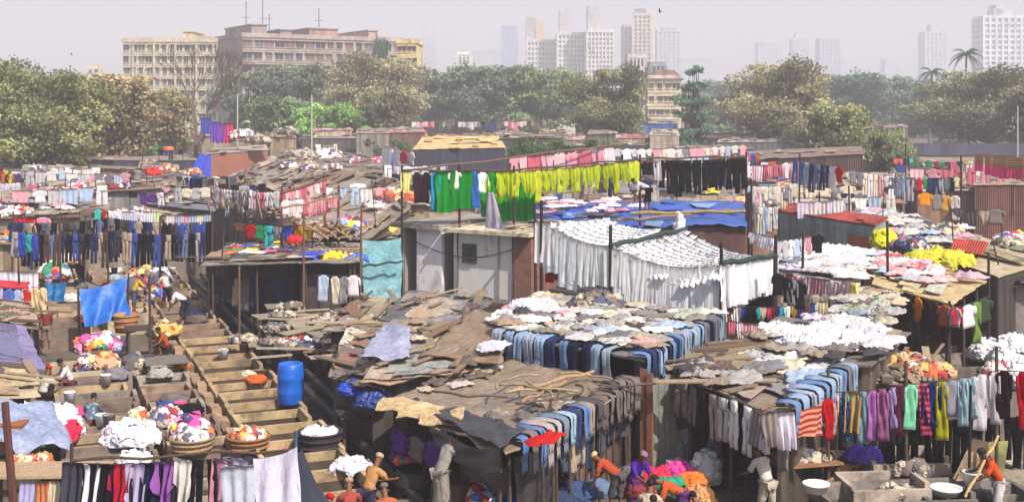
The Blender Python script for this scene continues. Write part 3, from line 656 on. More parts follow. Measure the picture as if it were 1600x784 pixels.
    m = bpy.data.meshes.new('hair'); bm.to_mesh(m); bm.free(); m.polygons.foreach_set('use_smooth', [True] * len(m.polygons))
    o = mk('head_cloth' if wrap else 'hair', m, 'cloth' if wrap else 'hair', r, wrap or hairc, hp - hf * .018 + hu * (.022 if not wrap else .055))
    o.rotation_euler = (-(ln * .7 + q['nod']), 0, 0)
    for s in (-1, 1):
        mb = MB(); mb.lathe([(0, -.011), (.009, -.006), (.012, 0), (.009, .006), (0, .011)], 8)
        mk('eye', mb.mesh('eye', 'plastic', True), None, r, c(30, 22, 20), hp - hu * .035 + hf * .082 + V3((s * .03, 0, 0)))
        mb = MB(); mb.lathe([(0, -.03), (.014, -.015), (.018, .005), (.012, .022), (0, .03)], 8)
        mk('ear', mb.mesh('ear', 'skin', True), None, r, skin, hp - hu * .045 + V3((s * .078, 0, 0)))
    return r
# ---------------------------------------------------------------- trees
def crown_mesh(seed, rx, ry, rz_, n, leaf, lobes=16, gap=.5, flat=0, layers=0, trunkpts=None):
    rr = random.Random(seed); cl = []
    for i in range(lobes):
        if layers:
            lv = i % layers; z = (lv / (layers - 1) * 2 - 1); w = 1 - .75 * max(0, (z + 1) / 2) ** 1.3
            a = rr.uniform(0, 6.28); q = rr.uniform(.2, .8) * w; cl.append((V3((q * math.cos(a), q * math.sin(a), z + rr.uniform(-.07, .07))), rr.uniform(.25, .45) * w + .08, .3))
        else:
            a = rr.uniform(0, 6.28); z = rr.uniform(-.75, .75); q = math.sqrt(max(0, 1 - z * z)) * rr.uniform(.2, .95)
            cl.append((V3((q * math.cos(a), q * math.sin(a), z * .85)), rr.uniform(.13, .36), rr.uniform(.6, .9)))
    vs = []; fs = []; cols = []
    tot = sum(l[1] ** 2 for l in cl)
    for (p, r, fz) in cl:
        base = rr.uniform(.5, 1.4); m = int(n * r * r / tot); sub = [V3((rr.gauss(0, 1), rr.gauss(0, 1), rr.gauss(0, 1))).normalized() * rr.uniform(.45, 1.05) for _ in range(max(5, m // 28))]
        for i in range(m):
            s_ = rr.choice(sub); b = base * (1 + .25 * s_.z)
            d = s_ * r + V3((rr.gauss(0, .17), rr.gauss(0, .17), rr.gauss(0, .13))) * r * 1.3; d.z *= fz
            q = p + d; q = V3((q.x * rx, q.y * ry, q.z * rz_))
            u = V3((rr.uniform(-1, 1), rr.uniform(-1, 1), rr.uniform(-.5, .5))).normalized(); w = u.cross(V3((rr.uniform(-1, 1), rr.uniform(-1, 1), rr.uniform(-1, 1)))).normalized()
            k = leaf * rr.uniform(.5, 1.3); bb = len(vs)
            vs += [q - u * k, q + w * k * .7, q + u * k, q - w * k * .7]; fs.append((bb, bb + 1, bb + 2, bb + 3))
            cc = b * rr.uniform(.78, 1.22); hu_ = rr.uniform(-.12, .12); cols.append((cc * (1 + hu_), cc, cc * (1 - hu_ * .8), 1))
    m = bpy.data.meshes.new('crown'); m.from_pydata([tuple(v) for v in vs], [], fs); m.materials.append(MATS['leaves'])
    a = m.color_attributes.new('leaf', 'FLOAT_COLOR', 'CORNER')
    a.data.foreach_set('color', [x for cc in cols for _ in range(4) for x in cc]); return m, cl
def limbs(mb, cl, rx, ry, rz_, zc, h0, r0, rr):
    mb.tube([(0, 0, 0), (.1, .05, h0 * .5), (0, .1, h0)], [r0 * 1.3, r0, r0 * .8], 8)
    for (p, r, fz) in cl:
        e = V3((p.x * rx, p.y * ry, zc + p.z * rz_)); s = V3((0, .1, h0 * rr.uniform(.75, 1)))
        if e.z < s.z: s.z = max(.5, e.z * .7)
        mid = s.lerp(e, .5) + V3((rr.uniform(-1, 1), rr.uniform(-1, 1), -.3)) * r0 * 1.5
        mb.tube([s, mid, e], [r0 * .5, r0 * .3, r0 * .08], 5)
TREES = {}
def tree(kind, base, w, h, color, label, rz=0, trunk=c(96, 80, 66), group='trees behind the roofs', name='broadleaf_tree'):
    """base: ground point; w: crown width, h: total height"""
    if kind not in TREES:
        sd, n, leaf, lob, lay = {'a': (1, 17000, .19, 44, 0), 'b': (2, 17000, .19, 52, 0), 'd': (4, 13000, .19, 22, 0), 'c': (3, 9000, .17, 34, 0), 'layer': (9, 15000, .17, 70, 7), 'bush': (6, 5000, .14, 12, 0), 'near': (12, 30000, .12, 60, 0)}[kind]
        cm, cl = crown_mesh(sd, 5, 5, 4.3, n, leaf, lob, 0, 0, lay)
        mb = MB(); limbs(mb, cl, 5, 5, 4.3, 5.8, 3.0 if kind != 'bush' else 2, .3, random.Random(sd)); TREES[kind] = (cm, mb.mesh('trunk', 'bark', True))
    cm, tm = TREES[kind]
    r = root(name, base, rz, label=label, cat='tree' if kind != 'bush' else 'bush', group=group); sx = w / 10; sz = h / 10
    r.scale = (sx, sx, sz)
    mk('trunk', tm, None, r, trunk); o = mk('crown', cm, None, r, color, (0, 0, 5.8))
    return r
def palm(base, h, label, seed=1, fr=3.4, col=c(58, 92, 60), group='coconut palms'):
    rr = random.Random(seed); r = root('palm_tree', base, label=label, cat='palm tree', group=group)
    mb = MB(); mb.tube([(math.sin(t * 1.2) * .8, 0, h * t) for t in [i / 6 for i in range(7)]], [.26, .22, .2, .18, .17, .16, .15], 8); tx = math.sin(1.2) * .8
    mk('trunk', mb.mesh('trunk', 'bark', True), None, r, c(110, 96, 80))
    for i in range(17):
        a = i * 2.4 + rr.uniform(-.2, .2); el = rr.uniform(-.4, 1.2); mb = MB(); d = V3((math.cos(a), math.sin(a), 0)); sd = V3((-d.y, d.x, 0)); L = fr * rr.uniform(.85, 1.1)
        pts = []
        for j in range(11):
            t = j / 10; pts.append(V3((tx, 0, h)) + d * (L * math.cos(el * .6) * t) + V3((0, 0, L * (math.sin(el) * t - .75 * t * t))))
        cols_ = []
        for j in range(10):
            for s in (-1, 1):
                for k in range(2):
                    p = pts[j].lerp(pts[j + 1], k * .5); l = .62 * math.sin(math.pi * min(.95, .12 + (j + k * .5) / 10)) + .12; e = p + sd * s * l * .85 + d * l * .35 - V3((0, 0, l * .55))
                    mb.add([p, p + d * .17, e], [(0, 1, 2)])
        mb.tube(pts, .035, 4)
        m = mb.mesh('frond', 'leaves'); at2 = m.color_attributes.new('leaf', 'FLOAT_COLOR', 'CORNER'); at2.data.foreach_set('color', [1.0] * (4 * len(m.loops)))
        mk('frond', m, None, r, jit(col, .15, rr))
    return r
# ================================================================ setting
cam = bpy.data.cameras.new('camera'); co = bpy.data.objects.new('camera', cam); COL.objects.link(co); SC.camera = co
cam.sensor_width = 36; cam.lens = 36 * F / 1600; cam.shift_y = -(392 - YH) / 1600; cam.clip_end = 20000; cam.clip_start = .5
co.location = (0, 0, H); co.rotation_euler = (math.pi / 2, 0, 0)
SUN = V3((.62, -.78, .0)).normalized(); EL = math.radians(48)
sd = V3((SUN.x * math.cos(EL), SUN.y * math.cos(EL), math.sin(EL)))
sl = bpy.data.lights.new('sun', 'SUN'); sl.energy = 5.0; sl.angle = math.radians(.5); sl.color = (1, .93, .84)
so = bpy.data.objects.new('sun', sl); COL.objects.link(so); so.rotation_mode = 'QUATERNION'; so.rotation_quaternion = sd.to_track_quat('Z', 'Y')
W = bpy.data.worlds.new('World'); SC.world = W; W.use_nodes = True; wt = W.node_tree
sk = wt.nodes.new('ShaderNodeTexSky'); sk.sky_type = 'NISHITA'; sk.sun_disc = False; sk.sun_elevation = EL; sk.sun_rotation = math.atan2(SUN.x, SUN.y)
sk.dust_density = 4.0; sk.air_density = 1.0; sk.ozone_density = 2.0; bg = wt.nodes['Background']; wt.links.new(sk.outputs[0], bg.inputs[0]); bg.inputs[1].default_value = .115
vs = SC.view_settings; vs.view_transform = 'Standard'; vs.look = 'None'; vs.exposure = .38; vs.gamma = 1
SC.cycles.use_denoising = True; SC.cycles.denoiser = 'OPENIMAGEDENOISE'; SC.cycles.max_bounces = 6; SC.cycles.diffuse_bounces = 3
SC.cycles.volume_bounces = 2; SC.cycles.transparent_max_bounces = 4; SC.cycles.use_adaptive_sampling = True
mb = MB(); S = 6000
mb.add([(-S, -200, 0), (S, -200, 0), (S, 9000, 0), (-S, 9000, 0)], [(0, 1, 2, 3)])
reg(mk('ground', mb.mesh('ground', 'ground_dirt')), kind='structure')
# haze
hm = bpy.data.materials.new('haze_air'); hm.use_nodes = True; t = hm.node_tree; t.nodes.clear(); o = t.nodes.new('ShaderNodeOutputMaterial')
pv = t.nodes.new('ShaderNodeVolumePrincipled'); pv.inputs['Color'].default_value = (.86, .86, .92, 1); pv.inputs['Density'].default_value = .001; pv.inputs['Anisotropy'].default_value = 0
t.links.new(pv.outputs[0], o.inputs['Volume'])
MATS['haze_air'] = hm; mb = MB(); mb.box((-2500, -60, -1), (2500, 2700, 190)); reg(mk('haze', mb.mesh('haze', 'haze_air')), kind='stuff')

# ================================================================ far buildings
def frame_at(px, py, d, rot):
    o = far(px, py, d); return Matrix.Translation((o.x, o.y, 0)) @ Matrix.Rotation(rot, 4, 'Z'), o.z
def building(name, label, px0, px1, ytop, d, rot=0, dep=14, col=c(205, 190, 165), nfl=8, ncol=9, win=(1.5, 1.3), wcol=c(60, 58, 62), ledge=c(215, 205, 190), extras=(), group=None, side_win=0, width=None, balc=0, d1=None):
    M, z = frame_at(px0, ytop, d, rot); p0 = far(px0, 0, d)
    if width is None:
        # where the front meets the ray through px1
        k = (px1 - 800) / F; cr, sr = math.cos(rot), math.sin(rot); width = (k * p0.y - p0.x) / (cr - k * sr)
    r = root(name, (p0.x, p0.y, 0), rot, label=label, cat='building', group=group)
    b = MB(); b.box((0, 0, 0), (width, dep, z)); mk('wall', b.mesh('wall', 'facade'), None, r, col)
    b = MB(); b.box((-.3, -.3, z), (width + .3, .1, z + 1)); b.box((-.3, dep - .1, z), (width + .3, dep + .3, z + 1)); b.box((-.3, .1, z), (0, dep - .1, z + 1)); b.box((width, .1, z), (width + .3, dep - .1, z + 1)); mk('parapet', b.mesh('parapet', 'facade'), None, r, ledge)
    fh = z / nfl; cw = width / ncol; cnt = 0; rr = random.Random(int(px0)); gw = None; gf = None
    glass = MB(); glass.box((-win[0] / 2, -.05, -win[1] / 2), (win[0] / 2, .3, win[1] / 2)); gm = glass.mesh('pane', 'window_glass')
    fr = MB(); fr.box((-win[0] / 2 - .25, -.6, win[1] / 2 + .05), (win[0] / 2 + .25, -.001, win[1] / 2 + .2)); fr.box((-win[0] / 2 - .12, -.2, -win[1] / 2 - .18), (win[0] / 2 + .12, -.001, -win[1] / 2)); fr.box((-.04, -.09, -win[1] / 2), (.04, -.055, win[1] / 2))
    fm = fr.mesh('window', 'facade')
    for f in range(nfl - 1, 1, -1):
        for i in range(ncol):
            if cnt >= 98: break
            w = mk('window', fm, None, r, ledge, (cw * (i + .5) + rr.uniform(-.2, .2), 0, fh * (f + .5))); w.scale.x = rr.choice((.75, 1, 1.2))
            mk('pane', gm, None, w, jit(rr.choice([wcol, wcol, c(110, 80, 70), c(80, 84, 92)]), .3, rr)); cnt += 1
        if f % 1 == 0:
            b = MB(); b.box((-.08, -.14, fh * f - .12), (width + .08, -.002, fh * f + .12)); mk('ledge', b.mesh('ledge', 'facade'), None, r, jit(ledge, .08, rr))
    if balc:
        for i in range(balc):
            x = width * (i + .5) / balc; b = MB(); b.box((x - .25, -.5, 0), (x + .25, -.003, z - .3)); mk('pilaster', b.mesh('pilaster', 'facade'), None, r, jit(col, .1, rr))
    for (x0, x1, h, cc) in extras:
        b = MB(); b.box((width * x0, 2, z), (width * x1, dep - 2, z + h)); b.box((width * x0 - .3, 1.7, z + h), (width * x1 + .3, dep - 1.7, z + h + .3)); mk('roof_room', b.mesh('roof_room', 'facade'), None, r, cc)
    return r, z, width
building('apartment_building', 'cream apartment block with six rows of windows, left of the long pinkish block', 192, 357, 66, 300, 0.0, 16, c(204, 196, 174), 9, 14, (1.25, 1.45), wcol=c(44, 40, 44), ledge=c(204, 192, 168), extras=((.55, .64, 2.6, c(225, 205, 160)), (.1, .3, .9, c(214, 170, 130)), (.72, .9, 1.2, c(225, 200, 160))), balc=5)
r, z, w = building('apartment_building', 'long pinkish grey apartment block with antennas and cluttered roof, shaded on its left side', 379, 628, 58, 285, math.radians(31), 24, c(164, 152, 146), 9, 16, (1.9, 1.5), wcol=c(44, 42, 46), ledge=c(172, 156, 148), extras=((.07, .16, 3, c(168, 150, 142)), (.24, .31, 2, c(150, 130, 124)), (.42, .6, 2.6, c(172, 140, 130)), (.8, .86, 2.6, c(190, 165, 150))))
for i, x in enumerate((.07, .17, .21, .52)):
    b = MB(); b.tube([(w * x, 6, z), (w * x, 6, z + (9, 11, 6, 8)[i])], .12, 5); b.tube([(w * x - 1, 6, z + 5), (w * x + 1, 6, z + 5)], .06, 4); mk('antenna', b.mesh('antenna', 'paint'), None, r, c(110, 108, 112))
building('apartment_building', 'narrow yellow apartment block at the right end of the long pinkish block', 621, 650, 68, 262, math.radians(-4), 10, c(222, 206, 150), 9, 2, (1.6, 1.2), ledge=c(225, 200, 150))
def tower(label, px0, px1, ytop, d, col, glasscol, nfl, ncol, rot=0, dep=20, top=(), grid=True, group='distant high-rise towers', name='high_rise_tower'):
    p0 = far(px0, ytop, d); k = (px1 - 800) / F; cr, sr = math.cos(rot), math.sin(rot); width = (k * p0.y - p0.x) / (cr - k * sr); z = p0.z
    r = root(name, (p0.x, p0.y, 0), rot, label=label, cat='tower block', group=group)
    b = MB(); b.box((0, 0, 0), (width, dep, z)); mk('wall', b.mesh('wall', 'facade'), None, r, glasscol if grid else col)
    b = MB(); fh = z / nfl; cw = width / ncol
    if grid:
        for f in range(nfl + 1): b.box((-.5, -.5, fh * f - fh * .2), (width + .5, -.01, fh * f + fh * .22)); b.box((-.5, 0, fh * f - fh * .2), (-.01, dep, fh * f + fh * .22)); b.box((width + .01, 0, fh * f - fh * .2), (width + .5, dep, fh * f + fh * .22))
        for i in range(ncol + 1): b.box((cw * i - cw * .18, -.9, 0), (cw * i + cw * .18, -.52, z))
        for i in range(5): b.box((-.9, dep * i / 4 - 1, 0), (-.52, dep * i / 4 + 1, z)); b.box((width + .52, dep * i / 4 - 1, 0), (width + .9, dep * i / 4 + 1, z))
        mk('facade_ribs', b.mesh('facade_ribs', 'facade'), None, r, col)  # one mesh of facade ribs over the dark body draws the window grid
    b = MB(); b.box((-.6, -1, z), (width + .6, dep, z + 1.6)); mk('roof', b.mesh('roof', 'facade'), None, r, col)
    for (x0, x1, h, cc) in top:
        b = MB(); b.box((width * x0, 3, z + 1.6), (width * x1, dep - 3, z + h)); mk('roof_room', b.mesh('roof_room', 'facade'), None, r, cc)
    return r
WH = c(222, 218, 214); WG = c(150, 150, 158); GL = c(178, 184, 196)
tower('white gridded tower block with orange-topped lift room, lowest step of the white complex', 824, 874, 66, 760, WH, WG, 17, 9, 0, 18, ((-.05, .25, 16, c(180, 175, 180)), (.27, .5, 14, c(214, 180, 140))))
tower('white gridded tower block in the middle of the white complex', 872, 920, 55, 740, WH, WG, 19, 8, 0, 18, ((.05, .42, 16, c(196, 190, 190)),))
tower('white gridded tower block at the right end of the white complex with tall lift room', 918, 958, 51, 720, WH, WG, 20, 7, 0, 18, ((.02, .5, 16, c(196, 190, 190)),))
tower('tall slab tower with dark left side and cream right side beside the flying bird', 990, 1017, 25, 820, c(218, 208, 190), c(150, 142, 135), 26, 4, math.radians(-14), 14, ((.0, .6, 5, WG),))
tower('short grey tower stepped against the left of the tall cream slab tower', 976, 992, 42, 840, c(205, 200, 200), WG, 22, 3, 0, 18)
tower('plain grey-blue paired tower right of the tall cream slab tower', 1028, 1062, 50, 1150, c(190, 190, 200), c(170, 176, 190), 24, 5, 0, 20, ((.2, .9, 4, WG),))
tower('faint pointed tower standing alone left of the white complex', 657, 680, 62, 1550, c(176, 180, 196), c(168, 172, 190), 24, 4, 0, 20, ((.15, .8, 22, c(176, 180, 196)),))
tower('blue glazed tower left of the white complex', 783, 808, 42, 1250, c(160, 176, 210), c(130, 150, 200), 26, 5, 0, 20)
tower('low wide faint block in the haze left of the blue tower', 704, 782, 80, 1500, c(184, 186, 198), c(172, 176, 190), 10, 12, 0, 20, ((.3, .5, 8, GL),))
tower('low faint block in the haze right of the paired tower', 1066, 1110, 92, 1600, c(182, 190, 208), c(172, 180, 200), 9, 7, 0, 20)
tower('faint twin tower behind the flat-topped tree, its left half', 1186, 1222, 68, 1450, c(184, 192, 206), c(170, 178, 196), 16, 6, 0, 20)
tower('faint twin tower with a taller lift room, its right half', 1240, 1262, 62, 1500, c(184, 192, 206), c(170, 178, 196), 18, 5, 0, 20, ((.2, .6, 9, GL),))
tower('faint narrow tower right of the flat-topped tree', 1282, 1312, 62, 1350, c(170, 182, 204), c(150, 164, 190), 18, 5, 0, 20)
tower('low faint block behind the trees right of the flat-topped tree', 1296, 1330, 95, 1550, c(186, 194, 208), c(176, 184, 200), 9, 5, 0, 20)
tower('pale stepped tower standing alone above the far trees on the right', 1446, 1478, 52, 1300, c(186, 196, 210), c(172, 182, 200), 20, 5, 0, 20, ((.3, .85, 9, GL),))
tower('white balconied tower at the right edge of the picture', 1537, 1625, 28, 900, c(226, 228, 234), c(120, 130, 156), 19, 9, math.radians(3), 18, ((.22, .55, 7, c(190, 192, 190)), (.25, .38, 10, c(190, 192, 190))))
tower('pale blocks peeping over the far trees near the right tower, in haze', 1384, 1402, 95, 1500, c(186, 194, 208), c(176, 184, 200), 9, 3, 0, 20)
tower('small white house above the tree line left of the blue tower', 716, 734, 86, 620, c(225, 225, 220), WG, 6, 3, 0, 12)
tower('low grey building with dark band between the white complex and the tall tower', 983, 1006, 91, 480, c(206, 202, 196), c(110, 110, 118), 7, 4, 0, 10)
tower('small grey-green roofed building right of the low grey building', 1018, 1038, 104, 420, c(140, 150, 150), c(110, 116, 118), 6, 3, 0, 10)
# low house with a brown roof
r, z, w = building('house', 'cream house with pitched red-brown roof among the trees', 1012, 1062, 124, 300, math.radians(-10), 10, c(224, 204, 160), 5, 4, (1.4, 1.3))
b = MB(); b.add([(-.8, -.8, z), (w + .8, -.8, z), (w + .8, 10.8, z), (-.8, 10.8, z), (1.5, 5, z + 2.4), (w - 1.5, 5, z + 2.4)], [(0, 1, 5, 4), (1, 2, 5), (2, 3, 4, 5), (3, 0, 4)]); mk('roof', b.mesh('roof', 'corrugated'), None, r, c(140, 98, 82))
# ================================================================ trees
G1, G2, G3, G4, G5 = c(134, 138, 76), c(112, 130, 88), c(100, 124, 92), c(150, 132, 88), c(96, 112, 76)
def T(kind, px, ytop, wpx, d, color, label, zb=0, **kw):
    p = far(px, ytop, d); w = wpx / F * d
    return tree(kind, (p.x, p.y, zb), w, p.z, color, label, rz=px * .37, **kw)
T('near', 52, 84, 230, 112, G1, 'big olive tree at the left edge hanging over the roofs')
T('a', 8, 78, 130, 150, G2, 'grey-green tree behind the big olive tree at the left edge')
T('b', 175, 100, 190, 125, G4, 'brownish spreading tree in front of the cream block')
T('b', 108, 104, 110, 160, G5, 'dark tree between the two near trees on the left')
T('a', 245, 128, 130, 150, c(156, 146, 80), 'yellowish tree below the cream block')
T('a', 395, 96, 130, 215, G3, 'green tree in front of the left end of the long pinkish block')
T('b', 470, 88, 130, 225, G2, 'dark green tree rising beside the green one before the pinkish block')
T('near', 575, 66, 190, 190, c(150, 142, 100), 'tall brownish tree covering the right half of the pinkish block')
T('a', 515, 152, 110, 165, c(120, 168, 50), 'bright green low tree in front of the pinkish block')
T('a', 440, 140, 120, 170, c(112, 136, 84), 'mid-green low tree left of the bright green one')
T('b', 605, 130, 100, 180, c(134, 132, 84), 'olive tree at the right foot of the tall brownish tree')
T('b', 596, 44, 30, 262, c(60, 100, 70), 'dark pointed tree poking above the roof of the pinkish block')
T('a', 690, 100, 130, 250, G3, 'hazy green tree right of the yellow block')
T('b', 765, 90, 150, 235, G3, 'broad green tree in front of the blue tower')
T('a', 845, 92, 140, 230, c(118, 140, 80), 'leafy tree in front of the white complex, left part')
T('b', 900, 118, 80, 260, G3, 'small hazy tree below the white complex')
T('near', 958, 88, 150, 170, c(122, 124, 74), 'big dark olive tree in front of the tall cream tower')
T('layer', 1084, 112, 100, 160, c(84, 124, 90), 'dark layered tree with horizontal branches right of centre', name='layered_tree')
T('c', 1140, 128, 60, 190, c(120, 112, 100), 'thin leafless tree between the layered tree and the brownish tree', trunk=c(120, 108, 100))
T('near', 1228, 78, 190, 165, c(150, 142, 92), 'brownish tree on the right with a flat tuft on top')
T('b', 1330, 104, 150, 290, c(94, 124, 100), 'hazy blue-green tree right of the brownish tree')
T('a', 1400, 112, 140, 300, c(96, 124, 100), 'hazy blue-green tree below the pale lone tower')
T('a', 1470, 120, 130, 240, c(106, 126, 86), 'green tree below the smaller palm')
T('near', 1550, 92, 230, 180, c(126, 128, 84), 'big tree in front of the balconied tower at the right edge')
T('b', 1625, 120, 150, 150, c(134, 124, 96), 'dull brown tree cut by the right edge of the picture')
T('b', 1310, 150, 130, 130, c(140, 144, 84), 'yellow-green low tree beyond the roofs right of centre')
T('a', 1385, 190, 84, 116, c(124, 136, 80), 'ragged low tree standing between the right-hand sheds')
T('bush', 850, 186, 140, 105, c(78, 104, 52), 'low green bush behind the lime garments')
T('bush', 925, 190, 100, 110, c(88, 108, 56), 'low bush right of the one behind the lime garments')
T('bush', 815, 192, 60, 100, c(64, 92, 56), 'small dark bush left of the one behind the lime garments')
T('bush', 1250, 165, 130, 150, c(96, 100, 62), 'scrubby bush behind the long brown sheds')
T('bush', 600, 196, 80, 130, c(80, 104, 60), 'low bush left of the straw roof')
for i in range(10):          # the far belt of trees that closes the view
    T(('a', 'b')[i % 2], -40 + i * 182 + (i * 37) % 60, 108 + (i * 13) % 22, 230, 330 + (i * 29) % 60, jit(c(104, 126, 96), .1), f'{["hazy","dull","pale"][i % 3]} green tree in the far belt, {ordn(i)} counted from the left', group='far belt of trees')
palm(tuple(far(1503, 0, 200).xy) + (0,), 9 + (170 - 84) / F * 200, 'tall coconut palm with drooping fronds left of the balconied tower', 3, 3.1)
palm(tuple(far(1450, 0, 225).xy) + (0,), 9 + (170 - 112) / F * 225, 'smaller coconut palm below the pale lone tower', 5, 3.0)
# bare tree
p = far(303, 200, 120); r = root('bare_tree', (p.x, p.y, 0), 0, label='bare leafless tree with forking twigs in front of the cream block', cat='tree'); mb = MB(); rr = random.Random(5)
def br(p, d, l, rad, k):
    e = p + d * l; mb.tube([p, p.lerp(e, .5) + V3((rr.uniform(-.1, .1), 0, 0)) * l, e], [rad, rad * .8, rad * .6], 5)
    if k:
        for i in range(3 if k > 1 else 4): br(e, (d + V3((rr.uniform(-.7, .7), rr.uniform(-.7, .7), rr.uniform(-.1, .5)))).normalized(), l * .72, rad * .55, k - 1)
br(V3((0, 0, 0)), V3((.03, 0, 1)), 5.2, .35, 5); mk('trunk', mb.mesh('trunk', 'bark'), None, r, c(108, 90, 88))
# birds
def bird(px, py, d, span, label, rz):
    r = root('bird', far(px, py, d), rz, label=label, cat='bird'); mb = MB(); mb.tube([(-.5, 0, 0), (-.3, 0, .02), (0, 0, .04), (.25, 0, .03), (.42, 0, 0)], [.02, .07, .1, .07, .015], 8)
    mb.add([(-.45, -.04, 0), (-.45, .04, 0), (-.75, .14, 0), (-.7, -.14, 0)], [(0, 1, 2, 3)])
    for s in (-1, 1): mb.add([(.15, s * .05, .05), (.2, s * .6, .25), (.02, s * 1.25, .32), (-.12, s * .65, .22), (-.15, s * .05, .04), (.15, s * .05, .03), (-.15, s * .05, .02)], [(0, 1, 3, 4), (1, 2, 3), (5, 6, 3, 1)])
    mk('body', mb.mesh('body', 'plastic'), None, r, c(50, 45, 42)); r.scale = (span,) * 3; r.rotation_euler[0] = .5
bird(1031, 19, 60, .22, 'dark kite gliding right of the tall cream tower', 2.9)
bird(112, 86, 120, .3, 'tiny bird flying above the trees at the left', .6)
# railway coach
p0, p1 = far(1128, 0, 255), far(1240, 0, 255); r = root('railway_coach', (p0.x, 255, 1.6), 0, label='green railway coach with white window band passing behind the sheds', cat='train'); L = p1.x - p0.x
mb = MB(); mb.box((0, 0, .6), (L, 3, 3.4)); mk('body', mb.mesh('body', 'paint'), None, r, c(60, 108, 90))
mb = MB(); mb.box((-.1, -.1, 3.4), (L + .1, 3.1, 3.8)); mk('roof', mb.mesh('roof', 'paint'), None, r, c(196, 196, 180))
for i in range(8): mb = MB(); mb.box((L * (i + .25) / 8, -.06, 1.9), (L * (i + .75) / 8, -.01, 2.8)); mk('window', mb.mesh('window', 'window_glass'), None, r, c(150, 190, 170))
for i in range(4): mb = MB(); x = (2, 4.2, L - 4.2, L - 2)[i]; mb.lathe([(0, 0), (.5, 0), (.5, .2), (0, .2)], 12); o = mk('wheel', mb.mesh('wheel', 'paint'), None, r, c(50, 50, 50), (x, 0, .45)); o.rotation_euler[0] = math.pi / 2
mb = MB(); mb.box((0, 0, 0), (200, 14, 1.6)); reg(mk('embankment', mb.mesh('embankment', 'ground_dirt'), None, None, None, (p0.x - 60, 252, 0)), kind='structure')
# lamp posts far off
for px, yt, lab in ((1590, 165, 'thin pale mast before the trees at the right edge'), (371, 150, 'thin white mast among the trees left of the bright green tree'), (487, 148, 'thin pale mast before the bright green tree'), (1412, 200, 'slim mast at the corner of the beige shed')):
    p = far(px, yt, 120); pole((p.x, p.y, 0), p.z, lab, .09, c(190, 186, 176), None, (0, 0), name='mast', cat='mast')
# ================================================================ the wash pens
A22 = math.radians(22); U = V3((math.cos(A22), math.sin(A22), 0)); Vv = V3((-math.sin(A22), math.cos(A22), 0)); OO = V3((-6.42, 29.4, 0))
def uv2(u, v, z=0): return OO + U * u + Vv * v + V3((0, 0, z))
CT = [c(170, 144, 118), c(150, 124, 106), c(186, 166, 138), c(134, 114, 104), c(160, 148, 134), c(190, 164, 124), c(126, 112, 100)]
def pen(u, v, w, l, h, label, group, tone=None, water=True, stone=True, rot=A22, pos=None, rr=R, wc=None):
    loc = pos or uv2(u, v); r = root('wash_pen', loc, rot, label=label, cat='wash pen', group=group); tone = tone or jit(rr.choice(CT), .12, rr); th = .11
    mb = MB(); J = lambda: rr.uniform(-.02, .02)
    mb.box((0, 0, 0), (w, th, h + J())); mb.box((0, l - th, 0), (w, l - .004, h + .08 + J())); mb.box((0, th, 0), (th, l - th, h + .05 + J())); mb.box((w - th, th, 0), (w, l - th, h + .12 + J())); mb.box((th, th, 0), (w - th, l - th, .12))
    mk('basin', mb.mesh('basin', 'concrete'), None, r, tone)
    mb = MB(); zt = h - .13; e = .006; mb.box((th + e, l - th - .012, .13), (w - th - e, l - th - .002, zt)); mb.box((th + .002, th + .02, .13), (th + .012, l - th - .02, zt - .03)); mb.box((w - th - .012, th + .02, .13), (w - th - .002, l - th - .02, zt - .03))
    mk('wet_shade_lining', mb.mesh('wet_shade_lining', 'concrete'), None, r, jit(c(88, 76, 64), .2, rr))  # dark lining colour: wet concrete plus painted shade lines inside the tank
    if stone:
        mb = MB(); a, b_ = l * .7, l - th - .01; z0, z1 = h * .82, h + .16
        mb.add([(th, a, z0), (w - th, a, z0), (w - th, b_, z1), (th, b_, z1), (th, a, .1), (w - th, a, .1), (w - th, b_, .1), (th, b_, .1)], [(0, 1, 2, 3), (4, 5, 1, 0), (5, 6, 2, 1), (6, 7, 3, 2), (7, 4, 0, 3)])
        mk('washing_stone', mb.mesh('washing_stone', 'concrete'), None, r, jit(tone, .15, rr))
    if water:
        mb = MB(); mb.add([(th, th, h * .4), (w - th, th, h * .4), (w - th, l - th - .02, h * .4), (th, l - th - .02, h * .4)], [(0, 1, 2, 3)]); mk('water', mb.mesh('water', 'wash_water'), None, r, wc or rr.choice([c(44, 50, 50), c(36, 40, 44), c(56, 50, 42), c(28, 30, 36)]))
    return r
ROWN = {'A': 'pen row beside the long gutter', 'B': 'middle pen row left of the stepped aisle wall', 'C': 'pen row behind the grey-blue tarp at the left', 'A2': 'short pen row against the aisle wall'}
rr = random.Random(3)
def row(nm, u, w, v0, v1, step, h=.8, skip=(), yellow=False, water=True, stone=True):
    v = v0; i = 0
    while v < v1:
        if not any(a <= v <= b for a, b in skip):
            near = c(184, 158, 120) if yellow and v < 12 else None
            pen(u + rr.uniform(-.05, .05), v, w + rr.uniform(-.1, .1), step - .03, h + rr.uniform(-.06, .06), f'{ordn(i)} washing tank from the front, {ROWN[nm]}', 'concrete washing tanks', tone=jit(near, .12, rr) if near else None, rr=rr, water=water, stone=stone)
            i += 1
        v += step
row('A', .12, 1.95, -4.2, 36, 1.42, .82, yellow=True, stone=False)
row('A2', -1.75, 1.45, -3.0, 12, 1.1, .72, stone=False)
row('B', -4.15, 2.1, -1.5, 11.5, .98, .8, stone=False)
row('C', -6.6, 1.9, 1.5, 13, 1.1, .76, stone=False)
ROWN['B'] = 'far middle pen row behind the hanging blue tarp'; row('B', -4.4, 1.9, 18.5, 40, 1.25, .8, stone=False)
ROWN['A2'] = 'far pen row beside the crowded bundles'; row('A2', -1.9, 1.7, 21, 40, 1.3, .8, stone=False)
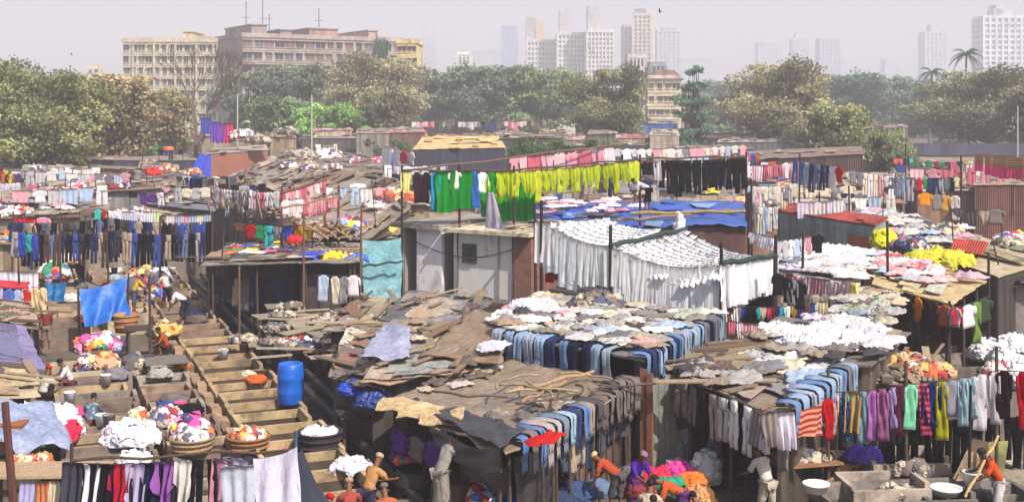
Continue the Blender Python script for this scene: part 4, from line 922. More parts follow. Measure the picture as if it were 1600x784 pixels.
ROWN['C'] = 'far left pen row behind the stepped tanks'; row('C', -7.2, 2.2, 16, 40, 1.3, .9, stone=False)
# aisle wall with stepped stones, gutter and pipes
mb = MB(); v = -4.5
while v < 34:
    M = Matrix.Translation(uv2(-.24, v)) @ Matrix.Rotation(A22, 4, 'Z'); mb.box((0, 0, 0), (.26, .66, .86 + rr.uniform(-.05, .05)), M); M = Matrix.Translation(uv2(-.24, v + .66)) @ Matrix.Rotation(A22, 4, 'Z'); mb.box((.02, 0, 0), (.24, .76, .72), M); v += 1.42
reg(mk('aisle_wall', mb.mesh('aisle_wall', 'concrete'), None, None, c(168, 140, 112)), 'stepped low tan wall running up between the washing tanks', 'low wall')
for du, lab, rad, cc in ((2.95, 'dark rusty pipe running along the gutter towards the grey house', .13, c(58, 54, 54)), (3.5, 'second dark pipe nearest the shacks along the gutter', .1, c(70, 64, 62))):
    p0, p1 = uv2(du, -5.5, .5), uv2(du, 34, .5); mb = MB(p0); mb.tube([p0.lerp(p1, i / 10) for i in range(11)], rad, 8); reg(mk('pipe', mb.mesh('pipe', 'paint'), None, None, cc, p0), lab, 'pipe', 'pipes along the gutter')
mb = MB(); M = Matrix.Translation(uv2(2.2, -6)) @ Matrix.Rotation(A22, 4, 'Z'); mb.box((0, 0, 0), (.14, 42, .5), M); mb.box((1.9, 0, 0), (2.04, 42, .42), M)
reg(mk('gutter_wall', mb.mesh('gutter_wall', 'concrete'), None, None, c(112, 102, 92)), 'long low grey kerb walls on both sides of the gutter', 'low wall')
mb = MB(); M = Matrix.Translation(uv2(2.36, -6)) @ Matrix.Rotation(A22, 4, 'Z'); mb.add([M @ V3(p) for p in ((0, 0, .06), (1.5, 0, .06), (1.5, 42, .06), (0, 42, .06))], [(0, 1, 2, 3)]); reg(mk('gutter_water', mb.mesh('gutter_water', 'wash_water'), None, None, c(42, 42, 46)), kind='structure')
# ================================================================ loose things of the yard
def drum(loc, r_, h, color, label, name='plastic_drum', mat='plastic', hoops=2, cat='drum', open_=False, group=None):
    ro = root(name, loc, 0, label=label, cat=cat, group=group); mb = MB(); pr = [(0, 0), (r_ * .9, 0), (r_ * .96, h * .05), (r_, h * .25)]
    pr += [(r_ * 1.03, h * .33), (r_, h * .36), (r_, h * .62), (r_ * 1.03, h * .65), (r_, h * .68), (r_, h * .88), (r_ * .93, h * .96)]
    mb.lathe(pr + ([(r_ * .9, h), (r_ * .84, h), (r_ * .84, h * .5), (0, h * .5)] if open_ else [(r_ * .9, h * .97)]), 24); mk('body', mb.mesh('body', mat, True), None, ro, color)
    if not open_: mb = MB(); mb.lathe([(0, h * .955), (r_ * .8, h * .955), (r_ * .82, h), (r_ * .93, h), (r_ * .95, h * .93)], 24); mk('rim', mb.mesh('rim', mat, True), None, ro, jit(color, .05))
    return ro
def basket(loc, r0, r1, h, color, label, fillmat=None, fillc=None, group='baskets in the yard'):
    ro = root('basket', loc, 0, label=label, cat='basket', group=group); mb = MB(); mb.lathe([(0, 0), (r0, 0), (r0 + (r1 - r0) * .4, h * .4), (r0 + (r1 - r0) * .75, h * .75), (r1, h), (r1 * .93, h), (r0 * .9, .05), (0, .05)], 22); mk('body', mb.mesh('body', 'weave', True), None, ro, color)
    for zz in (.35, .7, 1.0):
        mb = MB(); rr_ = r0 + (r1 - r0) * zz; mb.tube([((rr_ + .015) * math.cos(a * .3142 * 1), (rr_ + .015) * math.sin(a * .3142), h * zz) for a in range(21)], .03, 6); mk('hoop', mb.mesh('hoop', 'weave'), None, ro, jit(color, .2))
    if fillmat: o = heap(V3(loc) + V3((0, 0, h * .9)), r1 * .85, r1 * .85, .22, fillmat, label.replace('basket', 'load in the basket') if False else f'washing filling the {label}'[:110], seed=r0 * 9, color=fillc, name='laundry_heap')
    return ro
drum(at(454, 630, .8) * 1, .36, 1.12, c(20, 96, 196), 'blue plastic drum standing on the tank edge by the gutter')
basket(at(197, 518, .8), .38, .46, .62, c(168, 122, 76), 'tall brown wicker basket right of the hanging blue tarp', group='baskets in the yard')
basket(at(300, 706, .75), .42, .5, .36, c(176, 146, 112), 'pale round basket under the coloured heap', 'mixed_heap')
basket(at(388, 704, .75), .42, .5, .36, c(160, 118, 78), 'brown round basket with rusty contents right of the coloured heap', 'warm_heap')
basket(at(500, 706, .7), .46, .52, .5, c(62, 52, 58), 'dark hooped tub heaped with blue washing by the gutter')
heap(at(500, 672, 1.2) + V3((0, 0, -.1)), .42, .42, .16, 'white_heap', 'small pale lilac heap on top of the dark hooped tub', seed=3)
heap(at(205, 688, .85), .72, .6, .5, 'white_heap', 'big white heap of washing in the lower left tanks', seed=4)
heap(at(298, 680, .9), .55, .5, .55, 'bright_heap', 'pink and white heap of washing beside the big white one', seed=5)
heap(at(258, 660, .85), .45, .45, .45, 'mixed_heap', 'small blue and dark heap behind the pink one', seed=6)
heap(at(215, 660, .85), .3, .3, .4, 'warm_heap', 'little yellow bundle behind the big white heap', seed=7)
heap(at(155, 540, .9), .85, .6, .45, 'bright_heap', 'bright pink and multicoloured heap below the hanging blue tarp', seed=8)
heap(at(164, 570, .9), .5, .45, .42, 'warm_heap', 'round orange bundle below the multicoloured heap', seed=9)
heap(at(133, 576, .8), .3, .3, .5, 'mixed_heap', 'pale green bundle left of the round orange bundle', seed=10)
heap(at(225, 432, .9), .7, .6, .6, 'warm_heap', 'yellow bundle among the tanks above the blue tarp', seed=11)
heap(at(248, 440, .9), .6, .5, .7, 'white_heap', 'pale lilac bundle right of the yellow bundle', seed=12)
heap(at(262, 520, 1.0), .5, .4, .5, 'warm_heap', 'orange and brown bundle above the slatted table', seed=13)
heap(at(250, 470, .9), .6, .6, .7, 'bright_heap', 'multicoloured bundle beside the bent washer', seed=14)
heap(at(210, 450, .9), .6, .6, .6, 'mixed_heap', 'pale mixed bundle right of the hanging blue tarp', seed=16)
heap(at(90, 410, 1.2), 1.3, 1.0, .7, 'warm_heap', 'orange and red heap below the left trouser line', seed=17)
heap(at(85, 432, 1.0), .8, .8, .7, 'bright_heap', 'red and white bundle above the blue cloth at left', seed=18)
heap(at(210, 722, .9), .4, .3, .28, 'white_heap', 'small white pile at the top of the front trouser line', seed=19)
def table(loc, w, d, h, label, rz=0, col=c(120, 112, 108), name='slatted_table', group=None):
    r = root(name, loc, rz, label=label, cat='table', group=group); mb = MB()
    for i in range(9): mb.box((-w / 2, -d / 2 + d * i / 9, h), (w / 2, -d / 2 + d * (i + .88) / 9, h + .05))
    mk('table_top', mb.mesh('table_top', 'plank'), None, r, col)
    for sx in (-1, 1):
        for sy in (-1, 1): mb = MB(); mb.tube([(sx * (w / 2 - .1), sy * (d / 2 - .1), 0), (sx * (w / 2 - .1), sy * (d / 2 - .1), h)], .05, 6); mk('leg', mb.mesh('leg', 'wood'), None, r, c(90, 76, 64))
table(at(255, 640, 0) + V3((-.35, 1.5, 0)), 1.3, 1.2, 1.15, 'grey slatted table standing in the pen aisle', A22)
table(at(232, 560, 0), 1.6, 1.0, 1.1, 'dark low table behind the wicker basket', A22, c(70, 62, 58))
# tilted brown sack
heap(at(208, 582, .8), .42, .3, .7, 'dull_heap', 'brown striped sack leaning behind the round orange bundle', name='sack', cat='sack', seed=21, crease=.2)
# hanging blue tarp
def hangcloth(pts, label, color, mat='tarp', name='tarp', cat='tarpaulin', nu=16, nv=12, fold=.16, seed=1, group=None, freq=4):
    """a cloth between four points: top left, top right, bottom right, bottom left"""
    TL, TR, BR, BL = [V3(p) for p in pts]; mb = MB(TL); n = (TR - TL).cross(BL - TL).normalized(); q = []; uv = []
    for L in (0, 1):
        for j in range(nv + 1):
            for i in range(nu + 1):
                s, t_ = i / nu, j / nv; p = bil([BL, BR, TR, TL], s, 1 - t_)
                w = fold * (math.sin(s * freq * 3 + t_ * 2.5 + seed) * .5 + noise.noise(V3((s * freq + t_ * 1.5, t_ * 1.5, seed)))) * (.3 + .7 * min(1, t_ * 1.5))
                p = p + n * (w + L * .015) - V3((0, 0, .25 * (TR - TL).length * .25 * 4 * s * (1 - s) * (1 - t_))); q.append(p); uv.append((s * 2, t_ * 2))
    k = (nu + 1) * (nv + 1); f = []
    for j in range(nv):
        for i in range(nu): a = j * (nu + 1) + i; f += [(a, a + 1, a + nu + 2, a + nu + 1), (k + a, k + a + nu + 1, k + a + nu + 2, k + a + 1)]
    mb.add(q, f, uv + [] if len(uv) == len(q) else None)
    return reg(mk(name, mb.mesh(name, mat, True), None, None, color, TL), label, cat, group)
hangcloth([far(124, 452, 44.5), far(199, 430, 46), far(200, 498, 45.2), far(130, 512, 44)], 'big blue tarp hanging between two poles above the tanks', c(30, 100, 190), seed=2, nu=30, nv=20, fold=.22)
pole(far(199, 430, 46) - V3((0, 0, 2.6)), far(199, 428, 46).z, 'pole at the right edge of the hanging blue tarp', .05); pole(far(124, 452, 44.5) - V3((0, 0, 2.2)), far(124, 450, 44.5).z, 'pole at the left edge of the hanging blue tarp', .05)
hangcloth([far(70, 442, 48), far(104, 440, 48), far(100, 472, 48), far(78, 470, 48)], 'small blue cloth bundled left of the big hanging tarp', c(36, 120, 180), seed=4, mat='tarp')

# wet clothes, buckets and small bundles left on the tank edges
rr = random.Random(41)
for i in range(60):
    nm, u0, u1, v0, v1 = rr.choice([('beside the long gutter', .2, 2.2, 3, 30), ('in the middle row', -3.9, -2.0, 2, 12), ('in the far middle row', -4.2, -2.2, 19, 36), ('in the left row', -6.6, -4.6, 2, 30), ('against the stepped wall', -1.7, -.2, 0, 11), ('in the far rows', -1.8, 2, 20, 36)])
    p = uv2(rr.uniform(u0, u1), rr.uniform(v0, v1), .84); cn, col = rr.choice(CN[rr.choice(('pale', 'mixed', 'darks', 'greys'))])
    if rr.random() < .72: k = rr.uniform(.16, .36); heap(p, k * 1.3, k, k * .8, 'cloth', f'small {cn} bundle of wet washing on a tank {nm}', 'wet_bundle', 'bundle', i * 1.7, jit(col, .1, rr), 'wet bundles on the tanks', .3, 4)
    else:
        ro = root('bucket', p, 0, label=f'{cn} bucket standing on a tank edge {nm}', cat='bucket', group='buckets on the tanks'); mb = MB(); mb.lathe([(0, 0), (.13, 0), (.17, .3), (.18, .31), (.16, .31), (.12, .04), (0, .04)], 14); mk('body', mb.mesh('body', 'plastic', True), None, ro, col)
        mb = MB(); mb.tube([(.17 * math.cos(a), .02, .3 + .14 * math.sin(a)) for a in [math.pi * q_ / 8 for q_ in range(9)]], .008, 5); mk('handle', mb.mesh('handle', 'paint'), None, ro, c(90, 90, 90))
# ================================================================ the centre: concrete house
rz = -math.radians(32); O = far(627, 357, 52.6); O.z = 0; hz = 3.9
r = root('concrete_house', O, rz, label='grey plastered concrete house with barred window and brick corner in the middle of the shacks', cat='house')
def fx(px):
    k = (px - 800) / F; cr, sr = math.cos(rz), math.sin(rz); return (k * O.y - O.x) / (cr - k * sr)
X0, X1, X2, X3, X4, X5 = fx(632), fx(651), fx(690), fx(709), fx(805), fx(832)
def hb(nm, lo, hi, mat, col, par=r): mb = MB(); mb.box(lo, hi); return mk(nm, mb.mesh(nm, mat), None, par, col)
PL = c(176, 172, 176)
hb('wall', (0, 0, 0), (.2, 5, hz), 'plaster', c(150, 142, 138)); hb('wall', (.2, .5, 0), (X1, .7, hz), 'plaster', c(110, 104, 104)); hb('wall', (X1, 0, 0), (X2, .2, hz), 'plaster', c(236, 232, 236))
hb('wall', (X3, 0, 0), (X4, .2, hz), 'plaster', c(220, 216, 212)); hb('wall', (X2, 1.3, 0), (X3, 1.5, hz), 'brick', c(160, 120, 100)); hb('wall', (X4 - .2, .203, 0), (X4, 5, hz), 'plaster', c(170, 166, 162)); hb('wall', (.2, 4.8, 0), (X4 - .2, 5, hz), 'plaster', PL)
hb('wall', (X2 - .2, .203, 0), (X2, 1.29, hz), 'plaster', c(150, 146, 142)); hb('wall', (X3, .203, 0), (X3 + .2, 1.29, hz), 'brick', c(150, 146, 142))
hb('brick_pillar', (X4 + .02, -.1, 0), (X5, .6, hz - .1), 'brick', c(160, 100, 80)); hb('brick_wall', (X4 + .3, .61, 0), (X4 + .5, 4.5, 3.2), 'brick', c(150, 90, 75))
wx0, wx1 = fx(723), fx(745); wz1 = 9 - (390 - 170) * 48.5 / 1900; wz0 = 9 - (422 - 170) * 48.5 / 1900
w = hb('window', (wx0, -.06, wz0), (wx1, .0, wz1), 'paint', c(96, 92, 88)); hb('pane', (wx0 + .1, -.075, wz0 + .1), (wx1 - .1, -.062, wz1 - .1), 'window_glass', c(40, 38, 40), w)
for i in range(5): xx = wx0 + .1 + (wx1 - wx0 - .2) * (i + .5) / 5; hb('bar', (xx, -.11, wz0), (xx + .04, -.08, wz1), 'paint', c(96, 90, 84), w)
for i in range(3): hb('bar', (wx0, -.14, wz0 + .2 + i * .22), (wx1, -.115, wz0 + .24 + i * .22), 'paint', c(96, 90, 84), w)
hb('roof', (-.3, -.35, hz), (X2 + .1, 5.2, hz + .2), 'concrete', c(160, 152, 142)); hb('roof', (X2 + .25, -.45, hz - .05), (X5 + .1, 5.3, hz + .1), 'concrete', c(224, 210, 184))
hb('roof', (X2 + .1, .9, hz + .02), (X2 + .25, 5.2, hz + .12), 'concrete', c(130, 122, 114))
ROOFS['house'] = ([O + Matrix.Rotation(rz, 3, 'Z') @ V3(p) for p in ((X2 + .4, -.3, hz), (X5, -.3, hz), (X5, 5.1, hz), (X2 + .4, 5.1, hz))], .24, R, 'concrete house')
hb('ledge', (1.0, -.9, 1.05), (X4, -.01, 1.2), 'concrete', c(120, 112, 104))
for i, (px, zz) in enumerate([(716, 3.9), (780, 3.9), (802, 3.9)]): xx = fx(px); mbp = MB(); mbp.tube([(xx, -.06, .6 if i else 1.3), (xx + .03, -.07, 2), (xx, -.06, zz)], .035, 6); mk('pipe', mbp.mesh('pipe', 'paint'), None, r, [c(110, 104, 100), c(140, 132, 124), c(90, 80, 76)][i])
mbp = MB(); mbp.tube([(X1 + (X4 - X1) * t, -.05, 3.3 - .5 * math.sin(math.pi * t)) for t in [i / 10 for i in range(11)]], .018, 5); mk('cable', mbp.mesh('cable', 'paint'), None, r, c(50, 46, 46))
# ladder in the recess
lr = root('ladder', O + Matrix.Rotation(rz, 3, 'Z') @ V3(((X2 + X3) / 2, .35, 1.2)), rz, label='wooden ladder in the dark recess of the concrete house', cat='ladder')
for s in (-.22, .22): mb = MB(); mb.tube([(s, 0, 0), (s, .7, 2.3)], .03, 6); mk('rail', mb.mesh('rail', 'wood'), None, lr, c(110, 84, 66))
for i in range(7): mb = MB(); mb.tube([(-.22, .1 + .09 * i, .3 + .3 * i), (.22, .1 + .09 * i, .3 + .3 * i)], .022, 6); mk('rung', mb.mesh('rung', 'wood'), None, lr, c(120, 94, 72))
# ================================================================ jeans shack and the front tarp shack
J = [at(772, 522, 2.95), at(1008, 562, 2.95), at(1133, 494, 2.95), at(835, 462, 3.05)]
shack('jeans', J, 'low shack whose roof is covered with drying clothes and edged all round with jeans', 'sheeting', c(120, 116, 112), 'boards', c(92, 82, 74), ('front',), 5, group='large shacks in the middle', wallz=.15)
T_ = [at(596, 632, 2.0), at(787, 708, 2.3), at(1006, 598, 2.35), at(768, 562, 2.35)]
shack('tarp', T_, 'low front shack under a big wrinkled sand-brown tarp with curled hoses on top', 'tarp', c(138, 122, 104), 'boards', c(66, 58, 54), ('front', 'left', 'right'), 0, amp=.1, fold=.05, ragged=.18, nu=60, nv=44, group='large shacks in the middle', over=.25, th=.04, sag=.12)
laid_rows('jeans', 15, 6, 'roofcloth', 'on the jeans shack roof', 'clothes laid on the jeans shack roof', 5, .85)
laid('jeans', 12, 'pale', 'on the roof of the jeans shack', 'clothes laid on the jeans shack roof', 6, .02, .98, .03, .6, (.7, 1.0), .05)
heap(at(838, 484, 3.1), .75, .6, .3, 'white_heap', 'white heap of washing on the back left corner of the jeans shack roof', seed=31)
heap(at(932, 478, 3.1), .8, .7, .4, 'dull_heap', 'cream and lilac heap in the middle of the jeans shack roof', seed=32)
up = V3((0, 0, .1))
def items(n, spec, seed, kind, sc=1.0):
    rr = random.Random(seed); return [(kind, *rr.choice(CN[spec]), sc * rr.uniform(.92, 1.06)) for _ in range(n)]
def items2(names, kind, pal, sc=1.0):
    d = {}
    for p in pal: d.update({k: v for k, v in CN[p]})
    return [(kind, n, d[n], sc) for n in names]
jf = items2(['pale grey blue', 'light blue', 'light blue', 'pale grey blue', 'light blue', 'dark blue', 'blue', 'navy', 'navy', 'light blue', 'pale grey blue'], 'drape', ['jeans'], 1.15)
hang(J[0] + up, bil(J, .82, 0) + up, jf, 'row of jeans over the front edge of the jeans shack roof', 'jeans over the jeans shack roof', 0, False, kind_word='pair of jeans', rotj=.06, zjit=0)
jr = items2(['blue', 'dark blue', 'light blue', 'light blue', 'navy', 'blue', 'dark blue', 'blue', 'pale grey blue', 'light blue', 'pale grey blue', 'light blue', 'light blue', 'grey', 'navy', 'grey', 'grey', 'pale grey blue', 'grey'], 'drape', ['jeans'], 1.15)
hang(J[1] + up, J[2] + up, jr, 'row of jeans over the right edge of the jeans shack roof', 'jeans over the jeans shack roof', 0, False, kind_word='pair of jeans', rotj=.06, zjit=0, endname='near')
tr = items2(['blue', 'grey', 'blue', 'pale grey', 'pale grey', 'grey blue', 'light blue', 'dark blue', 'blue', 'beige', 'dark grey', 'taupe', 'grey', 'taupe', 'grey', 'grey', 'dark grey', 'taupe'], 'drape', ['greys', 'lightjeans'], 1.02)
hang(bil(T_, 1, .1) + up, bil(T_, 1, 1) + up, tr, 'row of trousers over the right edge of the brown tarp roof', 'trousers over the tarp shack roof', 0, False, rotj=.08, zjit=0, endname='near')
gr = items2(['dark grey', 'grey', 'taupe', 'grey', 'dark grey', 'taupe'], 'drape', ['greys'], .85)
hang(at(955, 600, 2.6), at(1000, 592, 2.6), gr[:4], 'short row at the back right corner of the tarp roof', 'trousers over the tarp shack roof', 0, False, rotj=.1)
laid('tarp', 5, 'mixed', 'near the front corner of the brown tarp roof', 'scraps on the tarp roof', 61, .85, .98, .05, .3, (.5, .8), -.08)
laid('tarp', 14, 'greys', 'at the edges of the brown tarp roof', 'scraps on the tarp roof', 62, .6, .97, .1, .55, (.4, .7), -.1)
laid('tarp', 10, 'greys', 'along the left side of the brown tarp roof', 'scraps on the tarp roof', 63, .0, .2, .0, .9, (.5, .9), -.1)
for i, (px, py, k) in enumerate([(845, 690, 1), (862, 682, 1), (832, 694, .7)]):
    o = garment('laid', c(200, 40, 36), at(px, py, 2.5), i, (k * .7, k * .6, k * .6), label='red cloth spread on the front corner of the brown tarp roof', group='red cloths on the tarp roof')
# curled hoses and poles on the tarp roof
rr = random.Random(77)
for i in range(9):
    s, t = rr.uniform(.45, .9), rr.uniform(.35, .85); p = roofpt('tarp', s, t, .04); a = rr.uniform(0, 6.28); mb = MB(); pts = []; cv = rr.uniform(-2.6, 2.6); x = y = 0
    for j in range(14): pts.append((x, y, .03 + .05 * abs(math.sin(j * .5)))); a += cv / 14; x += .15 * math.cos(a); y += .15 * math.sin(a)
    mb.tube(pts, .028, 6); reg(mk('hose', mb.mesh('hose', 'paint', True), None, None, rr.choice([c(150, 130, 104), c(92, 76, 64), c(170, 150, 120)]), p), 'curled old hose lying on the brown tarp roof', 'hose', 'hoses on the tarp roof')
beam(roofpt('tarp', .55, .5, .05), roofpt('tarp', .75, .92, .12), .05, 'pale bamboo lying across the brown tarp roof', c(170, 140, 104))
beam(roofpt('tarp', .7, .4, .05), roofpt('tarp', .72, .72, .12), .035, 'thinner bamboo beside the pale one on the brown tarp roof', c(160, 132, 100))
# black plastic sweeping off the tarp roof
q = [bil(T_, .42, .02) + V3((0, 0, .16)), bil(T_, .99, -.01) + V3((0, -.05, .12)), bil(T_, .98, .14) + V3((0, 0, .16)), bil(T_, .45, .16) + V3((0, 0, .18))]
mb = sheet(q, q[0], .03, .1, 1.5, nu=44, nv=16, fold=.07, seed=8, ragged=.1); reg(mk('plastic_sheet', mb.mesh('plastic_sheet', 'tarp', True), None, None, c(60, 58, 62), q[0]), 'glossy black plastic sheet sweeping off the left front corner of the tarp roof', 'plastic sheet')
a, b_ = bil(T_, .45, 0), bil(T_, .98, 0)
hangcloth([a + V3((0, -.1, .12)), b_ + V3((0, -.12, .1)), b_ + V3((.05, -.1, -.75)), a + V3((0, -.1, -.35))], 'black plastic hanging over the front left eave of the tarp shack', c(62, 60, 66), fold=.14, seed=5, nu=30, name='plastic_sheet', cat='plastic sheet')
hangcloth([at(803, 712, 2.0), at(858, 690, 2.0), at(858, 690, 2.0) + V3((0, 0, -1.9)), at(803, 712, 2.0) + V3((0, 0, -1.9))], 'dark wrinkled plastic hanging under the front corner of the tarp shack', c(50, 46, 46), fold=.16, seed=15, name='plastic_sheet', cat='plastic sheet')
for i, (px, py) in enumerate([(622, 643), (655, 654), (690, 662)]):      # cardboard bits on the eave
    P0 = at(px, py, 2.15); q = [P0 + V3((-.5, -.2, .1)), P0 + V3((.45, -.55, .1)), P0 + V3((.5, .3, .25)), P0 + V3((-.4, .4, .25))]
    mb = sheet(q, P0, .02, .08, 2, ragged=.2, seed=i * 5, nu=8, nv=6); reg(mk('cardboard', mb.mesh('cardboard', 'sheeting'), None, None, c(190, 164, 124), P0), 'torn cream cardboard laid on the left eave of the tarp shack', 'cardboard', 'cardboard pieces on the tarp shack')
# under the tarp: lilac washing, drum, block
hang(at(612, 665, 1.75), at(690, 690, 1.85), items2(['purple', 'grey', 'purple'], 'shirt', ['mixed', 'greys'], .9), 'row of lilac shirts under the left eave of the tarp shack', 'shirts under the tarp shack', .05)
heap(at(640, 715, 1.0), .45, .4, .3, 'bright_heap', 'lilac and violet bundle in the shade under the tarp shack', color=None, seed=41)
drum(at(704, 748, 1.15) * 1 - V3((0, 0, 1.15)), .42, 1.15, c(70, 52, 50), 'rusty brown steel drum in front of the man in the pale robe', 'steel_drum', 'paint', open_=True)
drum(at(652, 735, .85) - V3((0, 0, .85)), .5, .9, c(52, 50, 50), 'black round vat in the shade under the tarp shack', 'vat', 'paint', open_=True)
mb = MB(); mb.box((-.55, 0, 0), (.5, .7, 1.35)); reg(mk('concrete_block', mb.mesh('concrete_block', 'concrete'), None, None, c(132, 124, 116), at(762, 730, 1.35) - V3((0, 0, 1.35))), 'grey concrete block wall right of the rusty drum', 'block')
# board walls right of the tarp shack
for (px0, px1, dd0, dd1, zt, zz, cc, lab) in ((1000, 1020, 29.2, 29.0, 2.75, 0, c(150, 104, 80), 'tall rusty orange board screen beside the grey trousers'), (1020, 1058, 29.3, 29.6, 2.55, 0, c(132, 134, 124), 'grey-green weathered board screen beside the orange one')):
    p0, p1 = far(px0, 0, dd0), far(px1, 0, dd1); mb = MB(); n = max(2, int((p1 - p0).length / .14)); rr = random.Random(px0)
    for i in range(n):
        a, b_ = p0.lerp(p1, i / n), p0.lerp(p1, (i + .92) / n); oy = V3((0, rr.uniform(-.03, .03), 0)); h = zt + rr.uniform(-.15, .1); wallbox(mb, V3((a.x, a.y, 0)) + oy, V3((b_.x, b_.y, 0)) + oy, 0, h, h, .04)
    reg(mk('board_screen', mb.mesh('board_screen', 'wood'), None, None, cc), lab, 'screen')
# ================================================================ the white canopy
def canopy(FL, FR, BR, BL, rows, n, place, seed, hl=1.15, sag=.3, front=None, side=None):
    rr = random.Random(seed)
    for k in range(rows - 1, -1, -1):
        t = k / (rows - 1); a, b_ = FL.lerp(BL, t), FR.lerp(BR, t)
        its = [('sheet', 'white', c(240, 240, 242), 1) for _ in range(n)]
        if k == 0: its = [('sheet', 'white', c(242, 242, 244), hl * rr.uniform(.8, 1.12)) for _ in range(int(n * 1.5))]
        else: its = [(*i_[:3], hl * rr.uniform(.44, .58)) for i_ in its]
        oo = hang(a, b_, its, f'{["front","second","third","fourth","fifth","sixth","seventh","eighth","ninth","tenth","eleventh","twelfth"][k]} line of the {place}', 'white sheets of the canopy', sag, True, c(46, 42, 44), same=True, rr=rr, rotj=.05, roper=.013)
        for o in oo if not k else (): o.scale.y = .55
        for o in oo if k else (): o.rotation_euler.x = -.75 - .4 * rr.random()
C1 = [far(846, 346, 40.5), far(951, 384, 39), far(1035, 356, 45), far(945, 338, 47)]
C2 = [far(954, 386, 38.9), far(1127, 414, 37.2), far(1212, 400, 40), far(1072, 358, 45.5)]
canopy(C1[0], C1[1], C1[2], C1[3], 8, 9, 'left bay of the white canopy', 1, 1.35, .2)
canopy(C2[0], C2[1], C2[2], C2[3], 11, 13, 'right bay of the white canopy', 2, 1.5, .3)
hang(C2[1] + V3((.05, 0, 0)), C2[2], [('sheet', 'white', c(236, 236, 244), 1.2)] * 8, 'right-hand side of the white canopy', 'white sheets of the canopy', .02, False, same=True, rotj=.1, seed=3)
for (a, b_, col, lab) in ((C2[1], C2[2], c(40, 66, 54), 'thick dark green bound pole along the right end of the white canopy'), (C2[0], C2[3], c(48, 70, 66), 'thick green-grey bound pole between the two bays of the white canopy')):
    beam(a + V3((0, 0, .03)), b_ + V3((0, 0, .03)), .09, lab, col)
for (P0, z0, lab) in ((C2[1], 0, 'dark post at the front right corner of the white canopy'), (C2[0], 0, 'dark post between the two bays at the front of the canopy'), (C1[0], 0, 'dark post at the left end of the white canopy'), (C2[2], 0, 'dark post at the right end of the white canopy'), (far(1170, 330, 46), 0, 'tall dark post behind the white canopy')):
    pole((P0.x, P0.y, z0), P0.z + .7, lab, .07, c(46, 38, 36), lean=(0, 0))
# terrace under the canopy: dark low shack
shack('under', [at(835, 462, 2.0), at(1120, 500, 2.0), at(1225, 440, 2.2), at(980, 400, 2.3)], 'dark low shack under the white canopy', 'sheeting', c(88, 78, 74), 'boards', c(60, 52, 50), (), 3)
for i, (px, py, col, cn) in enumerate([(858, 425, c(190, 30, 40), 'red'), (872, 422, c(186, 26, 36), 'crimson'), (955, 420, c(170, 30, 44), 'dark red')]):
    garment('towel', col, far(px, py - 8, 41.5), .3, (.5, 1, .75), label=f'{cn} cloth hanging at the dark opening below the white canopy', group='red cloths below the canopy')
# second white roof to the right
Y = [at(1218, 428, 3.3), at(1342, 446, 3.3), at(1362, 396, 3.3), at(1245, 380, 3.3)]
shack('white', Y, 'shack right of the canopy with its roof buried in white washing', 'sheeting', c(200, 196, 190), 'boards', c(150, 106, 74), ('front',), 2)
laid_rows('white', 9, 5, 'whites', 'on the roof right of the canopy', 'white clothes on the white roof', 9, 1.25)
hang(Y[0] + up, Y[1] + up, pick('pinks', 10, ('shirt', 'towel'), 4, (1.2, 1.5)) + [('shirt', 'yellow', c(232, 208, 120), 1.4)], 'row of pink and white garments under the white roof', 'garments under the white roof', .05)
hang(far(1212, 425, 37), far(1255, 440, 37), items2(['black', 'black', 'grey', 'black'], 'shirt', ['mixed'], 1.1), 'row of black shirts between the canopy and the pink garments', 'black shirts beside the canopy', .03)
hang(far(1212, 376, 43), far(1285, 364, 44), pick('pale', 6, ('shirt', 'towel'), 8, (.8, 1)) + [('shirt', 'black', c(24, 24, 28), .95)] * 2, 'short line of small shirts above the white roof', 'small shirts above the white roof', .05)
pole(tuple(far(1252, 0, 42).xy) + (0,), far(1252, 360, 42).z, 'tall dark pole in front of the white roof', .06)
hang(far(1172, 362, 45), far(1215, 372, 44), [('pointed', 'white', c(240, 240, 242), .9)] * 5, 'row of pointed white cloths behind the canopy', 'pointed white cloths', .03, same=True)
# ================================================================ lime, green and black line on the far side of the house
LP = [far(628, 268, 51), far(718, 266, 51.5), far(803, 268, 52), far(1000, 250, 55), far(1166, 246, 57)]
for p, b0, lab in ((LP[0], 0, 'tall thin pole left of the concrete house'), (LP[1], 3.9, 'tall pole beside the green sheets'), (LP[2], 3.9, 'tall pole at the start of the lime garments'), (LP[3], 3.7, 'tall pole between the lime and the black garments'), (LP[4], 3.5, 'tall pole at the right end of the black garments')):
    pole((p.x, p.y, b0), p.z + .25, lab, .06, c(58, 42, 38), lean=(0, 0))
pole(tuple(far(838, 0, 45.2).xy) + (0,), far(838, 318, 45.2).z, 'leaning dark pole at the left front of the white canopy', .06, c(60, 46, 40))
for (a, b_) in ((0, 2), (2, 3), (3, 4)): beam(LP[a] + V3((0, 0, .05)), LP[b_] + V3((0, 0, .05)), .045, f'long bamboo carrying the {("green", "", "lime", "black")[a]} garments', c(90, 72, 58))
g_ = lambda k, n, col, s=1, m='cloth': (k, n, col, s, m)
hang(LP[0], LP[1], [g_('towel', 'pale yellow', c(222, 222, 140), 1.3), g_('kurta', 'dark maroon', c(60, 34, 46), 1.25), g_('kurta', 'black', c(40, 30, 38), 1.2), g_('kurta', 'turquoise', c(20, 150, 196), 1.5), g_('sheet', 'green', c(24, 148, 44), 1.75), g_('shirt', 'white', c(238, 238, 240), 1.2)], 'left end of the line above the concrete house', 'garments above the concrete house', .05)
